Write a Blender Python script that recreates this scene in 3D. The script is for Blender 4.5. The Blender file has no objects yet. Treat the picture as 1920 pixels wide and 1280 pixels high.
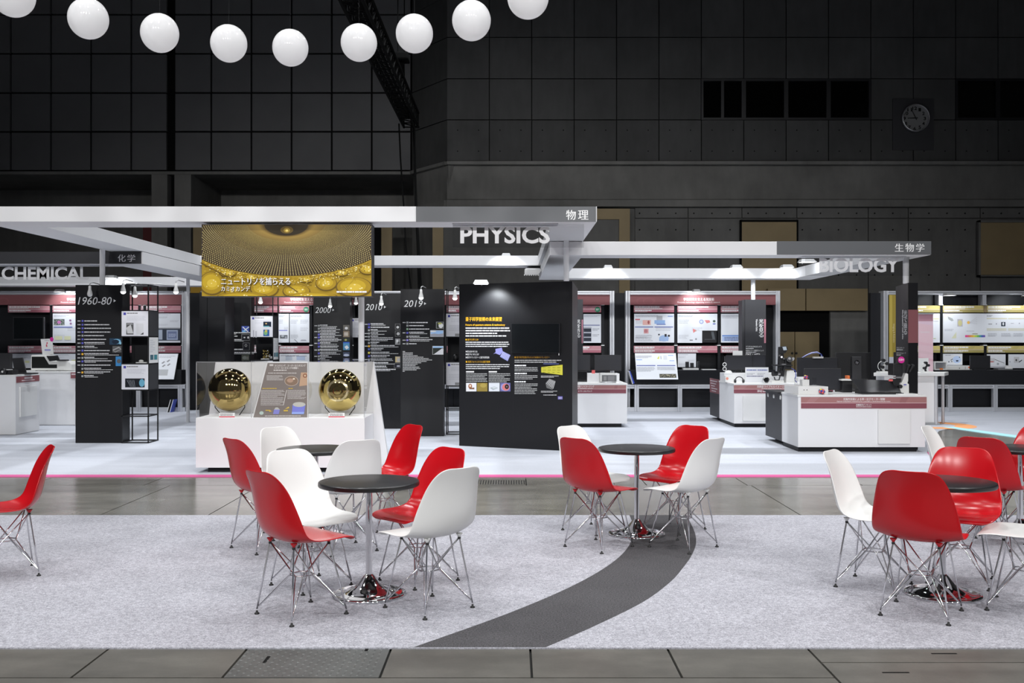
import bpy, bmesh, math, random
from mathutils import Vector, Matrix
scn = bpy.context.scene
COL = scn.collection
rnd = random.Random(7)
# ------------------------------------------------------------------ camera
F = 1867.0                      # focal length in pixels of the 1920 x 1280 frame (a 35 mm lens)
S = F / 1600.0
EYE = 1.6
cam = bpy.data.cameras.new('camera'); cam.sensor_width = 36; cam.lens = 36 * F / 1920
camo = bpy.data.objects.new('camera', cam); COL.objects.link(camo)
camo.location = (0, 0, EYE); camo.rotation_euler = (math.pi / 2, 0, 0)
cam.clip_end = 200
scn.camera = camo
# ------------------------------------------------------------------ world, exposure
scn.view_settings.view_transform = 'Standard'; scn.view_settings.look = 'None'
scn.view_settings.gamma = 1; scn.view_settings.use_curve_mapping = False
scn.view_settings.exposure = -0.62
w = bpy.data.worlds.new('world'); scn.world = w; w.use_nodes = True
w.node_tree.nodes['Background'].inputs[0].default_value = (0.8, 0.85, 1, 1)
w.node_tree.nodes['Background'].inputs[1].default_value = 0.13
# ------------------------------------------------------------------ lights of the hall (high bay spots), added fill from the front and over the booths
def spot(name, loc, power, angle, blend=0.5, radius=0.15, target=None, color=(1, 1, 1)):
    l = bpy.data.lights.new(name, 'SPOT'); l.energy = power; l.spot_size = math.radians(angle)
    l.spot_blend = blend; l.shadow_soft_size = radius; l.color = color
    o = bpy.data.objects.new(name, l); COL.objects.link(o); o.location = loc
    if target is not None:
        o.rotation_euler = (Vector(target) - Vector(loc)).to_track_quat('-Z', 'Y').to_euler()
    return o
for hx in (-6.6, -2.2, 2.2, 6.6):
    for hy in (4.6, 8.8):
        spot('high_bay_light', (hx, hy, 9.5), 1000, 112, 0.5, 0.14)
for hx in (-8, -4, 0, 4, 8):                    # added fill behind the viewer for upright faces, kept off the upper walls
    spot('front_fill_light', (hx, -7, 8.6), 3250, 58, 0.5, 0.4, (hx * 0.8, 10.5, 0.8))
for hx in (-9, -5.2, -1.6, 1.8, 5.2, 9):
    for hy in (15.2, 19.6):
        spot('booth_fill_light', (hx, hy, 9.5), 1450, 118, 1.0, 0.2, color=(0.93, 0.96, 1))  # added overhead fill for booth floor, soffits and lower back wall
# ------------------------------------------------------------------ helpers
# u is depth in units of S metres; a point seen at pixel (px, py) at depth u stands at X(px,u), Yd(u), Z(py,u)
def X(px, u): return (px - 960) * u / 1600.0
def Z(py, u): return EYE - (py - 640) * u / 1600.0
def Yd(u): return u * S
def UF(py): return 2560.0 / (py - 640.0)        # depth of a floor point

class MB:
    def __init__(s): s.v = []; s.f = []; s.c = []; s.lay = 0.0; s.smooth = []; s.pics = []
    def add(s, vs, fs, col=None, smooth=False):
        n = len(s.v); s.v += [tuple(p) for p in vs]
        for f in fs: s.f.append([i + n for i in f]); s.c.append(col); s.smooth.append(smooth)
        return s
    def box(s, x0, x1, y0, y1, z0, z1, col=None):
        if x0 > x1: x0, x1 = x1, x0
        if y0 > y1: y0, y1 = y1, y0
        if z0 > z1: z0, z1 = z1, z0
        v = [(x0,y0,z0),(x1,y0,z0),(x1,y1,z0),(x0,y1,z0),(x0,y0,z1),(x1,y0,z1),(x1,y1,z1),(x0,y1,z1)]
        return s.add(v, [(0,3,2,1),(4,5,6,7),(0,1,5,4),(1,2,6,5),(2,3,7,6),(3,0,4,7)], col)
    def pbox(s, x0, x1, y0, y1, u0, u1, col=None):
        "a box whose front face at depth u0 covers pixels x0..x1, y0..y1 and which reaches back to u1"
        return s.box(X(x0,u0), X(x1,u0), Yd(u0), Yd(u1), Z(y1,u0), Z(y0,u0), col)
    def prism(s, pts, axis, a, b, col=None):
        "extrude a polygon of 2-D points along axis (x, y or z) from a to b"
        k = len(pts)
        def m(p, t):
            if axis == 'y': return (p[0], t, p[1])
            if axis == 'x': return (t, p[0], p[1])
            return (p[0], p[1], t)
        v = [m(p, a) for p in pts] + [m(p, b) for p in pts]
        fs = [tuple(range(k - 1, -1, -1)), tuple(range(k, 2 * k))] + [(i, (i+1) % k, k + (i+1) % k, k + i) for i in range(k)]
        return s.add(v, fs, col)
    def cyl(s, p0, p1, r0, r1=None, n=12, cap=True, smooth=True, col=None):
        r1 = r0 if r1 is None else r1
        p0 = Vector(p0); p1 = Vector(p1); d = (p1 - p0).normalized()
        a = d.orthogonal().normalized(); b = d.cross(a)
        v = []
        for p, r in ((p0, r0), (p1, r1)):
            for i in range(n):
                t = 2 * math.pi * i / n
                v.append(p + a * (r * math.cos(t)) + b * (r * math.sin(t)))
        s.add(v, [(i, (i+1) % n, n + (i+1) % n, n + i) for i in range(n)], col, smooth)
        if cap: s.add(v, [tuple(range(n - 1, -1, -1)), tuple(range(n, 2*n))], col)
        return s
    def tube(s, pts, r, n=6, closed=False, col=None):
        P = [Vector(p) for p in pts]; k = len(P); v = []
        up = None
        for i, p in enumerate(P):
            if closed: t = (P[(i+1) % k] - P[i-1])
            else: t = P[min(i+1, k-1)] - P[max(i-1, 0)]
            t.normalize()
            if up is None: up = t.orthogonal().normalized()
            a = (up - t * up.dot(t)); a = a.normalized() if a.length > 1e-6 else t.orthogonal().normalized()
            up = a; b = t.cross(a)
            for j in range(n):
                q = 2 * math.pi * j / n
                v.append(p + a * (r * math.cos(q)) + b * (r * math.sin(q)))
        fs = []
        for i in range(k if closed else k - 1):
            o = i * n; o2 = ((i+1) % k) * n
            fs += [(o + j, o + (j+1) % n, o2 + (j+1) % n, o2 + j) for j in range(n)]
        if not closed: fs += [tuple(range(n-1, -1, -1)), tuple(range((k-1)*n, k*n))]
        return s.add(v, fs, col, True)
    def lathe(s, prof, c=(0,0,0), n=24, M=None, col=None):
        "revolve (r, z) points about z; M an optional matrix before the move to c"
        v = []; k = len(prof)
        for r, z in prof:
            for i in range(n):
                t = 2 * math.pi * i / n
                p = Vector((r * math.cos(t), r * math.sin(t), z))
                if M is not None: p = M @ p
                v.append(p + Vector(c))
        fs = [(a*n + i, a*n + (i+1) % n, (a+1)*n + (i+1) % n, (a+1)*n + i) for a in range(k-1) for i in range(n)]
        return s.add(v, fs, col, True)
    def ball(s, c, r, n=16, m=10, sc=(1,1,1), M=None, col=None):
        prof = [(max(1e-4, math.sin(math.pi*i/m)) * r, -math.cos(math.pi*i/m) * r) for i in range(m+1)]
        D = Matrix.Diagonal((*sc, 1)).to_3x3()
        if M is not None: D = M @ D
        return s.lathe(prof, c, n, D, col)
    # flat print, laid on a plane facing the viewer's side (-y) at depth u
    def _y(s, u):
        s.lay += 0.00012
        return Yd(u) - 0.001 - s.lay
    def rect(s, x0, y0, x1, y1, u, col):
        y = s._y(u)
        return s.add([(X(x0,u),y,Z(y1,u)),(X(x1,u),y,Z(y1,u)),(X(x1,u),y,Z(y0,u)),(X(x0,u),y,Z(y0,u))], [(0,1,2,3)], col)
    def poly(s, pts, u, col):
        y = s._y(u)
        return s.add([(X(a,u), y, Z(b,u)) for a, b in pts], [tuple(range(len(pts)))], col)
    def disc(s, cx, cy, rx, ry, u, col, n=16):
        return s.poly([(cx + rx*math.cos(2*math.pi*i/n), cy - ry*math.sin(2*math.pi*i/n)) for i in range(n)], u, col)
    def lines(s, x0, y0, x1, y1, u, n, col, r=None, ragged=0.3, fill=0.5):
        "n rows of small type"
        r = r or rnd; y = s._y(u); p = (y1 - y0) / n
        for i in range(n):
            a = x0; e = x1 - (x1 - x0) * (r.random() * ragged if (i % 3 == 2 or i == n-1) else r.random() * 0.06)
            t = y0 + i * p + p * (1 - fill) / 2; b = t + p * fill
            while a < e:
                l = min(e - a, r.uniform(2.0, 9.0) * max(0.6, p / 4))
                s.add([(X(a,u),y,Z(b,u)),(X(a+l,u),y,Z(b,u)),(X(a+l,u),y,Z(t,u)),(X(a,u),y,Z(t,u))], [(0,1,2,3)], col)
                a += l + r.uniform(0.4, 1.0) * max(0.5, p / 4)
        return s
    def text(s, body, x0, y0, x1, y1, u, col=None, bold=0.0, shear=0.0, extrude=0.0, vertical=False, dy=0.0):
        "lettering fitted to a pixel rectangle at depth u"
        if vertical == 'stack':
            k = len(body); h = (y1 - y0) / k
            for i, ch in enumerate(body):
                s.text(ch, x0, y0 + i*h + h*0.04, x1, y0 + (i+1)*h - h*0.04, u, col, bold, shear, extrude)
            return s
        if bold and max(map(ord, body)) > 0x2E00 and not extrude and vertical != 'turn':
            w_ = (x1 - x0)/len(body)*bold*0.9; 
            for q in (-w_, 0.0, w_): s.text(body, x0 + q, y0, x1 + q, y1, u, col, 0.0, shear, 0.0, vertical, dy)
            return s
        V, Fc = glyphs(body, bold, shear, 0.0)
        if vertical == 'turn': V = [(a[1], -a[0], a[2]) for a in V]
        ax = min(a[0] for a in V); bx = max(a[0] for a in V); ay = min(a[1] for a in V); by = max(a[1] for a in V)
        y = s._y(u) - dy
        WX0, WX1, WZ0, WZ1 = X(x0,u), X(x1,u), Z(y1,u), Z(y0,u)
        vv = [(WX0 + (a[0]-ax)/(bx-ax+1e-9)*(WX1-WX0), y, WZ0 + (a[1]-ay)/(by-ay+1e-9)*(WZ1-WZ0)) for a in V]
        if extrude:
            n = len(vv)
            ed = {}
            for f in Fc:
                for i in range(len(f)):
                    a, b = f[i], f[(i+1) % len(f)]
                    ed[(a, b)] = 1
            side = [(b, a, a + n, b + n) for (a, b) in ed if (b, a) not in ed]
            return s.add(vv + [(p[0], p[1] + extrude, p[2]) for p in vv], Fc + [tuple(i + n for i in reversed(f)) for f in Fc] + side, col)
        return s.add(vv, Fc, col)

_gl = {}
def glyphs(body, bold, shear, ext):
    k = (body, bold, shear)
    if k in _gl: return _gl[k]
    c = bpy.data.curves.new('lettering', 'FONT'); c.body = body; c.size = 1; c.offset = bold; c.shear = shear; c.resolution_u = 3
    o = bpy.data.objects.new('lettering', c); COL.objects.link(o)
    bpy.context.view_layer.update()
    m = bpy.data.meshes.new_from_object(o.evaluated_get(bpy.context.evaluated_depsgraph_get()))
    V = [tuple(v.co) for v in m.vertices]; Fc = [tuple(p.vertices) for p in m.polygons]
    bpy.data.objects.remove(o); bpy.data.curves.remove(c); bpy.data.meshes.remove(m)
    _gl[k] = (V, Fc)
    return _gl[k]

def make_mesh(name, mb, mat, M=None, bevel=0.0, smooth=False):
    me = bpy.data.meshes.new(name)
    V = mb.v if M is None else [tuple(M @ Vector(p)) for p in mb.v]
    me.from_pydata(V, [], mb.f)
    if any(mb.smooth) or smooth:
        for p, sm in zip(me.polygons, mb.smooth): p.use_smooth = sm or smooth
    if any(c is not None for c in mb.c):
        at = me.color_attributes.new('print_colour', 'FLOAT_COLOR', 'CORNER')
        i = 0
        for p, c in zip(me.polygons, mb.c):
            c = c or (1, 1, 1)
            for _ in range(p.loop_total):
                at.data[i].color = (*c, 1); i += 1
    if bevel:
        bm = bmesh.new(); bm.from_mesh(me)
        bmesh.ops.bevel(bm, geom=[e for e in bm.edges if len(e.link_faces) == 2 and e.calc_face_angle(0) > 0.6], offset=bevel, segments=2, affect='EDGES', profile=0.6)
        bm.to_mesh(me); bm.free()
    me.materials.append(mat)
    return me

def setp(o, label=None, cat=None, group=None, kind=None):
    if label: o['label'] = label
    if cat: o['category'] = cat
    if group: o['group'] = group
    if kind: o['kind'] = kind
    return o

class Thing:
    "an Empty at the base of a thing; parts are given in world coordinates"
    def __init__(s, name, label, cat, loc=(0,0,0), rz=0.0, group=None, kind=None):
        s.o = bpy.data.objects.new(name, None); COL.objects.link(s.o)
        s.o.empty_display_size = 0.1
        s.o.location = loc; s.o.rotation_euler = (0, 0, rz)
        s.M = Matrix.Translation(loc) @ Matrix.Rotation(rz, 4, 'Z'); s.I = s.M.inverted()
        setp(s.o, label, cat, group, kind)
    def part(s, name, mb, mat, parent=None, bevel=0.0, label=None, local=False, smooth=False, kind=None):
        me = make_mesh(name, mb, mat, None if local else s.I, bevel, smooth)
        o = bpy.data.objects.new(name, me); COL.objects.link(o); o.parent = parent or s.o
        for p in mb.pics: s.part('photograph', p, mat, parent)
        if label: o['label'] = label
        if kind: o['kind'] = kind
        return o

def solo(name, label, cat, mb, mat, loc=(0,0,0), bevel=0.0, group=None, kind=None, smooth=False):
    me = make_mesh(name, mb, mat, Matrix.Translation(loc).inverted(), bevel, smooth)
    o = bpy.data.objects.new(name, me); COL.objects.link(o); o.location = loc
    return setp(o, label, cat, group, kind)

def struct(name, mb, mat, parent=None, bevel=0.0):
    o = bpy.data.objects.new(name, make_mesh(name, mb, mat, None, bevel)); COL.objects.link(o)
    if parent: o.parent = parent
    else: o['kind'] = 'structure'
    return o

def copy_tree(o, parent=None):
    c = o.copy(); COL.objects.link(c)
    if parent: c.parent = parent
    for ch in list(o.children): copy_tree(ch, c)
    return c

# ------------------------------------------------------------------ materials
def mat(name, col, rough=0.5, metal=0.0, spec=0.5, noise=None, bump=None, emit=None, coat=0.0, trans=0.0):
    m = bpy.data.materials.new(name); m.use_nodes = True; t = m.node_tree; b = t.nodes['Principled BSDF']
    b.inputs['Base Color'].default_value = (*col, 1); b.inputs['Roughness'].default_value = rough
    b.inputs['Metallic'].default_value = metal; b.inputs['Specular IOR Level'].default_value = spec
    if coat: b.inputs['Coat Weight'].default_value = coat; b.inputs['Coat Roughness'].default_value = 0.08
    if emit:
        b.inputs['Emission Color'].default_value = (*emit[0], 1); b.inputs['Emission Strength'].default_value = emit[1]
    tc = None
    def noise_node(scale, detail=4, rg=0.55, sc=None):
        nonlocal tc
        tc = tc or t.nodes.new('ShaderNodeTexCoord')
        n = t.nodes.new('ShaderNodeTexNoise'); n.inputs['Scale'].default_value = scale
        n.inputs['Detail'].default_value = detail; n.inputs['Roughness'].default_value = rg
        if sc:
            mp = t.nodes.new('ShaderNodeMapping'); mp.inputs['Scale'].default_value = sc
            t.links.new(tc.outputs['Object'], mp.inputs[0]); t.links.new(mp.outputs[0], n.inputs['Vector'])
        else: t.links.new(tc.outputs['Object'], n.inputs['Vector'])
        return n
    if noise:      # list of (scale, lo, hi, stretch): multiplies the colour
        prev = None
        for (sc, lo, hi, st) in noise:
            n = noise_node(sc, sc=st)
            r = t.nodes.new('ShaderNodeMapRange'); r.inputs['From Min'].default_value = 0.3; r.inputs['From Max'].default_value = 0.7
            r.inputs['To Min'].default_value = lo; r.inputs['To Max'].default_value = hi
            t.links.new(n.outputs['Fac'], r.inputs['Value'])
            mx = t.nodes.new('ShaderNodeMix'); mx.data_type = 'RGBA'; mx.blend_type = 'MULTIPLY'; mx.inputs['Factor'].default_value = 1
            if prev is None: mx.inputs['A'].default_value = (*col, 1)
            else: t.links.new(prev, mx.inputs['A'])
            t.links.new(r.outputs[0], mx.inputs['B']); prev = mx.outputs['Result']
        t.links.new(prev, b.inputs['Base Color'])
    if bump:
        n = noise_node(bump[0], 3); bp = t.nodes.new('ShaderNodeBump'); bp.inputs['Strength'].default_value = bump[1]
        bp.inputs['Distance'].default_value = bump[2]
        t.links.new(n.outputs['Fac'], bp.inputs['Height']); t.links.new(bp.outputs[0], b.inputs['Normal'])
    return m

M = {}
M['carpet'] = mat('light_grey_carpet', (0.39, 0.39, 0.43), 0.95, spec=0.1, noise=[(110, 0.6, 1.38, None), (38, 0.78, 1.2, None), (3, 0.93, 1.06, None)], bump=(160, 0.5, 0.004))
M['carpet_dark'] = mat('charcoal_carpet', (0.082, 0.08, 0.085), 0.95, spec=0.1, noise=[(110, 0.5, 1.5, None), (2, 0.92, 1.08, None)], bump=(160, 0.5, 0.004))
M['booth_carpet'] = mat('pale_booth_carpet', (0.48, 0.50, 0.55), 0.9, spec=0.15, noise=[(1.5, 0.93, 1.06, (0.3, 2, 1)), (60, 0.95, 1.05, None)])
M['pink'] = mat('pink_carpet_edge', (0.55, 0.11, 0.27), 0.9, spec=0.1)
M['orange'] = mat('orange_carpet', (0.85, 0.38, 0.16), 0.9)
M['turq'] = mat('turquoise_carpet', (0.40, 0.75, 0.80), 0.9)
M['concrete_floor'] = mat('polished_concrete', (0.20, 0.192, 0.17), 0.2, spec=0.75, noise=[(1.3, 0.75, 1.2, (1, 3, 1)), (7, 0.9, 1.1, None), (60, 0.93, 1.05, None)], bump=(3, 0.03, 0.004))
M['dimmed_cover'] = mat('dimmed_concrete_cover', (0.105, 0.10, 0.088), 0.45, spec=0.4, noise=[(1.3, 0.75, 1.2, (1, 3, 1)), (7, 0.9, 1.1, None), (60, 0.93, 1.05, None)], bump=(8, 0.1, 0.006))  # floor concrete made darker, painting in the weaker light at the front
M['joint'] = mat('dark_joint', (0.012, 0.012, 0.011), 0.9)
M['checker'] = mat('rubbed_steel_cover', (0.13, 0.135, 0.13), 0.45, metal=0.5, noise=[(5, 0.85, 1.12, None)])
M['concrete'] = mat('raw_concrete', (0.185, 0.182, 0.172), 0.85, spec=0.2, noise=[(0.7, 0.8, 1.15, None), (5, 0.92, 1.06, (1, 1, .3))], bump=(30, 0.1, 0.01))
M['concrete2'] = mat('raw_concrete_dark', (0.155, 0.153, 0.147), 0.85, spec=0.2, noise=[(0.7, 0.8, 1.15, None), (5, 0.92, 1.06, (1, 1, .3))], bump=(30, 0.1, 0.01))
M['dimmed1'] = mat('dimmed_concrete', (0.082, 0.082, 0.081), 0.85, spec=0.2, noise=[(0.7, 0.85, 1.12, None), (5, 0.92, 1.06, (1, 1, .3))], bump=(30, 0.1, 0.01))  # raw concrete darkened so the light fading up the wall sits in its colour
M['dimmed2'] = mat('dimmed_concrete_dark', (0.072, 0.072, 0.071), 0.85, spec=0.2, noise=[(0.7, 0.85, 1.12, None), (5, 0.92, 1.06, (1, 1, .3))], bump=(30, 0.1, 0.01))  # second tone with the same dimming painted in
M['acoustic'] = mat('acoustic_panel_grey', (0.135, 0.135, 0.137), 0.8, spec=0.2, noise=[(1.2, 0.94, 1.05, None)])
M['void'] = mat('black_paint', (0.006, 0.006, 0.006), 0.8, spec=0.1)
M['ceiling'] = mat('dark_ceiling', (0.02, 0.02, 0.02), 0.9)
M['brown'] = mat('ochre_door_paint', (0.30, 0.225, 0.115), 0.6, noise=[(1.3, 0.9, 1.08, None)])
M['redpaint'] = mat('dark_red_paint', (0.12, 0.014, 0.014), 0.6)
M['yellowpaint'] = mat('yellow_paint', (0.62, 0.36, 0.03), 0.6)
M['white'] = mat('white_board', (0.78, 0.78, 0.79), 0.45, spec=0.3, noise=[(0.8, 0.98, 1.02, None)])
M['white2'] = mat('white_plastic', (0.78, 0.78, 0.77), 0.3)
M['greyfascia'] = mat('slate_grey_fascia', (0.105, 0.11, 0.118), 0.5)
M['dkfascia'] = mat('charcoal_fascia', (0.03, 0.03, 0.034), 0.5)
M['letter'] = mat('white_lettering', (0.86, 0.86, 0.86), 0.5)
M['black'] = mat('black_board', (0.007, 0.007, 0.0085), 0.42, spec=0.35, noise=[(1.0, 0.9, 1.1, None)])
M['black2'] = mat('black_laminate', (0.008, 0.0085, 0.011), 0.5, spec=0.3)
M['blkplastic'] = mat('black_plastic', (0.012, 0.012, 0.014), 0.4)
M['screen'] = mat('dark_screen', (0.006, 0.007, 0.008), 0.12, spec=0.5)
M['dkscreen'] = mat('matt_monitor', (0.020, 0.021, 0.027), 0.35)
M['blkmetal'] = mat('black_metal', (0.008, 0.008, 0.009), 0.45, metal=0.2)
M['alu'] = mat('anodised_aluminium', (0.62, 0.63, 0.66), 0.38, metal=0.55)
M['maroon'] = mat('maroon_header', (0.26, 0.085, 0.095), 0.5)
M['chrome'] = mat('chrome', (0.86, 0.86, 0.87), 0.06, metal=1.0)
M['wire'] = mat('chrome_wire', (0.72, 0.72, 0.74), 0.16, metal=1.0)
M['red'] = mat('red_shell_plastic', (0.45, 0.005, 0.010), 0.24, spec=0.4, bump=(260, 0.05, 0.001))
M['shell'] = mat('white_shell_plastic', (0.80, 0.80, 0.785), 0.3, spec=0.5, bump=(260, 0.05, 0.001))
M['tabletop'] = mat('black_table_laminate', (0.014, 0.014, 0.016), 0.32, spec=0.5, noise=[(40, 0.8, 1.2, None)])
M['tableedge'] = mat('black_edge_band', (0.008, 0.008, 0.009), 0.35)
M['rubber'] = mat('black_rubber', (0.01, 0.01, 0.01), 0.6)
M['gold'] = mat('gold_mirror_glass', (0.54, 0.42, 0.15), 0.04, metal=1.0)
M['gold2'] = mat('amber_mirror_glass', (0.44, 0.33, 0.13), 0.05, metal=1.0)
M['goldring'] = mat('pale_gold_ring', (0.85, 0.72, 0.42), 0.15, metal=0.9)
M['lampgrey'] = mat('lamp_housing', (0.45, 0.45, 0.45), 0.4, metal=0.4)
M['glow'] = mat('lit_lamp', (1, 1, 1), 0.5, emit=((0.95, 0.97, 1), 9.0))
M['rod'] = mat('clear_rod', (0.6, 0.6, 0.62), 0.1, metal=0.4)
M['trusscol'] = mat('black_truss', (0.003, 0.003, 0.003), 0.95, spec=0.05)
M['steel'] = mat('brushed_steel', (0.5, 0.5, 0.52), 0.3, metal=0.8)
M['instrument'] = mat('instrument_white', (0.72, 0.72, 0.70), 0.35)
M['clockface'] = mat('clock_face', (0.19, 0.19, 0.19), 0.5)
M['glassblack'] = mat('dark_window_glass', (0.0015, 0.0015, 0.0015), 0.05, spec=0.4)
M['blueitem'] = mat('blue_plastic', (0.03, 0.06, 0.4), 0.4)
M['redresin'] = mat('coral_resin', (0.75, 0.12, 0.12), 0.4)
M['yellowresin'] = mat('yellow_resin', (0.8, 0.65, 0.08), 0.4)
M['orangebtn'] = mat('orange_label', (0.85, 0.2, 0.05), 0.5)
def print_mat():
    m = bpy.data.materials.new('printed_graphic'); m.use_nodes = True; t = m.node_tree
    a = t.nodes.new('ShaderNodeAttribute'); a.attribute_name = 'print_colour'
    b = t.nodes['Principled BSDF']; t.links.new(a.outputs['Color'], b.inputs['Base Color']); b.inputs['Roughness'].default_value = 0.5
    b.inputs['Specular IOR Level'].default_value = 0.25
    return m
M['print'] = print_mat()
def glass_mat(name, tint, fac):
    m = bpy.data.materials.new(name); m.use_nodes = True; t = m.node_tree; t.nodes.clear()
    o = t.nodes.new('ShaderNodeOutputMaterial'); g = t.nodes.new('ShaderNodeBsdfGlossy'); g.inputs['Roughness'].default_value = 0.02
    tr = t.nodes.new('ShaderNodeBsdfTransparent'); tr.inputs[0].default_value = (*tint, 1)
    f = t.nodes.new('ShaderNodeFresnel'); f.inputs[0].default_value = 1.45
    k = t.nodes.new('ShaderNodeMath'); k.operation = 'MULTIPLY_ADD'; k.inputs[1].default_value = 0.9; k.inputs[2].default_value = fac
    x = t.nodes.new('ShaderNodeMixShader')
    ge = t.nodes.new('ShaderNodeNewGeometry'); iv = t.nodes.new('ShaderNodeMath'); iv.operation = 'SUBTRACT'; iv.inputs[0].default_value = 1.0; t.links.new(ge.outputs['Backfacing'], iv.inputs[1])
    mu = t.nodes.new('ShaderNodeMath'); mu.operation = 'MULTIPLY'; t.links.new(k.outputs[0], mu.inputs[0]); t.links.new(iv.outputs[0], mu.inputs[1])
    t.links.new(f.outputs[0], k.inputs[0]); t.links.new(mu.outputs[0], x.inputs[0]); t.links.new(tr.outputs[0], x.inputs[1]); t.links.new(g.outputs[0], x.inputs[2])
    t.links.new(x.outputs[0], o.inputs[0]); return m
M['acrylic'] = glass_mat('clear_acrylic', (0.99, 0.99, 0.99), 0.0)
M['frost'] = glass_mat('smoked_acrylic_sign', (0.9, 0.9, 0.9), 0.03)
def balloon_mat():
    m = bpy.data.materials.new('white_balloon_rubber'); m.use_nodes = True; t = m.node_tree; b = t.nodes['Principled BSDF']
    b.inputs['Base Color'].default_value = (0.9, 0.9, 0.9, 1); b.inputs['Roughness'].default_value = 0.12
    tl = t.nodes.new('ShaderNodeBsdfTranslucent'); tl.inputs[0].default_value = (0.95, 0.95, 0.96, 1)
    x = t.nodes.new('ShaderNodeMixShader'); x.inputs[0].default_value = 0.55
    t.links.new(b.outputs[0], x.inputs[1]); t.links.new(tl.outputs[0], x.inputs[2]); t.links.new(x.outputs[0], t.nodes['Material Output'].inputs[0])
    return m
M['balloon'] = balloon_mat()
def letter_clear():
    m = mat('translucent_lettering', (0.86, 0.86, 0.87), 0.4); t = m.node_tree
    tr = t.nodes.new('ShaderNodeBsdfTransparent'); x = t.nodes.new('ShaderNodeMixShader'); x.inputs[0].default_value = 0.08
    t.links.new(t.nodes['Principled BSDF'].outputs[0], x.inputs[1]); t.links.new(tr.outputs[0], x.inputs[2]); t.links.new(x.outputs[0], t.nodes['Material Output'].inputs[0])
    return m
M['letter_clear'] = letter_clear()
# ================================================================== the hall
# floor
b = MB(); b.box(-24, 24, -2, 42, -0.3, -0.016); floor = struct('floor', b, M['joint'])
def slab(x0, x1, y0, y1, m='concrete_floor', name='concrete_slab'):
    b = MB(); b.box(x0, x1, y0, y1, -0.02, 0.0); return struct(name, b, M[m], floor)
yA, yB = Yd(4.062), Yd(4.60)
g = 0.006
xs = [-7.0, -4.2, -2.10, -1.38, -0.63, 0.095, 0.81, 1.54]
for a, e in zip(xs, xs[1:]):
    if a == -1.38: continue
    slab(a + g, e - g, yA + g, yB, 'dimmed_cover')
slab(1.54 + g, 7, Yd(4.255) + g, yB, 'dimmed_cover')
slab(-7, 1.54 - g, 1.5, yA - g, 'dimmed_cover'); slab(1.54 + g, 7, 1.5, Yd(4.255) - g, 'dimmed_cover')
for (x, y) in ((1.79, Yd(4.12)), (2.15, Yd(4.37))):
    b = MB(); b.box(x, x + 0.13, y, y + 0.012, 0.0005, 0.0015); struct('lifting_slot', b, M['void'], floor)
cover = slab(-1.38 + g, -0.63 - g, yA + g, yB, 'checker', 'checker_plate_cover')
b = MB()
for i in range(22):
    for j in range(18):
        x = -1.36 + i * 0.0325; y = yA + 0.03 + j * 0.0325
        if y > yB - 0.01 or x > -0.65: continue
        q = 0.011 if (i + j) % 2 else 0.004; r_ = 0.015 - q
        b.add([(x-q, y, 0.0005), (x, y-r_, 0.0005), (x+q, y, 0.0005), (x, y+r_, 0.0005), (x, y, 0.003)], [(0,1,4),(1,2,4),(2,3,4),(3,0,4)])
struct('raised_lozenge', b, M['checker'], cover)['kind'] = 'stuff'
for (x, y, dy) in ((-1.235, yA + 0.22, 0.1), (-0.755, yB - 0.22, 0.1)):
    b = MB(); b.box(x - 0.008, x + 0.008, y, y + dy, 0.001, 0.0022); struct('lifting_slot', b, M['void'], cover)
yC, yD, yE = Yd(7.6), Yd(9.50), Yd(10.02)
xs = [-14, -9, -6.2, -3.8, -2.8, 2.66, 5.6, 9.5, 15]
for a, e in zip(xs, xs[1:]): slab(a + g, e - g, yC, yD - g)
xs = [-14, -8, -5.4, -4.1, -2.7, -1.2, -0.42, 0.16, 1.5, 2.62, 3.9, 5.2, 9.5, 15]
for a, e in zip(xs, xs[1:]):
    slab(a + g, e - g, yD + g, yE)
    if a == -0.42:
        b = MB()
        for i in range(19): b.box(a + 0.03 + i * 0.029, a + 0.042 + i * 0.029, yD + 0.08, yE - 0.22, 0.0005, 0.002)
        struct('drain_slot', b, M['joint'], floor)['kind'] = 'stuff'
slab(-14, -0.8, yB, yC, 'concrete_floor'); slab(-0.8 + g, 15, yB, yC, 'concrete_floor')
slab(4.4, 16, yE + g, Yd(19)); slab(-16, 4.4 - g, yE + g, Yd(28)); slab(4.4, 18, Yd(19) + g, Yd(28)); slab(-16, -7 - g, 1.5, yB)
slab(7 + g, 16, 1.5, yB)
# rest-area carpet
b = MB(); b.box(-9.5, 9.5, Yd(4.44), Yd(7.83), 0.0, 0.008)
solo('carpet', 'wide light grey speckled carpet under the tables and chairs', 'carpet', b, M['carpet'], (0, Yd(6), 0))
def fl(px, py): u = UF(py); return (X(px, u), Yd(u))
def smooth(P, k=5):
    out = []
    for i in range(len(P) - 1):
        p0, p1, p2, p3 = (Vector(P[max(0, min(len(P)-1, j))]) for j in (i-1, i, i+1, i+2))
        for q in range(k):
            t = q / k; out.append(0.5*((2*p1)+(-p0+p2)*t+(2*p0-5*p1+4*p2-p3)*t*t+(-p0+3*p1-3*p2+p3)*t*t*t))
    return out + [Vector(P[-1])]
L = smooth([fl(*p) for p in [(775,1216),(940,1157),(1053,1110),(1120,1075),(1160,1046.7),(1180,1023),(1187,1000),(1186,983),(1180,967)]])
R = smooth([fl(*p) for p in [(1023,1216),(1116.7,1175),(1206.7,1130),(1256.7,1093),(1280,1067),(1296.7,1043),(1305,1020),(1301.7,996.7),(1287,967)]])
b = MB(); n = len(L)
v = [(*p, 0.0085) for p in L] + [(*p, 0.0085) for p in R]
v += [(p[0], p[1], 0.0) for p in v]
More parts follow.
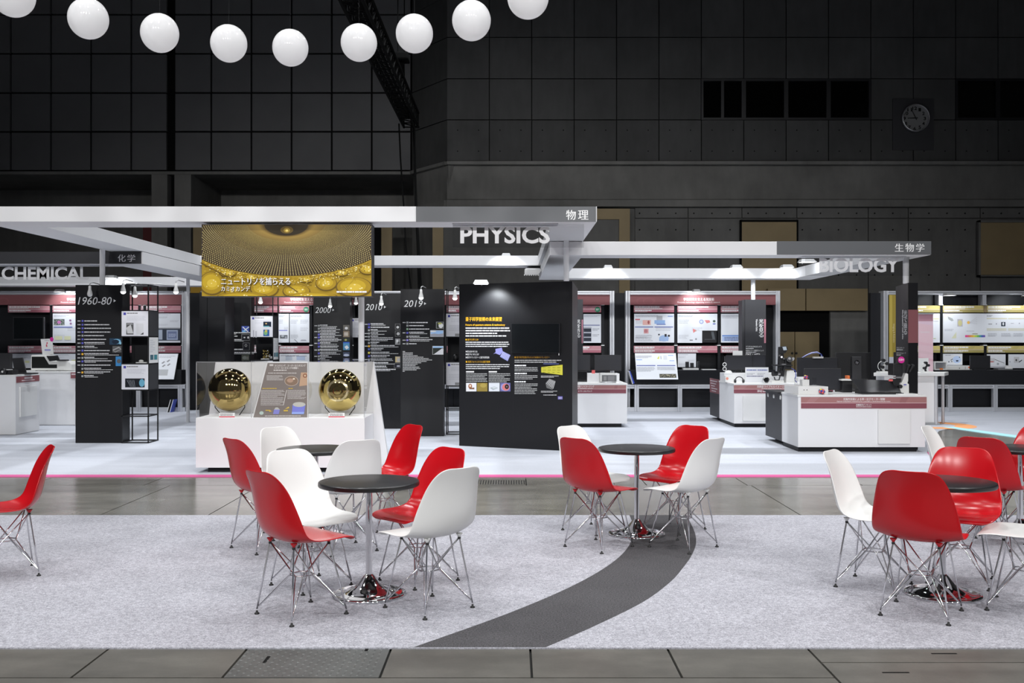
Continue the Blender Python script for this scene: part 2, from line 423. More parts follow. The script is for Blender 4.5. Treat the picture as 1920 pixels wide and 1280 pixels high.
b.add(v, [(i, n+i, n+i+1, i+1) for i in range(n-1)] + [(i, i+1, 2*n+i+1, 2*n+i) for i in range(n-1)] + [(n+i, 3*n+i, 3*n+i+1, n+i+1) for i in range(n-1)])
solo('carpet_path', 'charcoal curved carpet strip sweeping through the light grey carpet', 'carpet', b, M['carpet_dark'], (0.5, Yd(5.5), 0))
# booth carpet with its pink edge
t = Thing('booth_carpet', 'pale blue grey carpet of the booths with a pink front edge', 'carpet', (0, Yd(12), 0))
edge = [(-14, Yd(10.22)), (5.16, Yd(10.22)), (5.98, Yd(12.3)), (7.6, Yd(15.2)), (8.05, Yd(15.7)), (8.44, Yd(14.07)), (9.2, Yd(11.2)), (14, Yd(10)), (14, Yd(23.5)), (-14, Yd(23.5))]
b = MB(); b.prism(edge, 'z', 0.0, 0.006); t.part('carpet_field', b, M['booth_carpet'])
b = MB(); b.prism([(-14, Yd(10.06)), (5.22, Yd(10.06)), (6.10, Yd(12.3)), (5.98, Yd(12.3)), (5.16, Yd(10.22)), (-14, Yd(10.22))], 'z', 0.0, 0.007)
t.part('edge_strip', b, M['pink'], label='pink strip along the carpet edge')
b = MB(); c0 = (8.0, Yd(16.3))
v = [(c0[0] + r_*math.cos(q), c0[1] + r_*1.15*math.sin(q), 0.0072) for r_ in (0.42, 0.78) for q in [2*math.pi*i/40 for i in range(40)]]
b.add(v, [(i, 40+i, 40+(i+1) % 40, (i+1) % 40) for i in range(40)]); t.part('ring_inlay', b, M['orange'], label='orange ring let into the carpet')
b = MB(); b.prism([(8.02, Yd(15.9)), (8.40, Yd(14.0)), (9.16, Yd(11.2)), (9.42, Yd(11.25)), (8.66, Yd(14.1)), (8.25, Yd(15.95))], 'z', 0.0, 0.0074)
t.part('stripe_inlay', b, M['turq'], label='turquoise stripe along the carpet edge')

# walls.  the far wall right of the corner stands at u = 24, the recessed left one at u = 25.36
UW, UL = 24.0, 25.36
ZL = Z(302, UW)
wall_b = MB(); wall_b.box(X(838, UW), 19, Yd(UW) + 0.08, Yd(UW) + 0.6, ZL - 0.1, 14.2); wall_back = struct('wall_back', wall_b, M['joint'])
wl = MB(); wl.box(-21, X(773, UL), Yd(UL) + 0.10, Yd(UL) + 0.6, ZL - 0.1, 14.2); wall_left = struct('wall_left', wl, M['void'])
rows = [302, 224.6, 147.6, 70, -7.5, -84, -161, -200]
zr = [Z(r, UW) for r in rows]
def panel(x0, x1, z0, z1, u, m, parent, gap=0.014, th=0.085):
    b = MB(); b.box(x0 + gap, x1 - gap, Yd(u), Yd(u) + th, z0 + gap, z1 - gap)
    return struct('concrete_panel' if parent is wall_back else 'acoustic_panel', b, M[m], parent, 0.0)
win = {}
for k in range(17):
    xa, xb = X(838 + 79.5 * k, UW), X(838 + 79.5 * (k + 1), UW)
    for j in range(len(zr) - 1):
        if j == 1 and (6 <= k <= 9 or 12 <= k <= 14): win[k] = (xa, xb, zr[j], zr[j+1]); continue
        panel(xa, xb, zr[j], zr[j+1], UW + rnd.uniform(-0.004, 0.004), rnd.choice(('dimmed1', 'dimmed2')), wall_back)
hb = MB()
for k in range(17):
    for zz in (zr[0] + 0.28, zr[0] + 0.87):
        for q in (0.3, 0.89):
            x = X(838 + 79.5 * k, UW) + q
            hb.cyl((x, Yd(UW) - 0.006, zz), (x, Yd(UW) + 0.02, zz), 0.018, n=8)
struct('tie_hole', hb, M['void'], wall_back)['kind'] = 'stuff'
gx = [-281, -206, -130.5, -55.3, 20, 95.3, 170.6, 246, 313.5]
gx2 = [327, 396, 471.3, 546.6, 622, 697, 771]
for seq in (gx, gx2):
    for a, e in zip(seq, seq[1:]):
        for j in range(len(zr) - 1): panel(X(a, UL), X(e, UL), zr[j], zr[j+1], UL, 'acoustic', wall_left, 0.028, 0.11)
# slanted wall between the two
PC0, PC1 = (X(838, UW), Yd(UW)), (X(773, UL), Yd(UL))
dv = Vector((PC1[0]-PC0[0], PC1[1]-PC0[1])); nv = Vector((dv.y, -dv.x)).normalized()
if nv.y > 0: nv = -nv
def corner_strip(name, z0, z1, out0, m, parent, a=0.0, e=1.0, back=0.5):
    p = Vector(PC0) + dv*a + nv*out0; q = Vector(PC0) + dv*e + nv*out0
    b = MB(); b.prism([tuple(p), tuple(q), tuple(q - nv*back), tuple(p - nv*back)], 'z', z0, z1); return struct(name, b, M[m], parent)
wc = MB(); wc.prism([tuple(Vector(PC0) - nv*0.1), tuple(Vector(PC1) - nv*0.1), tuple(Vector(PC1) - nv*0.5), tuple(Vector(PC0) - nv*0.5)], 'z', 0, 14.2)
wall_corner = struct('wall_corner', wc, M['joint'])
for j in range(len(zr) - 1): corner_strip('concrete_panel', zr[j] + 0.014, zr[j+1] - 0.014, 0.0, 'dimmed2', wall_corner, back=0.09)
# ledge, recessed band and lip along the right wall, then the lower wall
def strip(name, parent, x0, x1, u, z0, z1, m, back=0.3):
    b = MB(); b.box(x0, x1, Yd(u), Yd(u) + back, z0, z1); return struct(name, b, M[m], parent)
xa, xb = X(838, UW), 19
lower = MB(); lower.box(xa, xb, Yd(24.15), Yd(24.15) + 0.5, -0.05, ZL - 0.1); wall_low = struct('wall_lower', lower, M['concrete2'])
strip('ledge', wall_low, xa, xb, 23.92, Z(309, UW), ZL - 0.012, 'concrete')
bnd = MB(); bnd.prism([(Yd(24.12), Z(309, UW)), (Yd(23.98), Z(374, UW)), (Yd(24.4), Z(374, UW)), (Yd(24.4), Z(309, UW))], 'x', xa, xb); struct('band_face', bnd, M['concrete'], wall_low)
strip('lip', wall_low, xa, xb, 23.90, Z(388, UW), Z(375.5, UW), 'concrete')
for (a, z0, z1, o_, m) in ((0, Z(309, UW), ZL - 0.012, 0.08, 'concrete'), (0, Z(374, UW), Z(309, UW), -0.05, 'concrete'), (0, Z(388, UW), Z(375.5, UW), 0.1, 'concrete'), (0, 0, Z(388, UW), 0.0, 'concrete2')):
    corner_strip('corner_face', z0, z1, o_, m, wall_corner)
edges = [1190, 1290, 1391, 1494, 1628, 1703, 1838, 1960, 2090, 2200]
for a, e in zip(edges, edges[1:]):
    for (y0, y1) in ((389, 409), (410, 556), (557, 700)):
        b = MB(); b.pbox(a + 0.8, e - 0.8, y0 + 0.6, y1 - 0.6, 24.08, 24.3); struct('concrete_panel', b, M['concrete2'], wall_low)
hb = MB()
for px in range(1200, 2000, 34):
    for py in (399, 430, 470, 515, 600): hb.cyl((X(px, 24), Yd(24.06), Z(py, 24)), (X(px, 24), Yd(24.2), Z(py, 24)), 0.02, n=8)
struct('tie_hole', hb, M['void'], wall_low)['kind'] = 'stuff'
# recess under the left wall
lint = MB(); lint.box(-21, X(773, UL), Yd(UL) - 0.02, Yd(28.2), Z(327, UL), ZL - 0.02); wall_lint = struct('wall_lintel', lint, M['concrete'])
rec = MB(); rec.box(-22, X(790, UL), Yd(28), Yd(28) + 0.4, -0.05, Z(327, UL)); wall_recess = struct('wall_recess', rec, M['concrete'])
for (a, e) in ((284, 313.5), (327, 358)):
    b = MB(); b.box(X(a, UL), X(e, UL), Yd(UL), Yd(27.99), -0.02, Z(327, UL)); struct('pier', b, M['concrete'], wall_recess)
b = MB(); b.box(X(316, UL), X(325, UL), Yd(UL) + 0.25, Yd(UL) + 0.4, -0.02, 14); struct('trim_1', b, M['void'])
# portals, doors, windows
def frame_rect(px0, px1, py0, t_, u, m, name, infill):
    b = MB(); b.pbox(px0, px0 + t_, py0, 790, u, u + 0.12); b.pbox(px1 - t_, px1, py0, 790, u, u + 0.12); b.pbox(px0 + t_, px1 - t_, py0, py0 + t_, u, u + 0.12)
    o = struct(name, b, M[m])
    b = MB(); b.pbox(px0 + t_, px1 - t_, py0 + t_, 790, u + 0.06, u + 0.1); struct('door_panel', b, M[infill], o)
    return o
frame_rect(811, 1181, 391, 20, 23.7, 'brown', 'door_1', 'concrete2')
d2 = frame_rect(362, 735, 404, 20, 25.1, 'brown', 'door_2', 'concrete')
b = MB(); b.pbox(700, 714, 425, 790, 25.05, 25.1); struct('dark_gap', b, M['void'], d2)
def leaf(name, rects, u, m):
    o = None
    for i, (a, y0, e, y1) in enumerate(rects):
        b = MB(); b.pbox(a, e, y0, y1, u, u + 0.05)
        if o is None: o = struct(name, b, M[m])
        else: struct('door_leaf', b, M[m], o)
    return o
d3 = leaf('door_3', [(1391, 416, 1494, 560)], 23.95, 'brown')
b = MB()
for (a, y0, e, y1) in ((1388, 413, 1391, 560), (1494, 413, 1497, 560), (1388, 412, 1497, 415.5)): b.pbox(a, e, y0, y1, 23.93, 24.0)
struct('door_frame', b, M['void'], d3)
d5 = leaf('door_5', [(1839, 417, 2010, 515)], 23.95, 'brown')
b = MB()
for (a, y0, e, y1) in ((1835, 413, 1839, 518), (1835, 413, 2014, 416.5), (1835, 515.5, 2014, 518)): b.pbox(a, e, y0, y1, 23.9, 24.0)
struct('door_frame', b, M['concrete'], d5)
b = MB(); b.pbox(1455, 1556, 583, 800, 23.9, 24.0); d4 = struct('door_4', b, M['void'])
for (a, e) in ((1440, 1510), (1512, 1627)):
    b = MB(); b.pbox(a, e, 541, 582, 23.6, 23.8); struct('header_panel', b, M['brown'], d4)
for (a, e) in ((1452, 1489.5), (1491, 1536)):
    b = MB(); b.pbox(a, e, 622, 796, 23.75, 23.85); lf = struct('door_leaf', b, M['brown'], d4)
for px in (1486, 1494):
    b = MB(); b.cyl((X(px, 23.7), Yd(23.72), Z(662, 23.7)), (X(px, 23.7), Yd(23.76), Z(662, 23.7)), 0.03, n=10)
    struct('door_knob', b, M['blkplastic'], d4)
b = MB(); b.pbox(1557, 1631, 583, 800, 23.8, 24.0); struct('concrete_panel', b, M['concrete'], wall_low)
b = MB(); b.pbox(268, 284, 420, 560, 27.0, 27.2); solo('red_cabinet', 'dark red wall cabinet far behind the left canopy', 'cabinet', b, M['redpaint'], (X(276, 27), Yd(27), 0))
b = MB(); b.pbox(357, 420, 538, 552, 24.6, 24.8); struct('trim_2', b, M['yellowpaint'])
b = MB(); b.box(18.6, 19, -2, Yd(24.5), 0, 14.2); struct('wall_right', b, M['concrete'])
b = MB(); b.box(-21.4, -21, -2, Yd(28.4), 0, 14.2); struct('wall_far_left', b, M['concrete'])
b = MB(); b.box(-22, 20, -2, Yd(28.6), 14.2, 14.5); struct('ceiling', b, M['ceiling'])
wi = 0
for ks, px_end in (((6, 7, 8, 9), 1633), ((12, 13, 14), 2030)):
    for k in ks:
        wi += 1
        xa, xb, z0, z1 = win[k]
        b = MB(); y0, y1 = Yd(UW) - 0.01, Yd(UW) + 0.09; q = 0.06
        b.box(xa, xb, y0, y1, z0, z0 + q); b.box(xa, xb, y0, y1, z1 - q, z1); b.box(xa, xa + q, y0, y1, z0 + q, z1 - q); b.box(xb - q, xb, y0, y1, z0 + q, z1 - q)
        if k == 6: b.box((xa+xb)/2 - 0.04, (xa+xb)/2 + 0.04, y0, y1, z0 + q, z1 - q)
        o = struct('window_%d' % wi, b, M['blkplastic'])
        for (p, r_) in (((xa + q, (xa+xb)/2 - 0.04), ((xa+xb)/2 + 0.04, xb - q)) if k == 6 else ((xa + q, xb - q),)):
            b = MB(); b.box(p, r_, Yd(UW) + 0.05, Yd(UW) + 0.06, z0 + q, z1 - q); struct('pane', b, M['glassblack'], o)
# clock
cu = 23.95; cx, cz, cy = X(1715, cu), Z(222, cu), Yd(cu)
t = Thing('wall_clock', 'round wall clock with black numerals on its dark square plate', 'clock', (cx, cy, cz))
b = MB(); b.pbox(1674, 1751, 185, 281, 23.97, 24.02); t.part('back_plate', b, M['dkfascia'])
RX = Matrix.Rotation(math.pi / 2, 3, 'X')
cr = 26 * cu / 1600
b = MB(); b.lathe([(cr - 0.03, 0), (cr, 0.0), (cr, 0.10), (cr - 0.02, 0.12), (cr - 0.035, 0.105), (cr - 0.035, 0.02)], (cx, cy, cz), 40, RX); t.part('rim', b, M['steel'])
b = MB(); b.cyl((cx, cy, cz), (cx, cy - 0.05, cz), cr - 0.02, n=40, smooth=False); t.part('dial', b, M['clockface'])
b = MB(); fu = (cy - 0.05) / S
for h in range(1, 13):
    a = math.radians(30 * h); r_ = 19
    px, py = 1715 + r_ * math.sin(a), 222 - r_ * math.cos(a); wdt = 2.4 if h < 10 else 4.4
    b.text(str(h), px - wdt, py - 3.2, px + wdt, py + 3.2, fu, (0.004,) * 3, 0.03)
t.part('numeral', b, M['print'])
def hand(ang, l, w_, dy):
    a = math.radians(ang); d = Vector((math.sin(a), 0, math.cos(a))); s_ = Vector((math.cos(a), 0, -math.sin(a)))
    c = Vector((cx, cy - dy, cz)); b = MB(); p = [c - d*0.06 - s_*w_, c - d*0.06 + s_*w_, c + d*l + s_*w_*0.6, c + d*l - s_*w_*0.6]
    b.add(p + [q + Vector((0, 0.008, 0)) for q in p], [(0,1,2,3),(7,6,5,4),(0,4,5,1),(1,5,6,2),(2,6,7,3),(3,7,4,0)]); t.part('hand', b, M['blkplastic'])
hand(268, 0.22, 0.016, 0.065); hand(-26, 0.31, 0.012, 0.075)
# ================================================================== chairs and tables
def chair_shell():
    prof = [(0.246,0.424,.145),(0.249,0.434,.180),(0.240,0.445,.203),(0.213,0.454,.222),(0.165,0.459,.233),(0.10,0.455,.240),(0.03,0.447,.244),(-0.045,0.440,.246),
            (-0.105,0.442,.247),(-0.150,0.457,.247),(-0.185,0.487,.246),(-0.207,0.525,.243),(-0.222,0.572,.238),(-0.233,0.625,.229),(-0.243,0.68,.217),(-0.254,0.735,.203),(-0.268,0.785,.187),(-0.281,0.822,.170),(-0.290,0.846,.148),(-0.295,0.859,.118),(-0.297,0.864,.08)]
    lift = [.000,.001,.002,.004,.007,.011,.017,.027,.042,.056,.066,.070,.070,.064,.056,.046,.034,.022,.014,.008,.004]
    n = len(prof); mcol = 15; v = []
    for i, (y, z, hw) in enumerate(prof):
        y0, z0, _ = prof[max(0, i-1)]; y1, z1, _ = prof[min(n-1, i+1)]
        d = Vector((0, y1-y0, z1-z0)).normalized(); nn = Vector((0, d.z, -d.y))   # towards the sitter
        if i < 3: nn = Vector((0, 0, 1))
        for j in range(mcol):
            q = -1 + 2*j/(mcol-1); a = abs(q)
            k = lift[i] * (a ** 2.4)
            p = Vector((q*hw, y, z)) + nn*k
            if i < 5: p.z -= 0.003 * (1 - i/5) * a**2
            v.append(p)
    fs = [(i*mcol+j, i*mcol+j+1, (i+1)*mcol+j+1, (i+1)*mcol+j) for i in range(n-1) for j in range(mcol-1)]
    me = bpy.data.meshes.new('shell'); me.from_pydata([tuple(p) for p in v], [], fs)
    bm = bmesh.new(); bm.from_mesh(me)
    bmesh.ops.recalc_face_normals(bm, faces=bm.faces)
    bmesh.ops.solidify(bm, geom=list(bm.faces), thickness=0.007)
    for f in bm.faces: f.smooth = True
    bm.to_mesh(me); bm.free()
    return me
def chair_proto(colour):
    r = Thing('shell_chair', 'x', 'chair'); me = chair_shell(); me.materials.append(M[colour])
    o = bpy.data.objects.new('seat_shell', me); COL.objects.link(o); o.parent = r.o
    md = o.modifiers.new('smooth', 'SUBSURF'); md.levels = 1; md.render_levels = 1
    f = 0.185; mnt = {}; ft = {}
    for sx in (-1, 1):
        for sy in (-1, 1):
            mnt[sx, sy] = Vector((sx*0.125, sy*0.118 - 0.015, 0.427)); ft[sx, sy] = Vector((sx*f, sy*f, 0.03))
    rz = 0.232; rr = 0.062
    for sx in (-1, 1):
        for sy in (-1, 1):
            m_, p = mnt[sx, sy], ft[sx, sy]
            b = MB(); b.tube([m_ + Vector((0, 0, 0.02)), m_, m_.lerp(p, 0.5), p], 0.0055, 6)
            # two braces: from the foot up to the ring and out to the neighbouring mounts
            s1 = Vector((sx*rr, sy*0.03, rz)); s2 = Vector((sx*0.03, sy*rr, rz))
            low = p + Vector((0, 0, 0.012))
            b.tube([low, low + (s1 - low)*0.05 + Vector((0, 0, -.006)), s1, mnt[sx, -sy] + Vector((0, 0, -0.005))], 0.0046, 6)
            b.tube([low, low + (s2 - low)*0.05 + Vector((0, 0, -.006)), s2, mnt[-sx, sy] + Vector((0, 0, -0.005))], 0.0046, 6)
            r.part('leg', b, M['wire'])
            b = MB(); b.lathe([(0.001, 0.022), (0.006, 0.020), (0.007, 0.010), (0.0145, 0.006), (0.0145, 0.0), (0.001, 0.0)], (p.x, p.y, 0), 12); r.part('foot_glide', b, M['rubber'])
            b = MB(); b.lathe([(0.001, -0.012), (0.008, -0.011), (0.011, -0.004), (0.019, 0.006), (0.021, 0.0105)], (m_.x, m_.y, m_.z + 0.01), 12); r.part('mount_boss', b, M[colour])
            b = MB(); b.cyl((m_.x, m_.y, m_.z - 0.014), (m_.x, m_.y, m_.z - 0.003), 0.0095, n=10); r.part('rubber_mount', b, M['rubber'])
    b = MB(); q = rr; b.tube([(q, q*.5, rz), (q*.5, q, rz), (-q*.5, q, rz), (-q, q*.5, rz), (-q, -q*.5, rz), (-q*.5, -q, rz), (q*.5, -q, rz), (q, -q*.5, rz)], 0.0046, 6, True); r.part('frame_ring', b, M['wire'])
    return r.o
used = {}
def chair(colour, x, u, fx, fy, label, group):
    o = chair_proto(colour) if colour not in used else copy_tree(used[colour])
    used.setdefault(colour, o)
    o.location = (x, Yd(u), 0.008 if 4.44 < u < 7.9 else 0)
    o.rotation_euler = (0, 0, math.atan2(fy, fx) - math.pi/2)
    o['label'] = label; o['group'] = group; o['category'] = 'chair'
A = 'chairs at the front middle table'; B_ = 'chairs at the back left table'; C_ = 'chairs at the middle right table'; D_ = 'chairs at the front right table'; E_ = 'chairs at the far right table'
chair('red', -1.23, 4.99, 1, 1, 'red shell chair with its back to us at left front of the front middle table', A)
chair('shell', -1.312, 5.577, 1, -1, 'white shell chair behind the foremost red one, seat towards the front middle table', A)
chair('shell', -0.498, 5.108, -1, 1, 'white shell chair showing its back at right front of the front middle table', A)
chair('red', -0.622, 5.69, -1, -1, 'red shell chair with glossy seat at right rear of the front middle table', A)
chair('red', -1.905, 6.59, 1, 1, 'red shell chair, back to us, left of the table before the gold spheres', B_)
chair('shell', -1.80, 7.12, 0.9, -0.75, 'white shell chair standing right against the white plinth of the gold spheres', B_)
chair('shell', -1.285, 6.535, -0.567, 0.824, 'white shell chair seen squarely from behind, behind the front middle table top', B_)
chair('red', -1.085, 7.33, -1, -0.75, 'red shell chair right of the table before the gold spheres', B_)
chair('red', 0.673, 6.626, 1, 1, 'red shell chair, back to us, left of the table on the charcoal strip', C_)
chair('shell', 0.69, 7.21, 1, -1, 'white shell chair half hidden behind a red one, left of the charcoal strip', C_)
chair('red', 1.375, 7.24, -1, -1, 'red shell chair with glossy seat right of the table on the charcoal strip', C_)
chair('shell', 1.326, 6.613, -1, 1, 'white shell chair, back to us, right of the table on the charcoal strip', C_)
chair('shell', 2.36, 5.567, 0.79, -0.615, 'white shell chair seen edge on, left of the front right table', D_)
chair('red', 2.40, 5.005, 0.567, 0.823, 'large red shell chair showing its full back before the front right table', D_)
chair('red', 2.97, 5.66, -0.48, -0.876, 'red shell chair facing us behind the front right table', D_)
chair('shell', 3.07, 5.10, -0.9, 0.6, 'white shell chair cut by the right picture edge, front right table', D_)
chair('shell', 3.80, 7.22, 0.79, -0.615, 'white shell chair at far right, rising left of the farthest red backs', E_)
chair('red', 3.76, 6.68, 0.7, 0.75, 'red shell chair, back to us, behind the red one that faces us', E_)
chair('red', 4.42, 7.25, -1, -1, 'red shell chair of which only the seat shows beside the farthest right table post', E_)
chair('red', -3.47, 5.85, -1, -0.62, 'lone red shell chair cut by the left picture edge', 'chair at the left edge')
def table(x, u, label, first=[None]):
    if first[0] is None:
        t = Thing('bistro_table', label, 'table', (0, 0, 0), 0, 'round black bistro tables')
        b = MB(); b.lathe([(0.0005, 0.716), (0.306, 0.716), (0.313, 0.714), (0.316, 0.709)], (0,0,0), 56); t.part('table_top', b, M['tabletop'])
        b = MB(); b.lathe([(0.316, 0.709), (0.317, 0.692), (0.313, 0.686), (0.0005, 0.686)], (0,0,0), 56); t.part('edge_band', b, M['tableedge'])
        b = MB(); b.lathe([(0.0205, 0.10), (0.0205, 0.67), (0.07, 0.676), (0.07, 0.686)], (0,0,0), 24); t.part('post', b, M['chrome'])
        b = MB(); b.lathe([(0.226, 0.0), (0.233, 0.004), (0.234, 0.010), (0.228, 0.016), (0.205, 0.018), (0.170, 0.021), (0.135, 0.030), (0.100, 0.046), (0.072, 0.070), (0.050, 0.098), (0.034, 0.118), (0.024, 0.128), (0.0205, 0.13)], (0,0,0), 48); t.part('foot_disc', b, M['chrome'])
        first[0] = o = t.o
    else: o = copy_tree(first[0])
    o.location = (x, Yd(u), 0.0085); o['label'] = label
table(-0.90, 5.37, 'round black bistro table on chrome foot among the four front middle chairs')
table(-1.61, 7.0, 'round black bistro table before the white plinth of the gold spheres')
table(1.03, 7.05, 'round black bistro table standing on the charcoal carpet strip')
table(2.71, 5.37, 'round black bistro table half hidden behind the large red chair back')
table(4.2, 7.05, 'round bistro table cut by the right picture edge, farthest right')

# ================================================================== balloons
BAL = [(25,-9,'leftmost white balloon, cut by the top left corner'),(165.5,35,'second white balloon from the left of the arc'),(299.5,62,'third white balloon from the left of the arc'),(429,81.5,'fourth white balloon from the left, left of the lowest one'),(544.5,89.5,'lowest white balloon at the middle of the arc'),(673,80,'white balloon hanging in front of the black truss'),(777,63,'white balloon above the black chain hoist'),(884,38.5,'second white balloon from the right end of the arc'),(990,-5,'rightmost white balloon, cut by the top edge')]
for px, py, lab in BAL:
    u = 8.0 * 550 / (640 - py); c = Vector((X(px, u), Yd(u), Z(py, u)))
    t = Thing('balloon', lab, 'balloon', c, 0, 'white balloons in an arc')
    b = MB(); b.ball(c, 0.166, 40, 24, (1, 1, 1.03)); t.part('skin', b, M['balloon'])
    b = MB(); b.cyl(c + Vector((0, 0, 0.168)), (c.x, c.y, 14.19), 0.0012, n=4); t.part('thread', b, M['blkmetal'])
# ================================================================== canopies
ZU0, ZU1, ZB0, ZB1 = 3.06, 3.245, 2.855, 3.052
def beam(t, x0, x1, u0, u1, z0, z1, m='white', name='beam'):
    b = MB(); b.box(x0, x1, Yd(u0), Yd(u1), z0, z1); return t.part(name, b, M[m], bevel=0.004)
def pole(t, px, u, z0, z1, r):
    b = MB(); b.cyl((X(px, u), Yd(u), z0), (X(px, u), Yd(u), z1), r, n=20); return t.part('pole', b, M['white'])
def fascia(t, par, x0, x1, y0, y1, u, m, texts):
    b = MB(); b.pbox(x0, x1, y0, y1, u - 0.012, u); f = t.part('fascia_panel', b, M[m], label='dark grey fascia with white characters')
    b = MB()
    for (s_, a, c, e, d) in texts: b.text(s_, a, c, e, d, u - 0.012, (0.85,) * 3, 0.018)
    t.part('lettering', b, M['print'], f)
t = Thing('canopy_frame', 'high white canopy of the middle booth with slate grey name end', 'canopy', (-2.7, Yd(13), 0))
beam(t, -6.52, 1.035, 10.4, 10.93, ZU0, ZU1); beam(t, -6.52, -5.98, 10.93, 16.35, ZU0, ZU1); beam(t, 0.50, 1.035, 10.93, 16.35, ZU0, ZU1); beam(t, -6.52, 1.035, 16.35, 16.93, ZU0, ZU1)
fascia(t, None, 780, 1117.5, 387, 415.5, 10.4, 'greyfascia', [('物', 1061.5, 393.5, 1079.5, 412), ('理', 1084, 394, 1103, 411.5)])
pole(t, 192, 13.55, Z(534, 13.4), ZU0, 0.042); pole(t, 677.5, 11.25, .006, ZU0, 0.039); pole(t, 1062, 12.36, 2.475, ZU0, 0.04)
t = Thing('canopy_frame', 'lower white canopy of the left booth with dark fascia, beneath the high one', 'canopy', (-8.5, Yd(16), 0))
beam(t, -12.5, -5.98, 13.82, 14.3, ZB0, ZB1); beam(t, -6.52, -5.98, 14.3, 19.2, ZB0, ZB1); beam(t, -12.5, -5.98, 19.2, 19.68, ZB0, ZB1)
fascia(t, None, -110, 264.5, 471.8, 494.2, 13.82, 'dkfascia', [('化', 221, 477, 235.5, 490.5), ('学', 239, 477, 253.5, 490.5)])
pole(t, 352.5, 16.84, .006, ZB0, 0.034)
t = Thing('canopy_frame', 'lower white canopy of the right booth with slate grey name end', 'canopy', (3.4, Yd(15), 0))
beam(t, 0.55, 6.08, 12.40, 12.86, ZB0, ZB1); beam(t, 0.55, 1.035, 12.86, 16.95, ZB0, ZB1); beam(t, 5.62, 6.08, 12.86, 16.95, ZB0, ZB1); beam(t, 0.55, 6.08, 16.95, 17.4, ZB0, ZB1)
fascia(t, None, 1457, 1746, 452, 477, 12.40, 'greyfascia', [('生', 1678, 456.5, 1694, 471.5), ('物', 1697.5, 456, 1713.5, 472), ('学', 1717.5, 456.5, 1733, 472)])
pole(t, 1698.5, 12.72, Z(530, 12.55), ZB0, 0.043); pole(t, 1412, 17.25, Z(561.5, 17.05), ZB0, 0.044)
# hanging acrylic name signs
def sign(label, word, px0, px1, py1, u, z_top, lx0, lx1, ly0, ly1, lm, plate):
    zt = z_top; xa, xb = X(px0, u), X(px1, u)
    t = Thing('hanging_sign', label, 'sign', ((xa+xb)/2, Yd(u), zt))
    b = MB(); b.box(xa, xb, Yd(u), Yd(u) + 0.006, Z(py1, u), zt); t.part('acrylic_sheet', b, M['frost'])
    b = MB(); b.text(word, lx0, ly0, lx1, ly1, u, None, 0.030, dy=0.002); t.part('lettering', b, M[lm])
    b = MB(); b.box(X(plate[0], u), X(plate[1], u), Yd(u) - 0.11, Yd(u) + 0.13, zt - 0.012, zt); t.part('mounting_plate', b, M['alu'], label='bright plate holding the sheet')
sign('clear acrylic sign reading PHYSICS hanging under the high canopy', 'PHYSICS', 849, 1095, 464, 10.62, ZU0, 863, 1031, 424.5, 456.5, 'letter', (849, 1046))
sign('clear acrylic sign reading CHEMICAL hanging under the left canopy', 'CHEMICAL', -70, 203, 531, 14.05, ZB0, 3, 166, 500, 524.5, 'letter', (-60, 186))
sign('clear acrylic sign reading BIOLOGY hanging under the right canopy', 'BIOLOGY', 1510, 1706, 517, 12.62, ZB0, 1536, 1686, 483.5, 510.5, 'letter_clear', (1500, 1694))
# ------------------------------------------------------------------ gold picture banner
BU = 10.45
t = Thing('picture_banner', 'wide gold detector picture banner hanging from the high canopy', 'banner', (X(537, BU), Yd(BU), Z(555.5, BU)))
b = MB(); b.pbox(378, 697, 420.3, 555.5, BU, BU + 0.2); t.part('banner_box', b, M['dkfascia'])
RX0, RY0, RX1, RY1 = 378.6, 420.8, 696.4, 555
def clip(P):
    for (ax, sgn, lim) in ((0, 1, RX0), (0, -1, RX1), (1, 1, RY0), (1, -1, RY1)):
        out = []
        for i in range(len(P)):
            a, c = P[i], P[(i+1) % len(P)]; fa, fc = sgn*(a[ax]-lim), sgn*(c[ax]-lim)
            if fa >= 0: out.append(a)
            if (fa >= 0) != (fc >= 0):
                q = fa/(fa-fc); out.append((a[0]+(c[0]-a[0])*q, a[1]+(c[1]-a[1])*q))
        P = out
        if not P: return P
    return P
b = MB()
def ell(cx, cy, ax, ay, col, n=48, raise_=True):
    P = clip([(cx + ax*math.cos(2*math.pi*i/n), cy - ay*math.sin(2*math.pi*i/n)) for i in range(n)])
    if len(P) > 2:
        if not raise_: b.lay -= 0.0005
        b.poly(P, BU, col)
def mixc(a, c, q): return tuple(a[i] + (c[i]-a[i])*q for i in range(3))
b.rect(RX0, RY0, RX1, RY1, BU, (0.42, 0.27, 0.015))
def ring(s_): return (537, 400 + 21*s_, 235*(42/235)**s_, 117.5*(21/117.5)**s_)
for i in range(40):
    s_ = i/39; c = ring(s_)
    col = mixc((0.035, 0.018, 0.010), (0.075, 0.05, 0.022), min(1, s_/.36)) if s_ < 0.36 else mixc((0.075, 0.05, 0.022), (0.36, 0.235, 0.055), (s_-0.36)/0.48) if s_ < 0.84 else mixc((0.36, 0.235, 0.055), (0.10, 0.06, 0.015), (s_-0.84)/0.16)
    ell(*c, col)
ell(537, 421, 41, 20.5, (0.03, 0.02, 0.008)); ell(538, 431, 12, 7, (0.14, 0.09, 0.02)); ell(538, 431.5, 6, 4.5, (0.4, 0.26, 0.04)); ell(538, 432, 2.6, 2.2, (0.9, 0.7, 0.2))
base_lay = b.lay
k = 0; s_ = 0.012
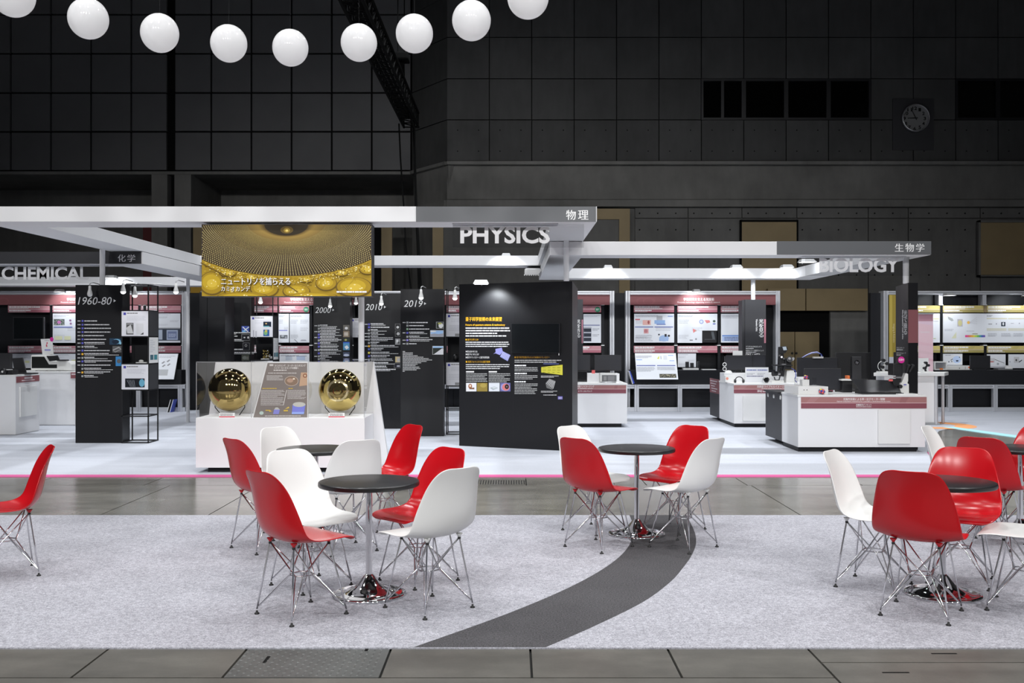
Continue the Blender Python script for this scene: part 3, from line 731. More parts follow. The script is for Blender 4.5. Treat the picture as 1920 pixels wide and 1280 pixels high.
while s_ < 0.66:
    cx_, cy_, a_, e_ = ring(s_); n_ = 270
    rad = 2*math.pi*a_/n_*0.27
    for i in range(n_):
        an = 2*math.pi*(i + 0.5*(k % 2)*0)/n_
        px, py = cx_ + a_*math.cos(an), cy_ + e_*math.sin(an)
        if not (RX0 + 1 < px < RX1 - 1 and RY0 + 1 < py < RY1 - 1): continue
        fr = 0.7 + 0.3*abs(math.cos(an)); q = rnd.uniform(0.75, 1.1)
        b.lay = base_lay
        b.poly([(px + rad*math.cos(math.pi*j/3), py + rad*fr*math.sin(math.pi*j/3)) for j in range(6)], BU, (0.42*q, 0.33*q, 0.11*q))
        if rad > 0.9:
            b.lay = base_lay + 0.0006
            b.poly([(px + rad*.4*math.cos(math.pi*j/2) - rad*.2, py + rad*.4*math.sin(math.pi*j/2) - rad*.2) for j in range(4)], BU, (0.85, 0.76, 0.45))
    k += 1; s_ += 0.0165
b.lay = base_lay + 0.002
for cx_, cy_, rx, ry in ((398,531,24,22),(441,546,20,12),(496,541,27,17),(556,546,26,13),(612,531,20,14),(664,538,34,19),(586,556,48,8),(455,558,50,11),(640,512,14,6),(428,512,16,7),(472,520,12,6),(575,524,13,6),(690,505,16,10)):
    ell(cx_, cy_, rx, ry, (0.16, 0.095, 0.01)); ell(cx_, cy_ - 0.8, rx*.93, ry*.92, (0.40, 0.255, 0.012)); ell(cx_ - rx*.05, cy_ - ry*.1, rx*.7, ry*.66, (0.55, 0.37, 0.02)); ell(cx_, cy_, rx*.4, ry*.35, (0.68, 0.48, 0.05))
    for j in range(5): ell(cx_ + rnd.uniform(-.5, .5)*rx, cy_ + rnd.uniform(-.5, .3)*ry, rnd.uniform(.8, 2.2), rnd.uniform(.8, 1.6), (0.95, 0.82, 0.38), 8)
L0 = b.lay
for j in range(420):
    px = rnd.uniform(RX0 + 3, RX1 - 3); f_ = ((px-537)/158)
    top = 517.5 - 30.5*f_*f_ + 2
    py = top + abs(rnd.gauss(0, 9)); b.lay = L0 + 0.0005*(j % 5)
    if py < RY1 - 2: ell(px, py, rnd.uniform(.5, 1.8), rnd.uniform(.4, 1.3), rnd.choice(((0.80, 0.60, 0.12), (0.22, 0.13, 0.01), (0.62, 0.44, 0.04), (0.9, 0.8, 0.4))), 7)
b.lay = L0 + 0.004
for (x0, y0, x1, y1) in ((697, 487, 640, 552), (378, 492, 430, 520), (470, 524, 456, 548), (520, 520, 560, 548)):
    b.poly([(x0, y0), (x0-1.2, y0+1.5), (x1-1.5, y1), (x1, y1-1)], BU, (0.13, 0.075, 0.01))
b.lay = L0 + 0.006
t.part('printed_picture', b, M['print'])
b = MB(); b.lay = L0 + 0.009
for (dx, col) in ((0.9, (0.06, 0.04, 0.005)), (0, (0.9, 0.9, 0.9))):
    b.text('ニュートリノを捕らえる', 416 + dx, 520.5 + dx, 545 + dx, 534.5 + dx, BU, col, 0.028); b.text('カミオカンデ', 416 + dx, 536.5 + dx, 470 + dx, 546 + dx, BU, col, 0.015)
b.lines(632, 545, 694, 549.5, BU, 1, (0.85, 0.85, 0.85), fill=0.7)
t.part('lettering', b, M['print'])
# ------------------------------------------------------------------ plinth with the gold glass spheres
cu0, cu1 = 10.37, 11.06
zt = Z(783, cu0)
t = Thing('exhibit_plinth', 'long white plinth with tapered back board carrying the gold spheres', 'plinth', (X(525, cu0), Yd(10.7), 0))
b = MB(); b.box(X(367, cu0), X(683.5, cu0), Yd(cu0), Yd(cu1), Z(876.5, cu0), zt); t.part('body', b, M['white'], bevel=0.003)
b = MB(); b.box(X(386, cu0), X(668, cu0), Yd(cu0) + 0.09, Yd(cu1), 0.006, Z(876.5, cu0)); t.part('recessed_base', b, M['black2'])
b = MB(); pts = [(X(380, cu1), 0.006), (X(729, cu1), 0.006), (X(700, cu1), Z(678, cu1)), (X(404, cu1), Z(678, cu1))]; b.prism(pts, 'y', Yd(cu1) + 0.002, Yd(cu1) + 0.09); t.part('back_board', b, M['white'])
def acase(label, p0, p1, u0, u1):
    x0, x1 = X(p0, u0), X(p1, u0); y0, y1 = Yd(u0) + 0.004, Yd(u1); z1 = Z(679.5, u0); q = 0.008
    t = Thing('acrylic_case', label, 'display case', ((x0+x1)/2, (y0+y1)/2, zt))
    for (nm, a) in (('front_pane', (x0, x1, y0, y0+q, zt, z1)), ('side_pane', (x0, x0+q, y0+q, y1, zt, z1)), ('side_pane', (x1-q, x1, y0+q, y1, zt, z1)), ('top_pane', (x0, x1, y0, y1, z1, z1+q))):
        b = MB(); b.box(*a); t.part(nm, b, M['acrylic'])
    b = MB()
    for xx in (x0, x1 - 0.006):
        b.box(xx, xx + 0.006, y0 - 0.001, y0 + 0.004, zt, z1)
    b.box(x0, x1, y0 - 0.001, y0 + 0.004, z1 + 0.004, z1 + 0.01); b.box(x1 - 0.006, x1, y0, y1, z1 + 0.004, z1 + 0.01)
    t.part('polished_edge', b, M['rod'])
acase('clear acrylic case over the left gold sphere', 367.5, 471.5, cu0, cu1)
acase('clear acrylic case over the right gold sphere', 577.5, 683, cu0, cu1)
def pmt(label, px, py, u, r, ringed):
    c = Vector((X(px, u), Yd(u), Z(py, u)))
    t = Thing('glass_sphere', label, 'glass sphere', (c.x, c.y, zt), 0, 'gold mirrored spheres in acrylic cases')
    b = MB(); b.ball(c, r, 48, 32, (1, 0.72, 1)); t.part('mirrored_bulb', b, M['gold'] if ringed else M['gold2'])
    Rf = Matrix.Rotation(math.pi/2, 3, 'X')
    ro = 0.50 if ringed else 0.46
    def fy(rr): return r*0.72*math.sqrt(max(0, 1 - rr*rr))
    b = MB()
    prof = [(r*q, fy(q) + 0.003) for q in ((0.40, 0.44, 0.47, 0.50) if ringed else (0.97, 0.98, 0.99))]
    b.lathe(prof, c, 48, Rf)
    t.part('ring', b, M['goldring'] if ringed else M['gold'])
    if ringed:
        b = MB(); b.lathe([(0.0005, fy(0) - 0.012), (r*.2, fy(.2) + 0.001), (r*.4, fy(.4) + 0.002)], c, 48, Rf); t.part('inner_window', b, M['gold2'])
    for an in (-0.75, 0.75, 0.0):
        d = Vector((math.sin(an), 0, -math.cos(an))); p = c + d*(r + 0.004)
        b = MB()
        if an == 0.0: b.cyl((p.x, p.y, zt), (p.x, p.y, p.z), 0.03, 0.05, 12); t.part('stand', b, M['acrylic'])
        else:
            b.tube([p + Vector((0, -.0, 0.01)), p - Vector((0, 0, .02)) , Vector((p.x*.6 + c.x*.4, p.y + .03, zt))], 0.006, 6); t.part('bracket', b, M['blkmetal'])
    return t
pmt('left gold mirrored glass sphere with a dark reflecting middle', 431, 730.5, 10.72, 40.2*10.72/1600, False)
pmt('right gold mirrored glass sphere with a pale ring on its face', 637.5, 731, 10.72, 40*10.72/1600, True)
for (px0, px1, lab) in ((411, 440, 'small white and red name card under the left gold sphere'), (616, 646, 'small white and red name card under the right gold sphere')):
    u = cu0 + 0.06
    t = Thing('name_card', lab, 'card', (X((px0+px1)/2, u), Yd(u), zt), 0, 'name cards in the acrylic cases')
    b = MB(); zb = zt; b.box(X(px0, u), X(px1, u), Yd(u), Yd(u) + 0.012, zb, zb + 0.055); t.part('card', b, M['white2'])
    b = MB(); yb = 640 + (EYE - zb)*1600/u
    b.rect(px0, yb - 2.0, px1, yb - 0.1, u, (0.6, 0.05, 0.08)); b.lines(px0 + 2, yb - 7.5, px1 - 2, yb - 2.6, u, 2, (0.25, 0.25, 0.25)); t.part('print', b, M['print'])
# slanted information plate between the cases
iu = 10.42
t = Thing('information_plate', 'brown slanted information plate between the two gold spheres', 'sign', (X(526, iu), Yd(iu), zt))
b = MB(); P = [(473.5, 783), (576.5, 783), (576.5, 679.5), (501, 679.5)]
b.prism([(X(a, iu), Z(c, iu)) for a, c in P], 'y', Yd(iu), Yd(iu) + 0.02); t.part('plate', b, M['white2'])
b = MB(); BR = (0.215, 0.185, 0.17)
b.poly([(475, 782.4), (576, 782.4), (576, 680.2), (501.8, 680.2)], iu, BR); WH = (0.75, 0.72, 0.7)
b.text('カミオカンデ、スーパーカミオカンデ', 515, 683, 573, 687, iu, WH, 0.03); b.text('ハイパーカミオカンデの挑戦へ', 514, 687.6, 560, 691.6, iu, WH, 0.03); b.rect(505.5, 682.4, 512.5, 686, iu, (0.55, 0.52, 0.5)); b.lines(513, 692.3, 545, 695.3, iu, 1, WH)
b.lines(503, 697.5, 574, 701, iu, 1, (0.6, .57, .55), fill=.4); b.lines(500, 703, 531, 713, iu, 5, (0.62, .59, .57), fill=.4)
b.disc(546.5, 714, 13, 9.5, iu, (0.5, 0.42, 0.36), 28); b.disc(546.5, 714, 12, 8.5, iu, (0.25, 0.17, 0.12), 28); b.disc(544, 713, 6, 4, iu, (0.45, 0.3, 0.22)); b.disc(551, 710, 2.2, 1.4, iu, (0.85, 0.75, 0.6))
b.poly([(561, 724), (576, 722), (576, 698), (564.5, 698)], iu, (0.5, 0.33, 0.22)); b.disc(572, 704, 4, 4, iu, (0.25, 0.1, 0.06)); b.disc(572, 704, 2, 2, iu, (0.6, 0.45, 0.3))
b.lines(492, 727, 521, 729, iu, 1, (0.6, 0.42, 0.08), fill=.8); b.lines(541, 727, 550, 729, iu, 1, (0.6, 0.42, 0.08), fill=.8)
b.lines(489, 730.5, 534, 760, iu, 13, (0.6, .57, .55), fill=.42); b.lines(539, 730.5, 574, 748, iu, 8, (0.6, .57, .55), fill=.42)
b.poly([(531, 759), (532, 759), (538, 731), (537, 731)], iu, WH)
b.disc(490.5, 774, 4, 3.4, iu, (0.45, 0.55, 0.5)); b.rect(498, 768, 507, 770, iu, (.6, .42, .08)); b.poly([(505, 772), (511, 770.5), (505, 769)], iu, (.7, .45, .08))
b.poly([(512, 776), (523, 776), (525, 767.5), (514, 767.5)], iu, (0.25, 0.25, 0.62)); b.poly([(514, 767.5), (525, 767.5), (521, 763.5), (517, 763.5)], iu, (.5, .5, .48))
b.rect(532, 768, 540, 771, iu, (.6, .42, .08)); b.poly([(534, 767), (543, 764.5), (541, 762)], iu, (.7, .5, .1))
b.poly([(547, 776), (570, 776), (573, 758), (549, 758)], iu, (0.2, 0.22, 0.65)); b.poly([(547, 776), (570, 776), (570.7, 772), (547.5, 772)], iu, (.3, .4, .8)); b.disc(561, 758, 11.8, 4.6, iu, (.5, .5, .46), 24)
b.lines(497, 778, 575, 781, iu, 1, (.6, .57, .55))
t.part('print', b, M['print'])
# ------------------------------------------------------------------ free-standing black panels
WHT = (0.8, 0.8, 0.8); TWH = (0.62, 0.62, 0.63); GOLD = (0.75, 0.42, 0.02)
def pic(b, x0, y0, x1, y1, u, bg, shapes, border=None):
    host = b; b = MB(); b.lay = 0.002; host.pics.append(b)
    if border: b.rect(x0 - .7, y0 - .7, x1 + .7, y1 + .7, u, border)
    b.rect(x0, y0, x1, y1, u, bg)
    w_, h_ = x1 - x0, y1 - y0
    for (k_, *a) in shapes:
        col = a[-1]
        if k_ == 'r': b.rect(x0 + a[0]*w_, y0 + a[1]*h_, x0 + a[2]*w_, y0 + a[3]*h_, u, col)
        elif k_ == 'e': b.disc(x0 + a[0]*w_, y0 + a[1]*h_, a[2]*w_, a[3]*h_, u, col, 14)
        else: b.poly([(x0 + p*w_, y0 + q*h_) for p, q in a[0]], u, col)
def timeline(b, u, x_year, x_icon, x_txt, rows_, x_end):
    for (y, icon, l1, l2, yr) in rows_:
        if yr: b.lines(x_year, y - 1.2, x_year + 5.5, y + 1.2, u, 1, (0.6,) * 3, ragged=0, fill=.66)
        if icon: b.rect(x_icon, y - 1.8, x_icon + 3.6, y + 1.8, u, icon)
        if l2:
            b.lines(x_txt, y - 2.4, x_txt + l1, y + 0.2, u, 1, TWH, ragged=0, fill=.66); b.lines(x_txt + 1, y + 0.5, x_txt + l2, y + 2.7, u, 1, (.6,) * 3, ragged=0, fill=.5)
        else: b.lines(x_txt, y - 1.4, x_txt + l1, y + 1.4, u, 1, TWH, ragged=0, fill=.66)
BLU, GRY, ORG = (0.12, 0.12, 0.5), (0.35, 0.36, 0.36), (0.8, 0.45, 0.05)
def arrow(b, x, y, h, u): b.poly([(x, y - h/2), (x, y + h/2), (x + h*.8, y)], u, WHT)
# 1960-80
u = 13.4
t = Thing('display_panel', 'tall black panel headed 1960-80 with a timeline', 'display panel', (X(185, u), Yd(u), 0), 0, 'black timeline panels')
b = MB(); b.pbox(141.5, 228.5, 534, 830.8, u, u + 0.28); t.part('board', b, M['black'])
b = MB(); b.text('1960-80', 146, 556.8, 209.5, 571, u, WHT, 0.0, 0.22); arrow(b, 213, 563.7, 5.6, u); t.part('lettering', b, M['print'])
b = MB(); rr = []
for i, (y, ic, l1, l2) in enumerate([(601.5,BLU,24,0),(608.5,BLU,47,0),(615.3,BLU,50,0),(622.3,BLU,49,0),(629,GRY,37,0),(636,BLU,41,0),(643,BLU,38,39),(650,GRY,19,25),(657,BLU,48,0),(663.7,ORG,46,65),(670.7,GRY,19,44),(677.3,BLU,52,22),(684.2,GRY,50,0),(691.3,GRY,32,54),(698,ORG,49,36),(705,GRY,18,26)]): rr.append((y, ic, l1, l2, i not in (13, 15)))
timeline(b, u, 145.5, 153, 158, rr, 228)
pic(b, 205.5, 634, 228, 646, u, (0.02, 0.05, 0.09), [('e', .6, .5, .35, .4, (0.2, .45, .65)), ('e', .5, .55, .3, .35, (.01, .02, .04)), ('e', .9, .75, .1, .2, (.3, .6, .75))])
pic(b, 211, 648.5, 228, 660.5, u, (0.12, .12, .12), [('p', [(0, .6), (.7, .1), (1, .5), (.3, 1)], (.4, .4, .4)), ('p', [(.1, .7), (.7, .3), (.9, .5), (.3, .9)], (.12, .12, .12))])
pic(b, 217, 668, 228, 686, u, (0.05, .25, .55), [('e', .55, .5, .35, .22, (.12, .12, .12))])
t.part('print', b, M['print'])
# 1990, partly hidden
u = 16.3
t = Thing('display_panel', 'black timeline panel behind the gold banner, heading cut to its last digit', 'display panel', (X(440, u), Yd(u), 0), 0, 'black timeline panels')
b = MB(); b.pbox(392, 469.5, 552.5, 900, u, u + 0.25); t.part('board', b, M['black'])
b = MB(); b.text('1990', 395, 566.5, 428, 580, u, WHT, 0.0, 0.22); arrow(b, 430.5, 573.5, 5.2, u); t.part('lettering', b, M['print'])
b = MB()
for (y, l1, l2) in ((606, 10, 0), (612.5, 6, 0), (618, 13, 16), (624, 48, 22), (630.5, 25, 14), (637, 40, 36), (643, 17, 18), (655, 41, 0), (661, 60, 55), (668, 10, 0), (674, 16, 0)):
    b.lines(405, y - 1.6, 421 + l1, y + (0.6 if l2 else 1.4), u, 1, WHT, ragged=0, fill=.85)
    if l2: b.lines(405, y + 1, 421 + l2, y + 3, u, 1, (.6,) * 3, ragged=0, fill=.7)
pic(b, 453, 611, 467.5, 622.5, u, (.06, .1, .4), [('p', [(.2, .1), (.9, .9), (.8, 1), (.1, .2)], (.8, .8, .8)), ('p', [(.9, .1), (.1, .9), (.2, 1), (1, .2)], (.7, .75, .8)), ('e', .3, .85, .25, .15, (.2, .5, .8))])
pic(b, 453.5, 627, 467.5, 638, u, (.015, .015, .02), [('e', .35, .5, .12, .12, WHT), ('e', .85, .5, .12, .2, WHT)], (.3, .3, .3))
pic(b, 456, 643, 467.5, 656, u, (.015, .015, .02), [('e', .45, .35, .2, .2, (.5, .5, .5)), ('e', .45, .35, .12, .13, (.02, .02, .02))], (.25, .25, .25))
pic(b, 453, 665, 467.5, 676, u, (.12, .13, .1), [('e', .4, .5, .3, .3, (.3, .32, .28)), ('r', .6, .3, .9, .8, (.25, .25, .22))])
t.part('print', b, M['print'])
b = MB(); u = 15.3; b.pbox(374, 422, 547.5, 807, u, u + 0.5)
t = Thing('display_panel', 'plain black panel side left of the gold spheres, without any print', 'display panel', (X(398, u), Yd(u), 0)); t.part('board', b, M['black'])
b = MB(); b.pbox(388, 388.8, 549, 800, u - 0.004, u); t.part('board_joint', b, M['void'])
# 2000
u = 17.0
t = Thing('display_panel', 'black timeline panel headed 2000, just left of the white post', 'display panel', (X(622, u), Yd(u), 0), 0, 'black timeline panels')
b = MB(); b.pbox(587.5, 656.5, 554, 890, u, u + 0.25); t.part('board', b, M['black'])
b = MB(); b.text('2000', 590.8, 575.8, 620.5, 586.6, u, WHT, 0.0, 0.22); arrow(b, 623.3, 581, 4.6, u); t.part('lettering', b, M['print'])
b = MB(); rr = [(610.5,GRY,14,32),(616,GRY,30,38),(621.5,GRY,30,36),(627,BLU,29,40),(632.5,BLU,28,34),(638,GRY,40,34),(643.5,BLU,20,32),(649.7,BLU,35,33),(656,GRY,34,40),(662.2,BLU,31,38),(667.8,GRY,16,22),(673,GRY,10,18)]
timeline(b, u, 589.5, 596, 600, [(y, i, a, c, q % 2 == 0) for q, (y, i, a, c) in enumerate(rr)], 640)
for (y0, y1, bg, sh) in ((609, 619, (.16, .15, .13), [('e', .5, .6, .25, .25, WHT)]), (620, 632, (.22, .17, .12), [('e', .3, .5, .15, .35, (.5, .45, .4)), ('e', .6, .5, .15, .35, (.55, .5, .42))]), (634, 640, (.03, .04, .03), [('e', .4, .5, .2, .3, (.4, .4, .15))]), (641, 656, (.1, .3, .5), [('p', [(.2, .6), (.6, .4), (.9, .7), (.5, .95)], WHT), ('r', 0, 0, 1, .15, (.05, .15, .6))]), (660, 668, (.08, .1, .16), [('e', .5, .7, .45, .3, (.6, .65, .8))]), (671, 678, (.12, .12, .2), [('e', .5, .6, .4, .5, (.35, .37, .5))])):
    pic(b, 643.5, y0, 655.5, y1, u, bg, sh)
t.part('print', b, M['print'])
# 2010
u = 15.6
t = Thing('display_panel', 'black timeline panel headed 2010, just right of the white post', 'display panel', (X(717, u), Yd(u), 0), 0, 'black timeline panels')
b = MB(); b.pbox(683, 770, 549.5, 803.8, u, u + 0.2); t.part('board', b, M['black'])
b = MB(); b.text('2010', 685.2, 569.8, 716.7, 581.3, u, WHT, 0.0, 0.22); arrow(b, 720, 575.4, 4.8, u); t.part('lettering', b, M['print'])
b = MB(); rr = [(607.8,BLU,24,28),(613.3,BLU,35,0),(619,GRY,13,30),(625,GRY,14,26),(631,GRY,14,42),(636.8,GRY,42,32),(642.8,GRY,16,12),(648.7,ORG,45,52),(654.5,(.1, .16, .5),24,20),(661.2,(.7, .6, .1),35,52),(667.5,BLU,36,30),(674,GRY,40,42)]
timeline(b, u, 684, 690, 695, [(y, i, a, c, q in (0, 3, 4, 5, 7, 11)) for q, (y, i, a, c) in enumerate(rr)], 740)
for (y, l1, l2) in ((680.5, 22, 34), (687, 18, 20), (693, 36, 26)): b.lines(702, y - 2, 706 + l1, y + .4, u, 1, WHT, ragged=0, fill=.85); b.lines(702, y + .8, 706 + l2, y + 2.6, u, 1, (.6,) * 3, ragged=0, fill=.7)
for (x0, y0, x1, y1, bg, sh) in ((741.5, 607.5, 750, 617, (.02, .02, .02), [('e', .5, .6, .3, .25, (.6, .6, .6))]), (741.5, 620.5, 750, 630.5, (.02, .02, .02), [('e', .6, .5, .35, .3, (.5, .5, .5))]), (741.5, 635, 750, 645.5, (.35, .35, .35), [('e', .4, .4, .2, .3, WHT), ('e', .7, .7, .25, .2, (.1, .1, .1))]), (741.5, 668.5, 750, 679, (.6, .5, .35), [('r', .4, .3, 1, .8, (.5, .5, .5)), ('r', 0, 0, .2, 1, (.7, .55, .2))]), (739.5, 681.5, 750, 689, (.02, .02, .03), [('e', .7, .6, .3, .2, (.5, .5, .55))])):
    pic(b, x0, y0, x1, y1, u, bg, sh, (.2, .2, .2))
t.part('print', b, M['print'])
# 2019
u = 14.35
t = Thing('display_panel', 'black timeline panel headed 2019 with two snowy mountain photographs', 'display panel', (X(790, u), Yd(u), 0), 0, 'black timeline panels')
b = MB(); b.pbox(751, 831.5, 541.8, 818.2, u, u + 0.3); t.part('board', b, M['black'])
b = MB(); b.text('2019', 757, 562.7, 792.5, 575.2, u, WHT, 0.0, 0.22); arrow(b, 795.3, 569, 5, u); t.part('lettering', b, M['print'])
b = MB()
for (y, ic, l1, l2, yr) in ((604.5, GRY, 35, 0, 1), (610.3, GRY, 28, 0, 0), (616.7, (.3, .45, .3), 38, 0, 0), (623.8, BLU, 28, 34, 1), (631.2, GRY, 20, 37, 0), (637.5, (.3, .25, .7), 44, 38, 1), (644.2, GRY, 14, 0, 1)): timeline(b, u, 755, 762, 767, [(y, ic, l1, l2, yr)], 820)
for q, l in enumerate((5, 19, 19, 28, 39, 49, 55, 45, 35, 28, 24, 31, 33, 26, 4)): b.lines(755, 657.5 + q*2.65, 755 + l, 660 + q*2.65, u, 1, (.5,) * 3, ragged=0, fill=.6)
pic(b, 818.5, 604, 831, 615, u, (.04, .05, .04), [('e', .65, .55, .35, .45, WHT), ('e', .5, .2, .3, .15, (.5, .5, .15))], (.5, .5, .5))
pic(b, 807.5, 619.5, 831, 630.5, u, (.35, .55, .85), [('p', [(0, .6), (.3, .5), (.6, .6), (1, .5), (1, 1), (0, 1)], (.35, .36, .42)), ('e', .2, .15, .25, .12, WHT)], (.6, .6, .6))
pic(b, 811.5, 649, 831, 664, u, (.03, .035, .03), [('r', 0, 0, 1, .2, (.4, .62, .9)), ('p', [(.1, 1), (.9, .25), (1, .3), (1, 1)], (.75, .75, .78))], (.5, .5, .5))
t.part('print', b, M['print'])
# the large future panel, turned a little
ua, ub = 13.05, 12.40
xa, xb = X(861, ua), X(1073, ub); ya, yb = Yd(ua), Yd(ub); ZT = 2.475
t = Thing('display_panel', 'broad black panel with yellow headings and a wall screen', 'display panel', ((xa+xb)/2, ya, 0))
b = MB(); b.prism([(xa, ya), (xb, yb), (X(1083, 14.1), Yd(14.1)), (xa, Yd(14.1))], 'z', 0.006, ZT); t.part('board', b, M['black'])
xm = X(963, 12.75)
LEN = math.hypot(xb - xa, yb - ya); dirx = Vector(((xb-xa)/LEN, (yb-ya)/LEN, 0))
def onpanel(b_):
    "lay print drawn at depth ua on to the turned face"
    for i, p in enumerate(b_.v):
        # pixel of the point as drawn, then the point of the face behind that pixel
        px = 960 + p[0]*1600/ua; py = 640 - (p[2]-EYE)*1600/ua; lift = Yd(ua) - p[1]
        # depth of the face along this viewing direction
        k_ = (px - 960)/F
        # (x = k y) on the line xa + s*dx, ya + s*dy
        s_ = (k_*ya - xa)/(dirx.x - k_*dirx.y)
        yy = ya + s_*dirx.y
        b_.v[i] = (xa + s_*dirx.x + dirx.y*lift, yy - dirx.x*lift, EYE - (py-640)*yy/F)
    for p in b_.pics: onpanel(p)
    return b_
b = MB(); u = ua
b.text('量子科学技術の未来展望', 873, 594, 941, 602, u, GOLD, 0.014); b.text('Future of quantum science & technology', 873, 607, 947, 611.5, u, GOLD, 0.02)
t.part('lettering', onpanel(b), M['print'])
b = MB()
b.lines(873, 612.5, 957, 632, u, 4, TWH, fill=.46)
b.text('■ 量子力学とは?', 873, 634.6, 897, 638.4, u, GOLD, 0.012); b.lines(873, 639.5, 957, 651, u, 3, TWH, fill=.46)
b.text('▶重ね合わせとは', 873.6, 656.8, 895, 660.6, u, WHT, 0.010); b.text('▶量子もつれとは?', 873.6, 662.2, 898, 666, u, WHT, 0.010); b.text('▶量子テクノロジーと量子科学技術', 873.6, 667.8, 917.5, 671.8, u, WHT, 0.010)
g_ = MB(); g_.lay = .002; b.pics.append(g_); h_ = b; b = g_
b.poly([(929, 654), (941, 651.5), (943, 659), (937.5, 665.5), (929, 662), (925, 663.5), (929.5, 660)], u, (.28, .28, .62)); b.poly([(937.5, 668.5), (943, 658.3), (957.4, 665.5), (952, 677)], u, (.25, .27, .55))
for q in range(6): b.poly([(939 + q*2.4, 667.5 + q*1.4), (939.8 + q*2.4, 667.9 + q*1.4), (944.4 + q*2.2, 659.8 + q*1.1), (943.6 + q*2.2, 659.3 + q*1.1)], u, (.5, .5, .7))
b = h_; b.text('■ 光科フォトニクスと量子技術', 873.6, 676, 919, 680, u, GOLD, 0.012); b.lines(873.6, 681.5, 957.4, 692.6, u, 3, TWH, fill=.44)
b.rect(874, 695.5, 889, 698, u, WHT); b.rect(916.5, 695.5, 932, 698, u, WHT); b.lines(874, 699, 914, 716, u, 6, (.5,) * 3, fill=.4); b.lines(916.5, 699, 957.5, 717, u, 6, (.5,) * 3, fill=.4)
pic(b, 874, 717.5, 893.5, 733.5, u, (.78, .78, .8), [('e', .4, .4, .18, .3, (.35, .12, .05)), ('e', .4, .35, .08, .15, (.9, .75, .6)), ('p', [(.4, .6), (.8, .55), (.8, .75), (.3, .75)], (.2, .1, .06))])
pic(b, 894.5, 717.5, 914.2, 733.5, u, (.3, .22, .05), [('e', .6, .3, .3, .25, (.42, .32, .08))])
pic(b, 916.7, 717.5, 937, 733.5, u, (.7, .73, .78), [('p', [(.1, .6), (.5, .4), (.85, .6), (.4, .85)], (.4, .45, .48)), ('p', [(.25, .55), (.5, .42), (.75, .58), (.45, .7)], (.6, .64, .66))])
pic(b, 938, 717.5, 957.2, 733.5, u, (.15, .15, .35), [('e', .5, .5, .45, .48, (.3, .3, .6)), ('e', .55, .5, .36, .42, (.65, .2, .2)), ('e', .65, .45, .2, .28, (.01, .01, .01)), ('e', .65, .45, .08, .12, (.2, .15, .15))])
b.text('■ 量子科学技術がもたらす未来のテクノロジー', 965, 667.6, 1031, 671.6, u, (.5, .26, .02), 0.02); b.lines(965, 673.5, 1055, 680.5, u, 2, (.55,) * 3, fill=.5)
for (y, n_, hl) in ((685, 3, 22), (700, 3, 23), (715.4, 7, 21)): b.lines(965, y - 1.5, 965 + hl, y + 1.5, u, 1, WHT, ragged=0, fill=.9); b.lines(965, y + 2.6, 1009.5, y + 2.6 + n_*3.0, u, n_, (.5,) * 3, fill=.42)
g_ = MB(); g_.lay = .002; b.pics.append(g_); b = g_
b.rect(1019, 681.4, 1048, 682.4, u, (.2, .25, .6)); b.poly([(1015, 688), (1055, 683.5), (1055, 703), (1015, 698)], u, (.62, .58, .06))
for q in range(4): b.lines(1018 + q*9, 687, 1024 + q*9, 700, u, 3, (.35, .33, .03), fill=.3)
b = h_; b.lines(1014.5, 703.5, 1048, 708, u, 2, (.55,) * 3); g_ = MB(); g_.lay = .002; b.pics.append(g_); b = g_; b.poly([(1023, 718), (1030, 709.5), (1042, 714), (1036, 730.5), (1025, 727)], u, (.16, .16, .16))
for q in range(6): b.poly([(1024 + q*2.5, 719 + q*1.8), (1025 + q*2.5, 719.6 + q*1.8), (1032 + q*1.9, 710.8 + q*.9), (1031 + q*1.9, 710.4 + q*.9)], u, (.55,) * 3)
b = h_; b.lines(1014.5, 732, 1047, 736, u, 2, (.55,) * 3); b.lines(1019, 739, 1054, 741.6, u, 1, (.55,) * 3); b.rect(1046.3, 742.6, 1055, 748.6, u, (.15, .13, .42)); b.text('大阪大', 1047, 744.2, 1054.4, 747.2, u, WHT, .02)
b.rect(962.2, 540, 962.6, 836, u, (.03, .03, .035))
t.part('print', onpanel(b), M['print'])
def screen_on_panel():
    b = MB()
    b.rect(960.5, 606, 1052, 662, ua, None); b.c = [None]*len(b.f)
    onpanel(b); q = [Vector(p) for p in b.v]; nrm = Vector((dirx.y, -dirx.x, 0))
    s_ = MB(); s_.add([*q, *[p + nrm*0.05 for p in q]], [(4,5,6,7), (0,1,5,4), (1,2,6,5), (2,3,7,6), (3,0,4,7), (3,2,1,0)])
    t = Thing('flat_television', 'black flat television on the broad black panel', 'television', tuple(q[0].lerp(q[1], .5)))
    t.part('housing', s_, M['blkplastic'])
    c_ = (q[0]+q[2])/2; s_ = MB(); p2 = [c_ + (p - c_)*0.97 + nrm*0.052 for p in q]; s_.add(p2, [(0,1,2,3)]); t.part('screen', s_, M['screen'])
    s_ = MB(); s_.cyl(q[1] + nrm*0.03 + Vector((-.02, 0, .12)), q[1] + nrm*0.03 + Vector((-.02, 0, -.03)), 0.006, n=6); t.part('dangling_plug', s_, M['white2'])
screen_on_panel()
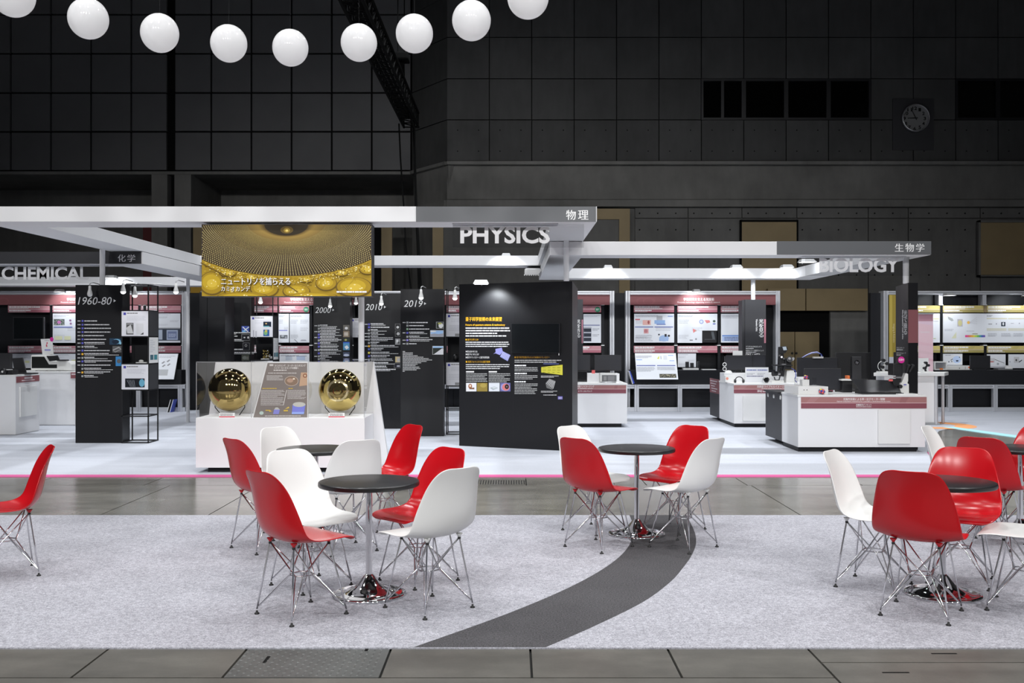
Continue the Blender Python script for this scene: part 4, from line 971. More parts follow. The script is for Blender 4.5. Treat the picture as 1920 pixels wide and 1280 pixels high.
# totems
def totem(label, x0, x1, y0, u, th, name='totem_panel'):
    t = Thing(name, label, 'display panel', (X((x0+x1)/2, u), Yd(u), 0))
    b = MB(); b.box(X(x0, u), X(x1, u), Yd(u), Yd(u) + th, 0.006, Z(y0, u)); t.part('board', b, M['dkfascia']); return t
u = 17.05; t = totem('charcoal totem reading 光を見る with a pink bar', 1397, 1436, 561.5, u, 0.36)
b = MB(); b.text('光を見る', 1423, 597.5, 1431.5, 632.5, u, WHT, .02, vertical='stack'); b.text('Viewing light', 1416, 598, 1420.5, 621, u, WHT, .02, vertical='turn')
b.text('デジタルCMOSカメラ', 1398.5, 647.8, 1428, 651.3, u, WHT, .012); b.lines(1398.5, 652, 1417, 654.4, u, 1, WHT); b.text('MEMSミラー内蔵光ユニット', 1398.5, 655.3, 1432, 658.6, u, WHT, .012); b.lines(1398.5, 659, 1422, 661.2, u, 1, WHT); b.text('PMT / APD ...', 1398.5, 662, 1430, 665.6, u, WHT, .012)
b.rect(1432.6, 598.3, 1436, 643, u, (.52, .22, .27)); t.part('print', b, M['print'])
b = MB(); b.pbox(1391.5, 1396.8, 562.5, 800, u + 0.02, u + 0.3); t.part('side_board', b, M['dkfascia'])
u = 17.0; t = totem('charcoal totem reading 光を作る half hidden by the broad panel', 1070, 1093, 561, u, 0.36)
b = MB(); b.text('光を作る', 1082, 598, 1088, 633, u, WHT, .02, vertical='stack'); b.rect(1090.5, 599, 1093, 643.5, u, (.42, .18, .23)); t.part('print', b, M['print'])
# right totem: a triangular column
u = 12.55
t = Thing('totem_panel', 'black corner totem reading 光で操る with a maroon square', 'display panel', (X(1700, u), Yd(u), 0))
A0 = (X(1679.5, 13.45), Yd(13.45)); A1 = (X(1703, 12.80), Yd(12.80) - 0.3); A1 = (X(1703, u), Yd(u)); A2 = (X(1722, u), Yd(u) + 0.02); A3 = (X(1712, 13.7), Yd(13.7))
b = MB(); b.prism([A0, A1, A2, A3], 'z', 0.006, Z(530, u)); t.part('board', b, M['black'])
def onface(b_, P0, P1, u_):
    d = Vector((P1[0]-P0[0], P1[1]-P0[1])).normalized()
    for i, p in enumerate(b_.v):
        px = 960 + p[0]*1600/u_; py = 640 - (p[2]-EYE)*1600/u_; lift = Yd(u_) - p[1]; k_ = (px-960)/F
        s_ = (k_*P0[1] - P0[0])/(d.x - k_*d.y); yy = P0[1] + s_*d.y
        b_.v[i] = (P0[0] + s_*d.x + d.y*lift, yy - d.x*lift, EYE - (py-640)*yy/F)
    return b_
b = MB(); b.text('光で操る', 1694.5, 581, 1701, 627.5, u, WHT, .02, vertical='stack'); b.text('Manipulating with light', 1691.3, 581, 1694, 636, u, WHT, .02, vertical='turn')
b.text('光ピンセット', 1681.5, 650, 1696, 653.6, u, WHT, .012); b.lines(1681.5, 654.5, 1695, 656.7, u, 1, WHT); b.text('光マニピュレータ', 1681.5, 659.8, 1699, 663.4, u, WHT, .012); b.lines(1681.5, 664.2, 1692, 666.4, u, 1, WHT)
t.part('print', onface(b, A0, A1, u), M['print'])
b = MB(); b.rect(1702.8, 580.5, 1721.6, 642.5, u, (.21, .075, .085)); t.part('maroon_square', b, M['print'])
# ================================================================== exhibit walls at the back
UP = 19.75        # plane of the posters
def rp(seed): return random.Random(seed)
PK = ((.55, .27, .30), (.42, .15, .19)); GD = ((.58, .48, .17), (.40, .34, .12))
def header_strip(t, x0, x1, y0, y1, acc, seed, sticker=None, u=UP, wide=0.75):
    b = MB(); b.pbox(x0, x1, y0, y1, u, u + 0.03); s_ = t.part('header_strip', b, M['maroon'] if acc is PK else M['brown'])
    b = MB(); r = rp(seed); h = y1 - y0
    b.rect(x0, y0, x1, y0 + h*.56, u, acc[0]); b.rect(x0, y0 + h*.6, x1, y1, u, acc[1]); b.rect(x0, y0 + h*.55, x1, y0 + h*.6, u, (.7, .55, .55))
    w_ = x1 - x0
    b.poly([(x0 + w_*.68, y0), (x0 + w_*.8, y0), (x0 + w_*.72, y0 + h*.55), (x0 + w_*.6, y0 + h*.55)], u, mixc(acc[0], acc[1], .35))
    b.lines(x0 + 2, y0 + 1.2, x0 + w_*r.uniform(.6, .9), y0 + h*.34, u, 1, (.85,) * 3, r, fill=.85); b.lines(x0 + 2, y0 + h*.38, x0 + w_*r.uniform(.5, .8), y0 + h*.5, u, 1, (.7,) * 3, r, fill=.7)
    b.lines(x0 + 2, y0 + h*.64, x0 + w_*r.uniform(.4, .7), y0 + h*.82, u, 1, (.85,) * 3, r, fill=.85); b.lines(x0 + 2, y0 + h*.86, x0 + w_*r.uniform(.4, .7), y0 + h*.96, u, 1, (.7,) * 3, r, fill=.7)
    if sticker:
        b.disc(sticker, (y0+y1)/2 + 1, 5, 5, u, (.03, .25, .12)); b.lines(sticker - 3, (y0+y1)/2 - 1, sticker + 3, (y0+y1)/2 + 3, u, 2, (.8,) * 3)
    t.part('print', b, M['print'], s_)
def booth(label, x0, x1, cols, bays, acc=PK, title=None, strips=True, hx1=None):
    t = Thing('exhibit_stand', label, 'exhibit wall', (X((x0+x1)/2, 19.4), Yd(19.4), 0), 0, None)
    b = MB(); b.pbox(x0 + 1, x1 - 1, 548, 767, 19.95, 20.1); t.part('back_panel', b, M['black2'])
    for (a, e) in ((x0, x0 + 4.2), (x0 + 4.8, x0 + 8.5), (x1 - 8.5, x1 - 4.8), (x1 - 4.2, x1)):
        b = MB(); b.pbox(a, e, 545, 768.2, 19.68 if e - a > 4 else 19.72, 19.95); t.part('post', b, M['alu'], bevel=0.004)
    for (a, e) in ((545.2, 548.4), (548.9, 552.2)):
        b = MB(); b.pbox(x0 + 8.5, x1 - 8.5, a, e, 19.7, 19.95); t.part('top_rail', b, M['alu'], bevel=0.004)
    if title is not None:
        b = MB(); b.pbox(x0 + 8.6, x1 - 8.6, 552.6, 571.3, UP - 0.03, UP + 0.03); h = t.part('header_band', b, M['maroon'])
        b = MB(); r = rp(int(x0)); u = UP - 0.03
        b.rect(x0 + 8.8, 552.7, x1 - 8.8, 571.2, u, (.25, .092, .098))
        for q in range(3): cx = x0 + r.uniform(20, 80); b.disc(cx, 564, 11, 7, u, (.28, .10, .108), 20); b.disc(cx, 565, 8, 5, u, (.25, .09, .096), 20)
        if title:
            b.text('学術研究を支える光技術', title - 28.5, 558, title + 29, 564, u, (.78, .74, .74), .02); b.text('Photonics technology supporting science & research', title - 40, 565.3, title + 40, 568.3, u, (.7, .62, .62), .01)
        t.part('lettering', b, M['print'], h)
    for (a, e, k) in cols:
        if strips:
            header_strip(t, a, e, 572.6, 585.5, acc, int(a)*3 + 1, k.get('sticker'))
            header_strip(t, a, e, 648.2, 661, acc, int(a)*3 + 2)
        b = MB(); b.pbox(e + 0.8, e + 5.6, 572, 720, UP + 0.02, 19.95); t.part('mullion', b, M['black2'])
        for yy in (570.6, 646.4):
            b = MB(); b.pbox(e + 0.2, e + 6.4, yy, yy + 1.6, UP - 0.02, 19.9); t.part('bracket', b, M['white2'])
    b = MB(); b.pbox(x0 + 9, x1 - 9, 693.5, 720.4, 19.42, 19.95); t.part('counter', b, M['black2'], bevel=0.006)
    for (a, e) in ((720.8, 724.4), (724.8, 728.4)):
        b = MB(); b.pbox(x0 + 2, x1 - 2, a, e, 19.4, 19.48); t.part('lower_rail', b, M['alu'], bevel=0.004)
    b = MB(); b.pbox(x0 + 2, x1 - 2, 763.5, 771.4, 19.4, 19.48); t.part('lower_rail', b, M['alu'], bevel=0.004)
    for a in bays:
        for q in (0, 4.2):
            b = MB(); b.pbox(a + q, a + q + 3.9, 721, 771.4, 19.38, 19.48); t.part('lower_post', b, M['alu'], bevel=0.004)
    bb = bays + [x1 - 4]
    for a, e in zip(bb, bb[1:]):
        m_ = (a + 8.3 + e)/2
        for (p, q, d) in ((a + 8.3, m_, 0), (m_, e, 0.03)):
            b = MB(); b.pbox(p, q, 728.6, 763.4, 19.55 + d, 19.58 + d); t.part('sliding_door', b, M['black2'])
    return t
tA = booth('aluminium exhibit wall with maroon header behind the 1960-80 panel', -32, 349, [(15, 93, {}), (98.5, 176, {}), (181, 259, {}), (264, 339, {})], [-20, 60, 150, 255, 333], title=154)
tC1 = booth('aluminium exhibit wall with maroon header behind the gold sphere case', 376, 768, [(392, 470, {}), (475, 520, {}), (523, 579.5, {'sticker': 574}), (590, 660, {})], [390, 480, 586, 680], title=573)
tC2 = booth('aluminium exhibit wall seen just right of the broad black panel', 784, 1152, [(838, 880, {}), (1050, 1127, {'sticker': 1120.5})], [800, 890, 1000, 1090], title='')
tB = booth('aluminium exhibit wall with maroon header between the panel and the charcoal totem', 1173, 1463, [(1188.5, 1264, {}), (1270, 1345, {}), (1351.5, 1427, {})], [1190, 1271, 1352, 1440], title=1310)
tD = booth('aluminium exhibit wall with golden header strips at far right', 1657, 2020, [(1680, 1762.5, {}), (1768, 1844.5, {}), (1850.5, 1927, {})], [1705, 1778, 1863, 1950], acc=GD, title=None)
b = MB(); b.pbox(1845, 1850, 572.6, 585.5, UP - 0.02, UP); b.c = [None]*6; o = tD.part('header_strip', b, M['brown'])
for a in (1760.5, 1842.5):
    b = MB(); b.pbox(a, a + 7, 552.5, 572, 19.7, 19.9); tD.part('upper_post', b, M['alu'])
b = MB(); b.rect(1667, 552.6, 1684, 724, 19.7, (.5, .38, .08)); b.rect(1673, 552.6, 1684, 724, 19.7, (.36, .27, .05)); b.rect(1667, 669, 1680, 724, 19.7, (.6, .62, .68)); b.text('Imaging & Robotics', 1673.5, 607, 1678, 642, 19.7, (.7, .6, .35), 0, vertical='turn'); tD.part('gold_banner', b, M['print'])
# black dividers between the exhibit walls
for (a, e, lab) in ((349, 376, 'black divider wall left of the gold sphere case'), (1152, 1173, 'black divider between two aluminium exhibit walls'), (1632, 1657, 'black divider at the left end of the golden exhibit wall')):
    b = MB(); b.pbox(a + .3, e - .3, 549, 768, 19.85, 20.0); solo('divider_panel', lab, 'partition', b, M['black2'], (X((a+e)/2, 20), Yd(19.9), 0))
# posters
def poster(label, x0, y0, x1, y1, draw, u=UP, tilt=None, base=(.74, .76, .8), name='poster', group=None, notch=None):
    t = Thing(name, label, 'poster', (X((x0+x1)/2, u), Yd(u), Z(y1, u)), 0, group)
    bd = MB(); pr = MB(); pr.rect(x0, y0, x1, y1, u, base) if not notch else None
    if notch:
        P = [(x0, y0), (x1, y0), (x1, notch[1]), (notch[0], notch[1]), (notch[0], y1), (x0, y1)]
        bd.prism([(X(a, u), Z(c, u)) for a, c in P], 'y', Yd(u), Yd(u) + 0.015); pr.poly([P[0], P[5], P[4], P[3]], u, base); pr.poly([P[0], P[3], P[2], P[1]], u, base)
    else: bd.pbox(x0, x1, y0, y1, u, u + 0.02)
    draw(pr)
    if tilt:
        for m_ in (bd, pr):
            zt_, zb_ = Z(y0, u), Z(y1, u)
            for i, p in enumerate(m_.v):
                q = (zt_ - p[2])/(zt_ - zb_); y_ = p[1] - tilt*q
                m_.v[i] = (p[0], y_, p[2])
    t.part('board', bd, M['white2']); t.part('print', pr, M['print']); return t
TX = (.38, .39, .43); NV = (.10, .13, .38)
def doc(x0, y0, x1, y1, seed, dens=1.0, u=UP, extra=None):
    def d(b):
        r = rp(seed); w_, h_ = x1 - x0, y1 - y0
        b.lines(x0 + w_*.04, y0 + h_*.04, x0 + w_*.6, y0 + h_*.12, u, 2, TX, r, fill=.4)
        for k in range(int(3*dens)):
            xa = x0 + w_*(.04 + .5*(k % 2)); ya = y0 + h_*(.2 + .26*(k//1 % 3))
            b.lines(xa, ya, xa + w_*.4, ya + h_*.14, u, 4, mixc(TX, (.6, .6, .65), r.random()), r, fill=.35)
        if extra: extra(b)
    return d
def exB1(b):
    u = UP; b.rect(1191, 597.5, 1200, 600, u, (.55, .15, .18)); b.rect(1205, 600, 1220, 609, u, (.72, .42, .38)); b.disc(1216, 604, 2, 3.4, u, (.35, .1, .1)); b.rect(1227, 600, 1247, 607, u, (.28, .42, .68)); b.rect(1231, 592, 1242, 600, u, (.42, .43, .46)); b.rect(1231, 607, 1248, 609, u, (.2, .25, .5)); b.rect(1252, 592, 1261.5, 593.6, u, (.25, .35, .65)); b.rect(1190.5, 612, 1225, 613.6, u, NV); b.rect(1227, 612, 1262, 613.6, u, NV); b.rect(1207, 616, 1216, 625, u, (.68, .38, .38)); b.disc(1211, 620.5, 3.4, 3.4, u, (.5, .2, .22)); b.rect(1236, 632, 1253, 639, u, (.25, .4, .65)); b.disc(1245, 634, 9, 6, u, (.35, .48, .72)); b.rect(1246, 626, 1250, 631, u, (.03, .03, .04)); b.rect(1252, 627.5, 1256, 631, u, (.03, .03, .04)); b.disc(1235.5, 627, 1.6, 1.6, u, (.03, .03, .05)); b.lines(1191, 628, 1224, 640, u, 4, TX, fill=.3)
poster('white poster under the leftmost strip of the middle exhibit wall, coral and blue diagrams', 1189, 588, 1264, 642, doc(1189, 588, 1264, 642, 3, 1.3, extra=exB1))
def exB2(b):
    u = UP; b.disc(1315, 603, 4.2, 4.2, u, (.3, .34, .6)); b.disc(1315, 603, 2.6, 2.6, u, (.6, .66, .74)); b.poly([(1321, 600), (1330, 600), (1332, 604), (1325, 606)], u, (.7, .25, .25)); b.disc(1339, 602, 2.6, 2.4, u, (.08, .12, .1)); b.disc(1339, 607, 3, 1.3, u, (.15, .18, .45)); b.poly([(1299, 616), (1306, 619), (1300, 624)], u, (.68, .2, .2)); b.poly([(1303, 618.5), (1307, 620), (1303, 622)], u, (.5, .35, .3)); b.disc(1305, 635.5, 1.6, 1.8, u, (.3, .3, .33)); b.rect(1293, 636.5, 1299, 638.5, u, (.25, .25, .27))
poster('white L-shaped poster with a dark notch in the middle exhibit wall', 1270.3, 588, 1345, 642.5, doc(1270.3, 588, 1320, 642.5, 8, 1, extra=exB2), notch=(1316.5, 619.5))
b = MB(); b.pbox(1317, 1344, 620, 642, UP + 0.02, UP + 0.09); t = Thing('framed_screen', 'small dark framed picture set in the notch of the L-shaped poster', 'picture', (X(1330, UP), Yd(UP), Z(642, UP))); t.part('board', b, M['blkplastic'])
b = MB(); b.poly([(1333, 621), (1338, 621), (1341, 637), (1336, 636)], UP + .02, (.10, .11, .12)); b.rect(1321, 635.5, 1341, 636.6, UP + .02, (.09, .09, .1)); t.part('print', b, M['print'])
def exB3(b): u = UP; b.rect(1354, 628, 1392, 639.5, u, (.42, .52, .75)); b.rect(1354, 628, 1392, 630, u, (.12, .25, .62)); b.lines(1358, 631, 1390, 639, u, 3, (.12, .16, .3)); b.lines(1354, 590, 1392, 597, u, 3, TX, fill=.3)
poster('pale poster with a blue table behind the charcoal totem', 1352, 588, 1427, 642, exB3)
def exB4(b):
    u = 19.55; b.poly([(1231, 672), (1236, 666), (1235, 673)], u, (.6, .6, .1)); b.rect(1238, 667, 1239, 673, u, (.2, .2, .3)); b.rect(1243, 666, 1250, 674, u, (.6, .62, .66)); b.rect(1252, 665, 1262, 667, u, (.4, .5, .75)); b.rect(1254, 675, 1263, 676.6, u, (.35, .45, .7)); b.rect(1192, 673, 1203, 675, u, (.35, .45, .7)); b.rect(1192, 684, 1227, 685.6, u, NV); b.rect(1230, 684, 1264, 685.6, u, NV); b.rect(1233, 700, 1264, 707, u, (.07, .065, .05))
    r = rp(4)
    for q in range(30): b.disc(r.uniform(1234, 1263), r.uniform(701, 706), .5, .5, u, (.6, .55, .35), 6)
    b.lines(1192, 687, 1226, 696, u, 4, TX, fill=.35); b.lines(1230, 687, 1264, 693, u, 3, TX, fill=.35); b.lines(1192, 666, 1222, 671, u, 3, TX, fill=.35)
poster('white poster board sloping out of the lower left bay of the middle exhibit wall', 1190.5, 662, 1267, 710, exB4, u=19.55, tilt=0.34)
poster('small white poster on the counter wall beside the sloping board', 1271, 662.5, 1305, 688, doc(1271, 662.5, 1305, 688, 15, 1))
# left wall
def exA1(b):
    u = UP; r = rp(9); b.rect(101, 598, 121, 609.5, u, (.12, .14, .13))
    for q in range(50): b.disc(r.uniform(102, 120), r.uniform(599, 609), .8, .7, u, r.choice(((.4, .5, .42), (.55, .6, .55), (.05, .06, .06))), 6)
    b.disc(111, 604, 3.6, 3, u, (.62, .2, .5)); b.disc(132, 600.5, 2.2, 2, u, (.3, .15, .3)); b.disc(133, 606.5, 2.2, 2, u, (.35, .2, .35)); b.rect(101, 612, 136, 614, u, (.2, .24, .55)); b.rect(103, 630, 117, 637, u, (.75, .76, .5)); b.rect(121, 630, 133, 637, u, (.75, .76, .5))
poster('white poster with a magenta cell picture left of the 1960-80 panel', 99, 587.5, 176, 642.5, doc(99, 587.5, 150, 642.5, 21, 1, extra=exA1))
poster('white poster lying low behind the scanner, left exhibit wall', 20, 663, 92, 690, doc(20, 663, 92, 690, 22, 1, extra=lambda b: (b.rect(47, 676, 55, 680, UP, (.75, .76, .45)))))
poster('white poster low on the left exhibit wall, just left of the 1960-80 panel', 98.5, 663, 176, 690, doc(98.5, 663, 150, 690, 23, 1, extra=lambda b: (b.rect(134, 674, 146, 683, UP, (.72, .74, .42)), b.rect(134, 686, 160, 688, UP, (.15, .2, .5)))))
poster('pale poster above the landscape print, right bay of the left exhibit wall', 296, 587.5, 338, 614.5, doc(296, 587.5, 338, 614.5, 24, 1.2))
def exA2(b): u = UP; b.rect(296, 616, 338, 638.5, u, (.04, .05, .07)); b.rect(297, 618, 304.5, 636.5, u, (.45, .5, .6)); b.rect(312.5, 618.5, 333.5, 637, u, (.4, .46, .6)); b.rect(314.5, 621, 331.5, 634.5, u, (.18, .22, .36)); b.lines(316, 625, 330, 632, u, 3, (.5, .55, .7))
poster('poster with two blue grey prints in the right bay of the left exhibit wall', 296, 615.5, 338, 642, exA2)
def exA3(b):
    u = 19.5
    for (cx, cy) in ((309, 679), (318, 676), (311, 685), (320, 683)): b.poly([(cx-3.4, cy+1.5), (cx+1, cy-2.2), (cx+3.6, cy-1.2), (cx-.6, cy+2.6)], u, (.28, .28, .3))
    b.rect(301, 692, 321, 703, u, (.45, .46, .48)); b.lines(300, 666, 330, 671, u, 2, TX, fill=.35)
poster('white sloping poster board with four grey chips, right bay of the left exhibit wall', 295, 663, 334, 710, exA3, u=19.5, tilt=0.3)
def stand_screen(label, x0, y0, x1, y1, u):
    t = Thing('flat_television', label, 'television', (X((x0+x1)/2, u), Yd(u), Z(y1, u)))
    b = MB(); b.pbox(x0, x1, y0, y1, u, u + 0.06); t.part('housing', b, M['blkplastic'], bevel=0.006)
    b = MB(); b.rect(x0 + 2, y0 + 1.5, x1 - 2, y1 - 2.5, u, None); b.c = [None]; t.part('screen', b, M['screen'])
stand_screen('dark television under the leftmost header strip of the left exhibit wall', 24, 594, 82, 637, 19.4)
# middle left wall
poster('narrow white poster with a grey photograph above the left gold sphere', 522, 588, 541.8, 642, doc(522, 588, 541.8, 642, 31, 1, extra=lambda b: (b.rect(523, 618.5, 539, 620, UP, (.18, .2, .55)), b.rect(525, 628, 539, 634.5, UP, (.12, .13, .14)), b.disc(530, 630, 3, 2, UP, (.4, .42, .45)), b.disc(536, 632, 2, 2, UP, (.35, .36, .4)))))
poster('white poster with small sketches above the information plate', 543.3, 588, 580, 642, doc(543.3, 588, 580, 642, 32, 1.4, extra=lambda b: (b.poly([(551, 636), (553, 636), (559, 642), (557, 642)], UP, (.3, .3, .35)), b.poly([(565, 636.5), (573, 636.5), (575, 639), (563, 639)], UP, (.4, .4, .45)))))
poster('white poster with two bluish charts low behind the information plate', 524, 663, 580, 700, lambda b: (b.lines(526, 665, 570, 668, UP, 1, TX), b.rect(535.5, 667, 548, 675, UP, (.55, .6, .68)), b.rect(556, 667, 572, 675, UP, (.5, .58, .75)), b.rect(535.5, 666.8, 553, 667.8, UP, (.25, .25, .3)), b.rect(555.5, 666.8, 575, 667.8, UP, (.25, .25, .3))))
poster('pale poster with three dark picture tiles beside the half hidden charcoal totem', 1094, 588.5, 1127, 642.5, lambda b: (b.rect(1094, 608.6, 1124.5, 610.4, UP, (.2, .22, .38)), b.rect(1094, 612.5, 1109, 640, UP, (.45, .46, .52)), b.rect(1094.5, 615.5, 1108.5, 622, UP, (.03, .035, .05)), b.rect(1094.5, 624.5, 1108.5, 631, UP, (.03, .035, .05)), b.rect(1094.5, 633, 1108.5, 639.5, UP, (.03, .035, .05)), b.lines(1111, 615, 1124, 620, UP, 2, TX), b.lines(1111, 626, 1124, 631, UP, 2, TX), b.lines(1095, 590, 1126, 594, UP, 2, TX, fill=.3)))
# gold wall
def exD1(b):
    u = UP
    b.poly([(1777, 593), (1786, 597), (1788, 601), (1784, 602), (1778, 598)], u, (.4, .42, .42))
    b.rect(1795, 598, 1805, 612, u, (.48, .46, .52)); b.disc(1800, 605.5, 4, 5.8, u, (.62, .58, .3)); b.disc(1816, 604.5, 3, 2.8, u, (.85, .5, .1))
    for q in range(4): b.poly([(1818, 603.6 + q*.6), (1832, 594.5 + q*4), (1832, 595 + q*4), (1818, 604.2 + q*.6)], u, (.5, .5, .54))
    cs = ((.75, .08, .3), (.75, .15, .2), (.8, .3, .1), (.8, .45, .08), (.75, .65, .08), (.45, .65, .1), (.2, .5, .12), (.08, .35, .35), (.08, .15, .45), (.18, .12, .45))
    for i, c in enumerate(cs): b.rect(1809.5 + i*3.75, 628, 1809.5 + (i+1)*3.75 + .05, 632, u, c)
    b.rect(1823, 625, 1833, 626.4, u, (.3, .3, .2)); b.poly([(1793, 634), (1793, 622), (1784, 634)], u, (.7, .7, .5))
    b.lines(1771, 616, 1788, 621, u, 2, TX, fill=.35); b.lines(1812, 619.5, 1829, 621.5, u, 1, TX, fill=.4)
    b.rect(1850, 596, 1888, 598, u, (.66, .63, .45)); b.rect(1890, 596, 1930, 598, u, (.66, .63, .45)); b.rect(1850, 615, 1887, 620, u, (.64, .63, .54)); b.rect(1890, 615, 1930, 620, u, (.64, .63, .54)); b.lines(1850, 590, 1862, 594, u, 2, TX); b.rect(1877, 603.5, 1885, 611.5, u, (.03, .04, .06)); b.disc(1881, 607, 1.6, 2.8, u, (.7, .7, .72)); b.rect(1853, 606.6, 1860, 608, u, (.3, .3, .32)); b.disc(1868, 607, 1, 1.4, u, (.3, .3, .35)); b.lines(1895, 605, 1903, 607, u, 1, TX); b.disc(1911, 606, .9, 1.3, u, (.3, .3, .35))
    for q in (1852, 1877, 1900): b.lines(q, 624, q + 18, 631, u, 3, TX, fill=.35)
poster('wide white poster with a rainbow bar on the golden exhibit wall', 1768.3, 587.5, 2000, 642, exD1)
poster('white poster left of the rainbow bar poster, partly behind the pink banner', 1700, 587.5, 1762.3, 642, lambda b: (b.rect(1750, 596.5, 1761, 598.5, UP, (.66, .63, .35)), b.lines(1750, 601, 1760, 603, UP, 1, TX), b.lines(1750, 633, 1757, 636, UP, 1, (.5, .55, .3))))
poster('small white poster with blue gadgets left of the laptop, golden exhibit wall', 1768.5, 663, 1804.5, 684, lambda b: (b.disc(1794, 674, 8, 7, UP, (.5, .62, .85)), b.rect(1792.5, 675, 1797, 677.6, UP, (.02, .03, .06)), b.poly([(1782, 675), (1786, 672), (1786.6, 673), (1783, 676)], UP, (.08, .09, .12)), b.disc(1779, 678, 1.2, 1.2, UP, (.08, .09, .12)), b.disc(1784.5, 677.5, 1.2, 1, UP, (.08, .09, .12)), b.disc(1799, 669.5, 1, 1, UP, (.08, .09, .12)), b.lines(1772, 664.5, 1786, 666.5, UP, 1, TX)))
poster('small white poster right of the laptop, golden exhibit wall', 1851, 664, 1885.5, 689, lambda b: (b.rect(1856, 671, 1865, 679, UP, (.6, .6, .62)), b.rect(1856, 677, 1863, 679, UP, (.55, .15, .15)), b.poly([(1865, 673), (1883, 680), (1883, 681), (1865, 674.2)], UP, (.2, .2, .22)), b.disc(1871, 682, 2.2, 2, UP, (.35, .37, .4)), b.rect(1851, 686.5, 1885.5, 687.5, UP, (.4, .4, .45))))
poster('small white poster at the right picture edge, golden exhibit wall', 1891, 664, 1928, 690, lambda b: (b.rect(1901, 669, 1911, 680, UP, (.58, .58, .6)), b.disc(1905.5, 675, 1.6, 2, UP, (.06, .06, .06)), b.poly([(1910, 678), (1916, 674), (1916.6, 675.4), (1911, 679.5)], UP, (.05, .05, .06)), b.disc(1893.5, 678, 1, 1, UP, (.3, .3, .4))))
# roll-up banner in front of the golden wall
u = 18.2
t = Thing('roll_up_banner', 'pink roll-up banner behind the white table at right', 'banner', (X(1736, u), Yd(u), 0.006))
b = MB(); b.pbox(1722, 1749.5, 589, 781, u, u + 0.01); t.part('fabric', b, M['white2'])
b = MB(); b.rect(1722, 589, 1749.5, 781, u, (.82, .58, .64)); b.rect(1722, 589, 1749.5, 602, u, (.50, .26, .32)); b.poly([(1722, 602), (1749.5, 602), (1749.5, 610), (1722, 606)], u, (.80, .60, .70)); b.text('Innovation', 1726, 620, 1743, 624, u, (.8, .72, .76), .01)
for (y, c) in ((640, (.80, .53, .60)), (656, (.78, .55, .60)), (668, (.78, .48, .55))): b.poly([(1722, y), (1749.5, y + 5), (1749.5, y + 9), (1722, y + 6)], u, c)
t.part('print', b, M['print'])
b = MB(); b.pbox(1719.5, 1751, 586.8, 589, u - .02, u + .03); t.part('top_bar', b, M['alu'])
b = MB(); b.pbox(1719, 1752, 780, 788, u - .1, u + .12); t.part('base_cassette', b, M['alu'], bevel=.01)

# ================================================================== desks
def desk(label, x0, x1, u0, u1, top, label_px=None, label_txt=None, cab=None, door=None, plinth_in=0.1):
    t = Thing('demo_desk', label, 'counter', ((x0+x1)/2, Yd((u0+u1)/2), 0.006))
    b = MB(); b.box(x0, x1, Yd(u0), Yd(u1), 0.075, top - 0.03); t.part('body', b, M['white'], bevel=.003)
    b = MB(); b.box(x0 - .01, x1 + .01, Yd(u0) - .01, Yd(u1), top - 0.03, top); t.part('top', b, M['white2'], bevel=.003)
    b = MB(); b.box(x0 + .02, x1 - plinth_in, Yd(u0) + .06, Yd(u1), 0.006, 0.075); t.part('plinth', b, M['black2'])
    if cab:
        b = MB(); b.box(x0, x0 + .6, Yd(u1), Yd(cab), 0.075, top - .03); t.part('black_cabinet', b, M['dkfascia'], label='charcoal cabinet joined to the white desk')
        b = MB(); b.box(x0 + .12, x0 + .6, Yd(u1), Yd(cab) - .15, 0.006, 0.075); t.part('plinth', b, M['black2'])
    if label_px:
        a, c, e, d = label_px; u = u0 - 0.004
        b = MB(); b.pbox(a, e, c, d, u, u0); s_ = t.part('name_strip', b, M['maroon'])
        b = MB(); h = d - c; b.rect(a, c, e, c + h*.5, u, (.36, .17, .165)); b.rect(a, c + h*.54, e, d, u, (.24, .075, .095)); b.rect(a, c + h*.5, e, c + h*.54, u, (.7, .5, .52)); w_ = e - a
        b.poly([(a + w_*.80, c), (a + w_*.86, c), (a + w_*.83, c + h*.5), (a + w_*.78, c + h*.5)], u, (.31, .14, .14)); b.poly([(a + w_*.08, c), (a + w_*.15, c), (a + w_*.10, c + h*.5), (a + w_*.04, c + h*.5)], u, (.40, .2, .2))
        for (s1, p, q, r_, v_) in label_txt or (): b.text(s1, p, q, r_, v_, u, (.8, .76, .76), .02)
        t.part('lettering', b, M['print'], s_)
    if door:
        a, c, e, d = door; b = MB(); b.pbox(a, e, c, d, u0 - .025, u0); t.part('door_panel', b, M['white2'], bevel=.003)
    return t
zd = 0.83
desk('large white demonstration desk with charcoal end, nearest at right', 4.13, 5.965, 12.32, 13.06, zd, (1502, 744, 1737.5, 765.5), [('光操作技術による単一分子モーター制御', 1581, 745.6, 1659, 750.4), ('Optical manipulation technology for controlling a single-biomolecule motor', 1569, 751.2, 1670, 753.6), ('高機能光ピンセット', 1605, 757, 1634, 760.6), ('Advanced optical tweezers', 1605, 761.4, 1634, 763.6)], cab=13.9, door=(1647, 768, 1707, 832))
b = MB()
for (px, u_) in ((1437, 13.75), (1447, 13.45), (1459, 13.12)):
    b.lathe([(0.0005, .012), (.03, .01), (.035, 0)], (4.13 - .001, Yd(u_), .74), 14, Matrix.Rotation(-math.pi/2, 3, 'Y'))
solo('cable_grommet', 'three pale round cable holes in the charcoal desk end', 'grommet', b, M['instrument'], (4.12, Yd(13.4), .74))
zd2 = 0.82
desk('white demonstration desk with maroon name strip, second row at right', 4.13, 6.0, 15.86, 17.0, zd2, (1376, 721, 1562, 737), [('高精度ライブセルイメージングを支える光技術', 1419.5, 722.4, 1508, 726.6), ('Photonics supporting precise live cell imaging', 1428, 727.2, 1480, 729.2), ('SPAD and sCMOS', 1420, 731, 1450, 735)], cab=17.8, door=(1393, 741, 1556, 789))
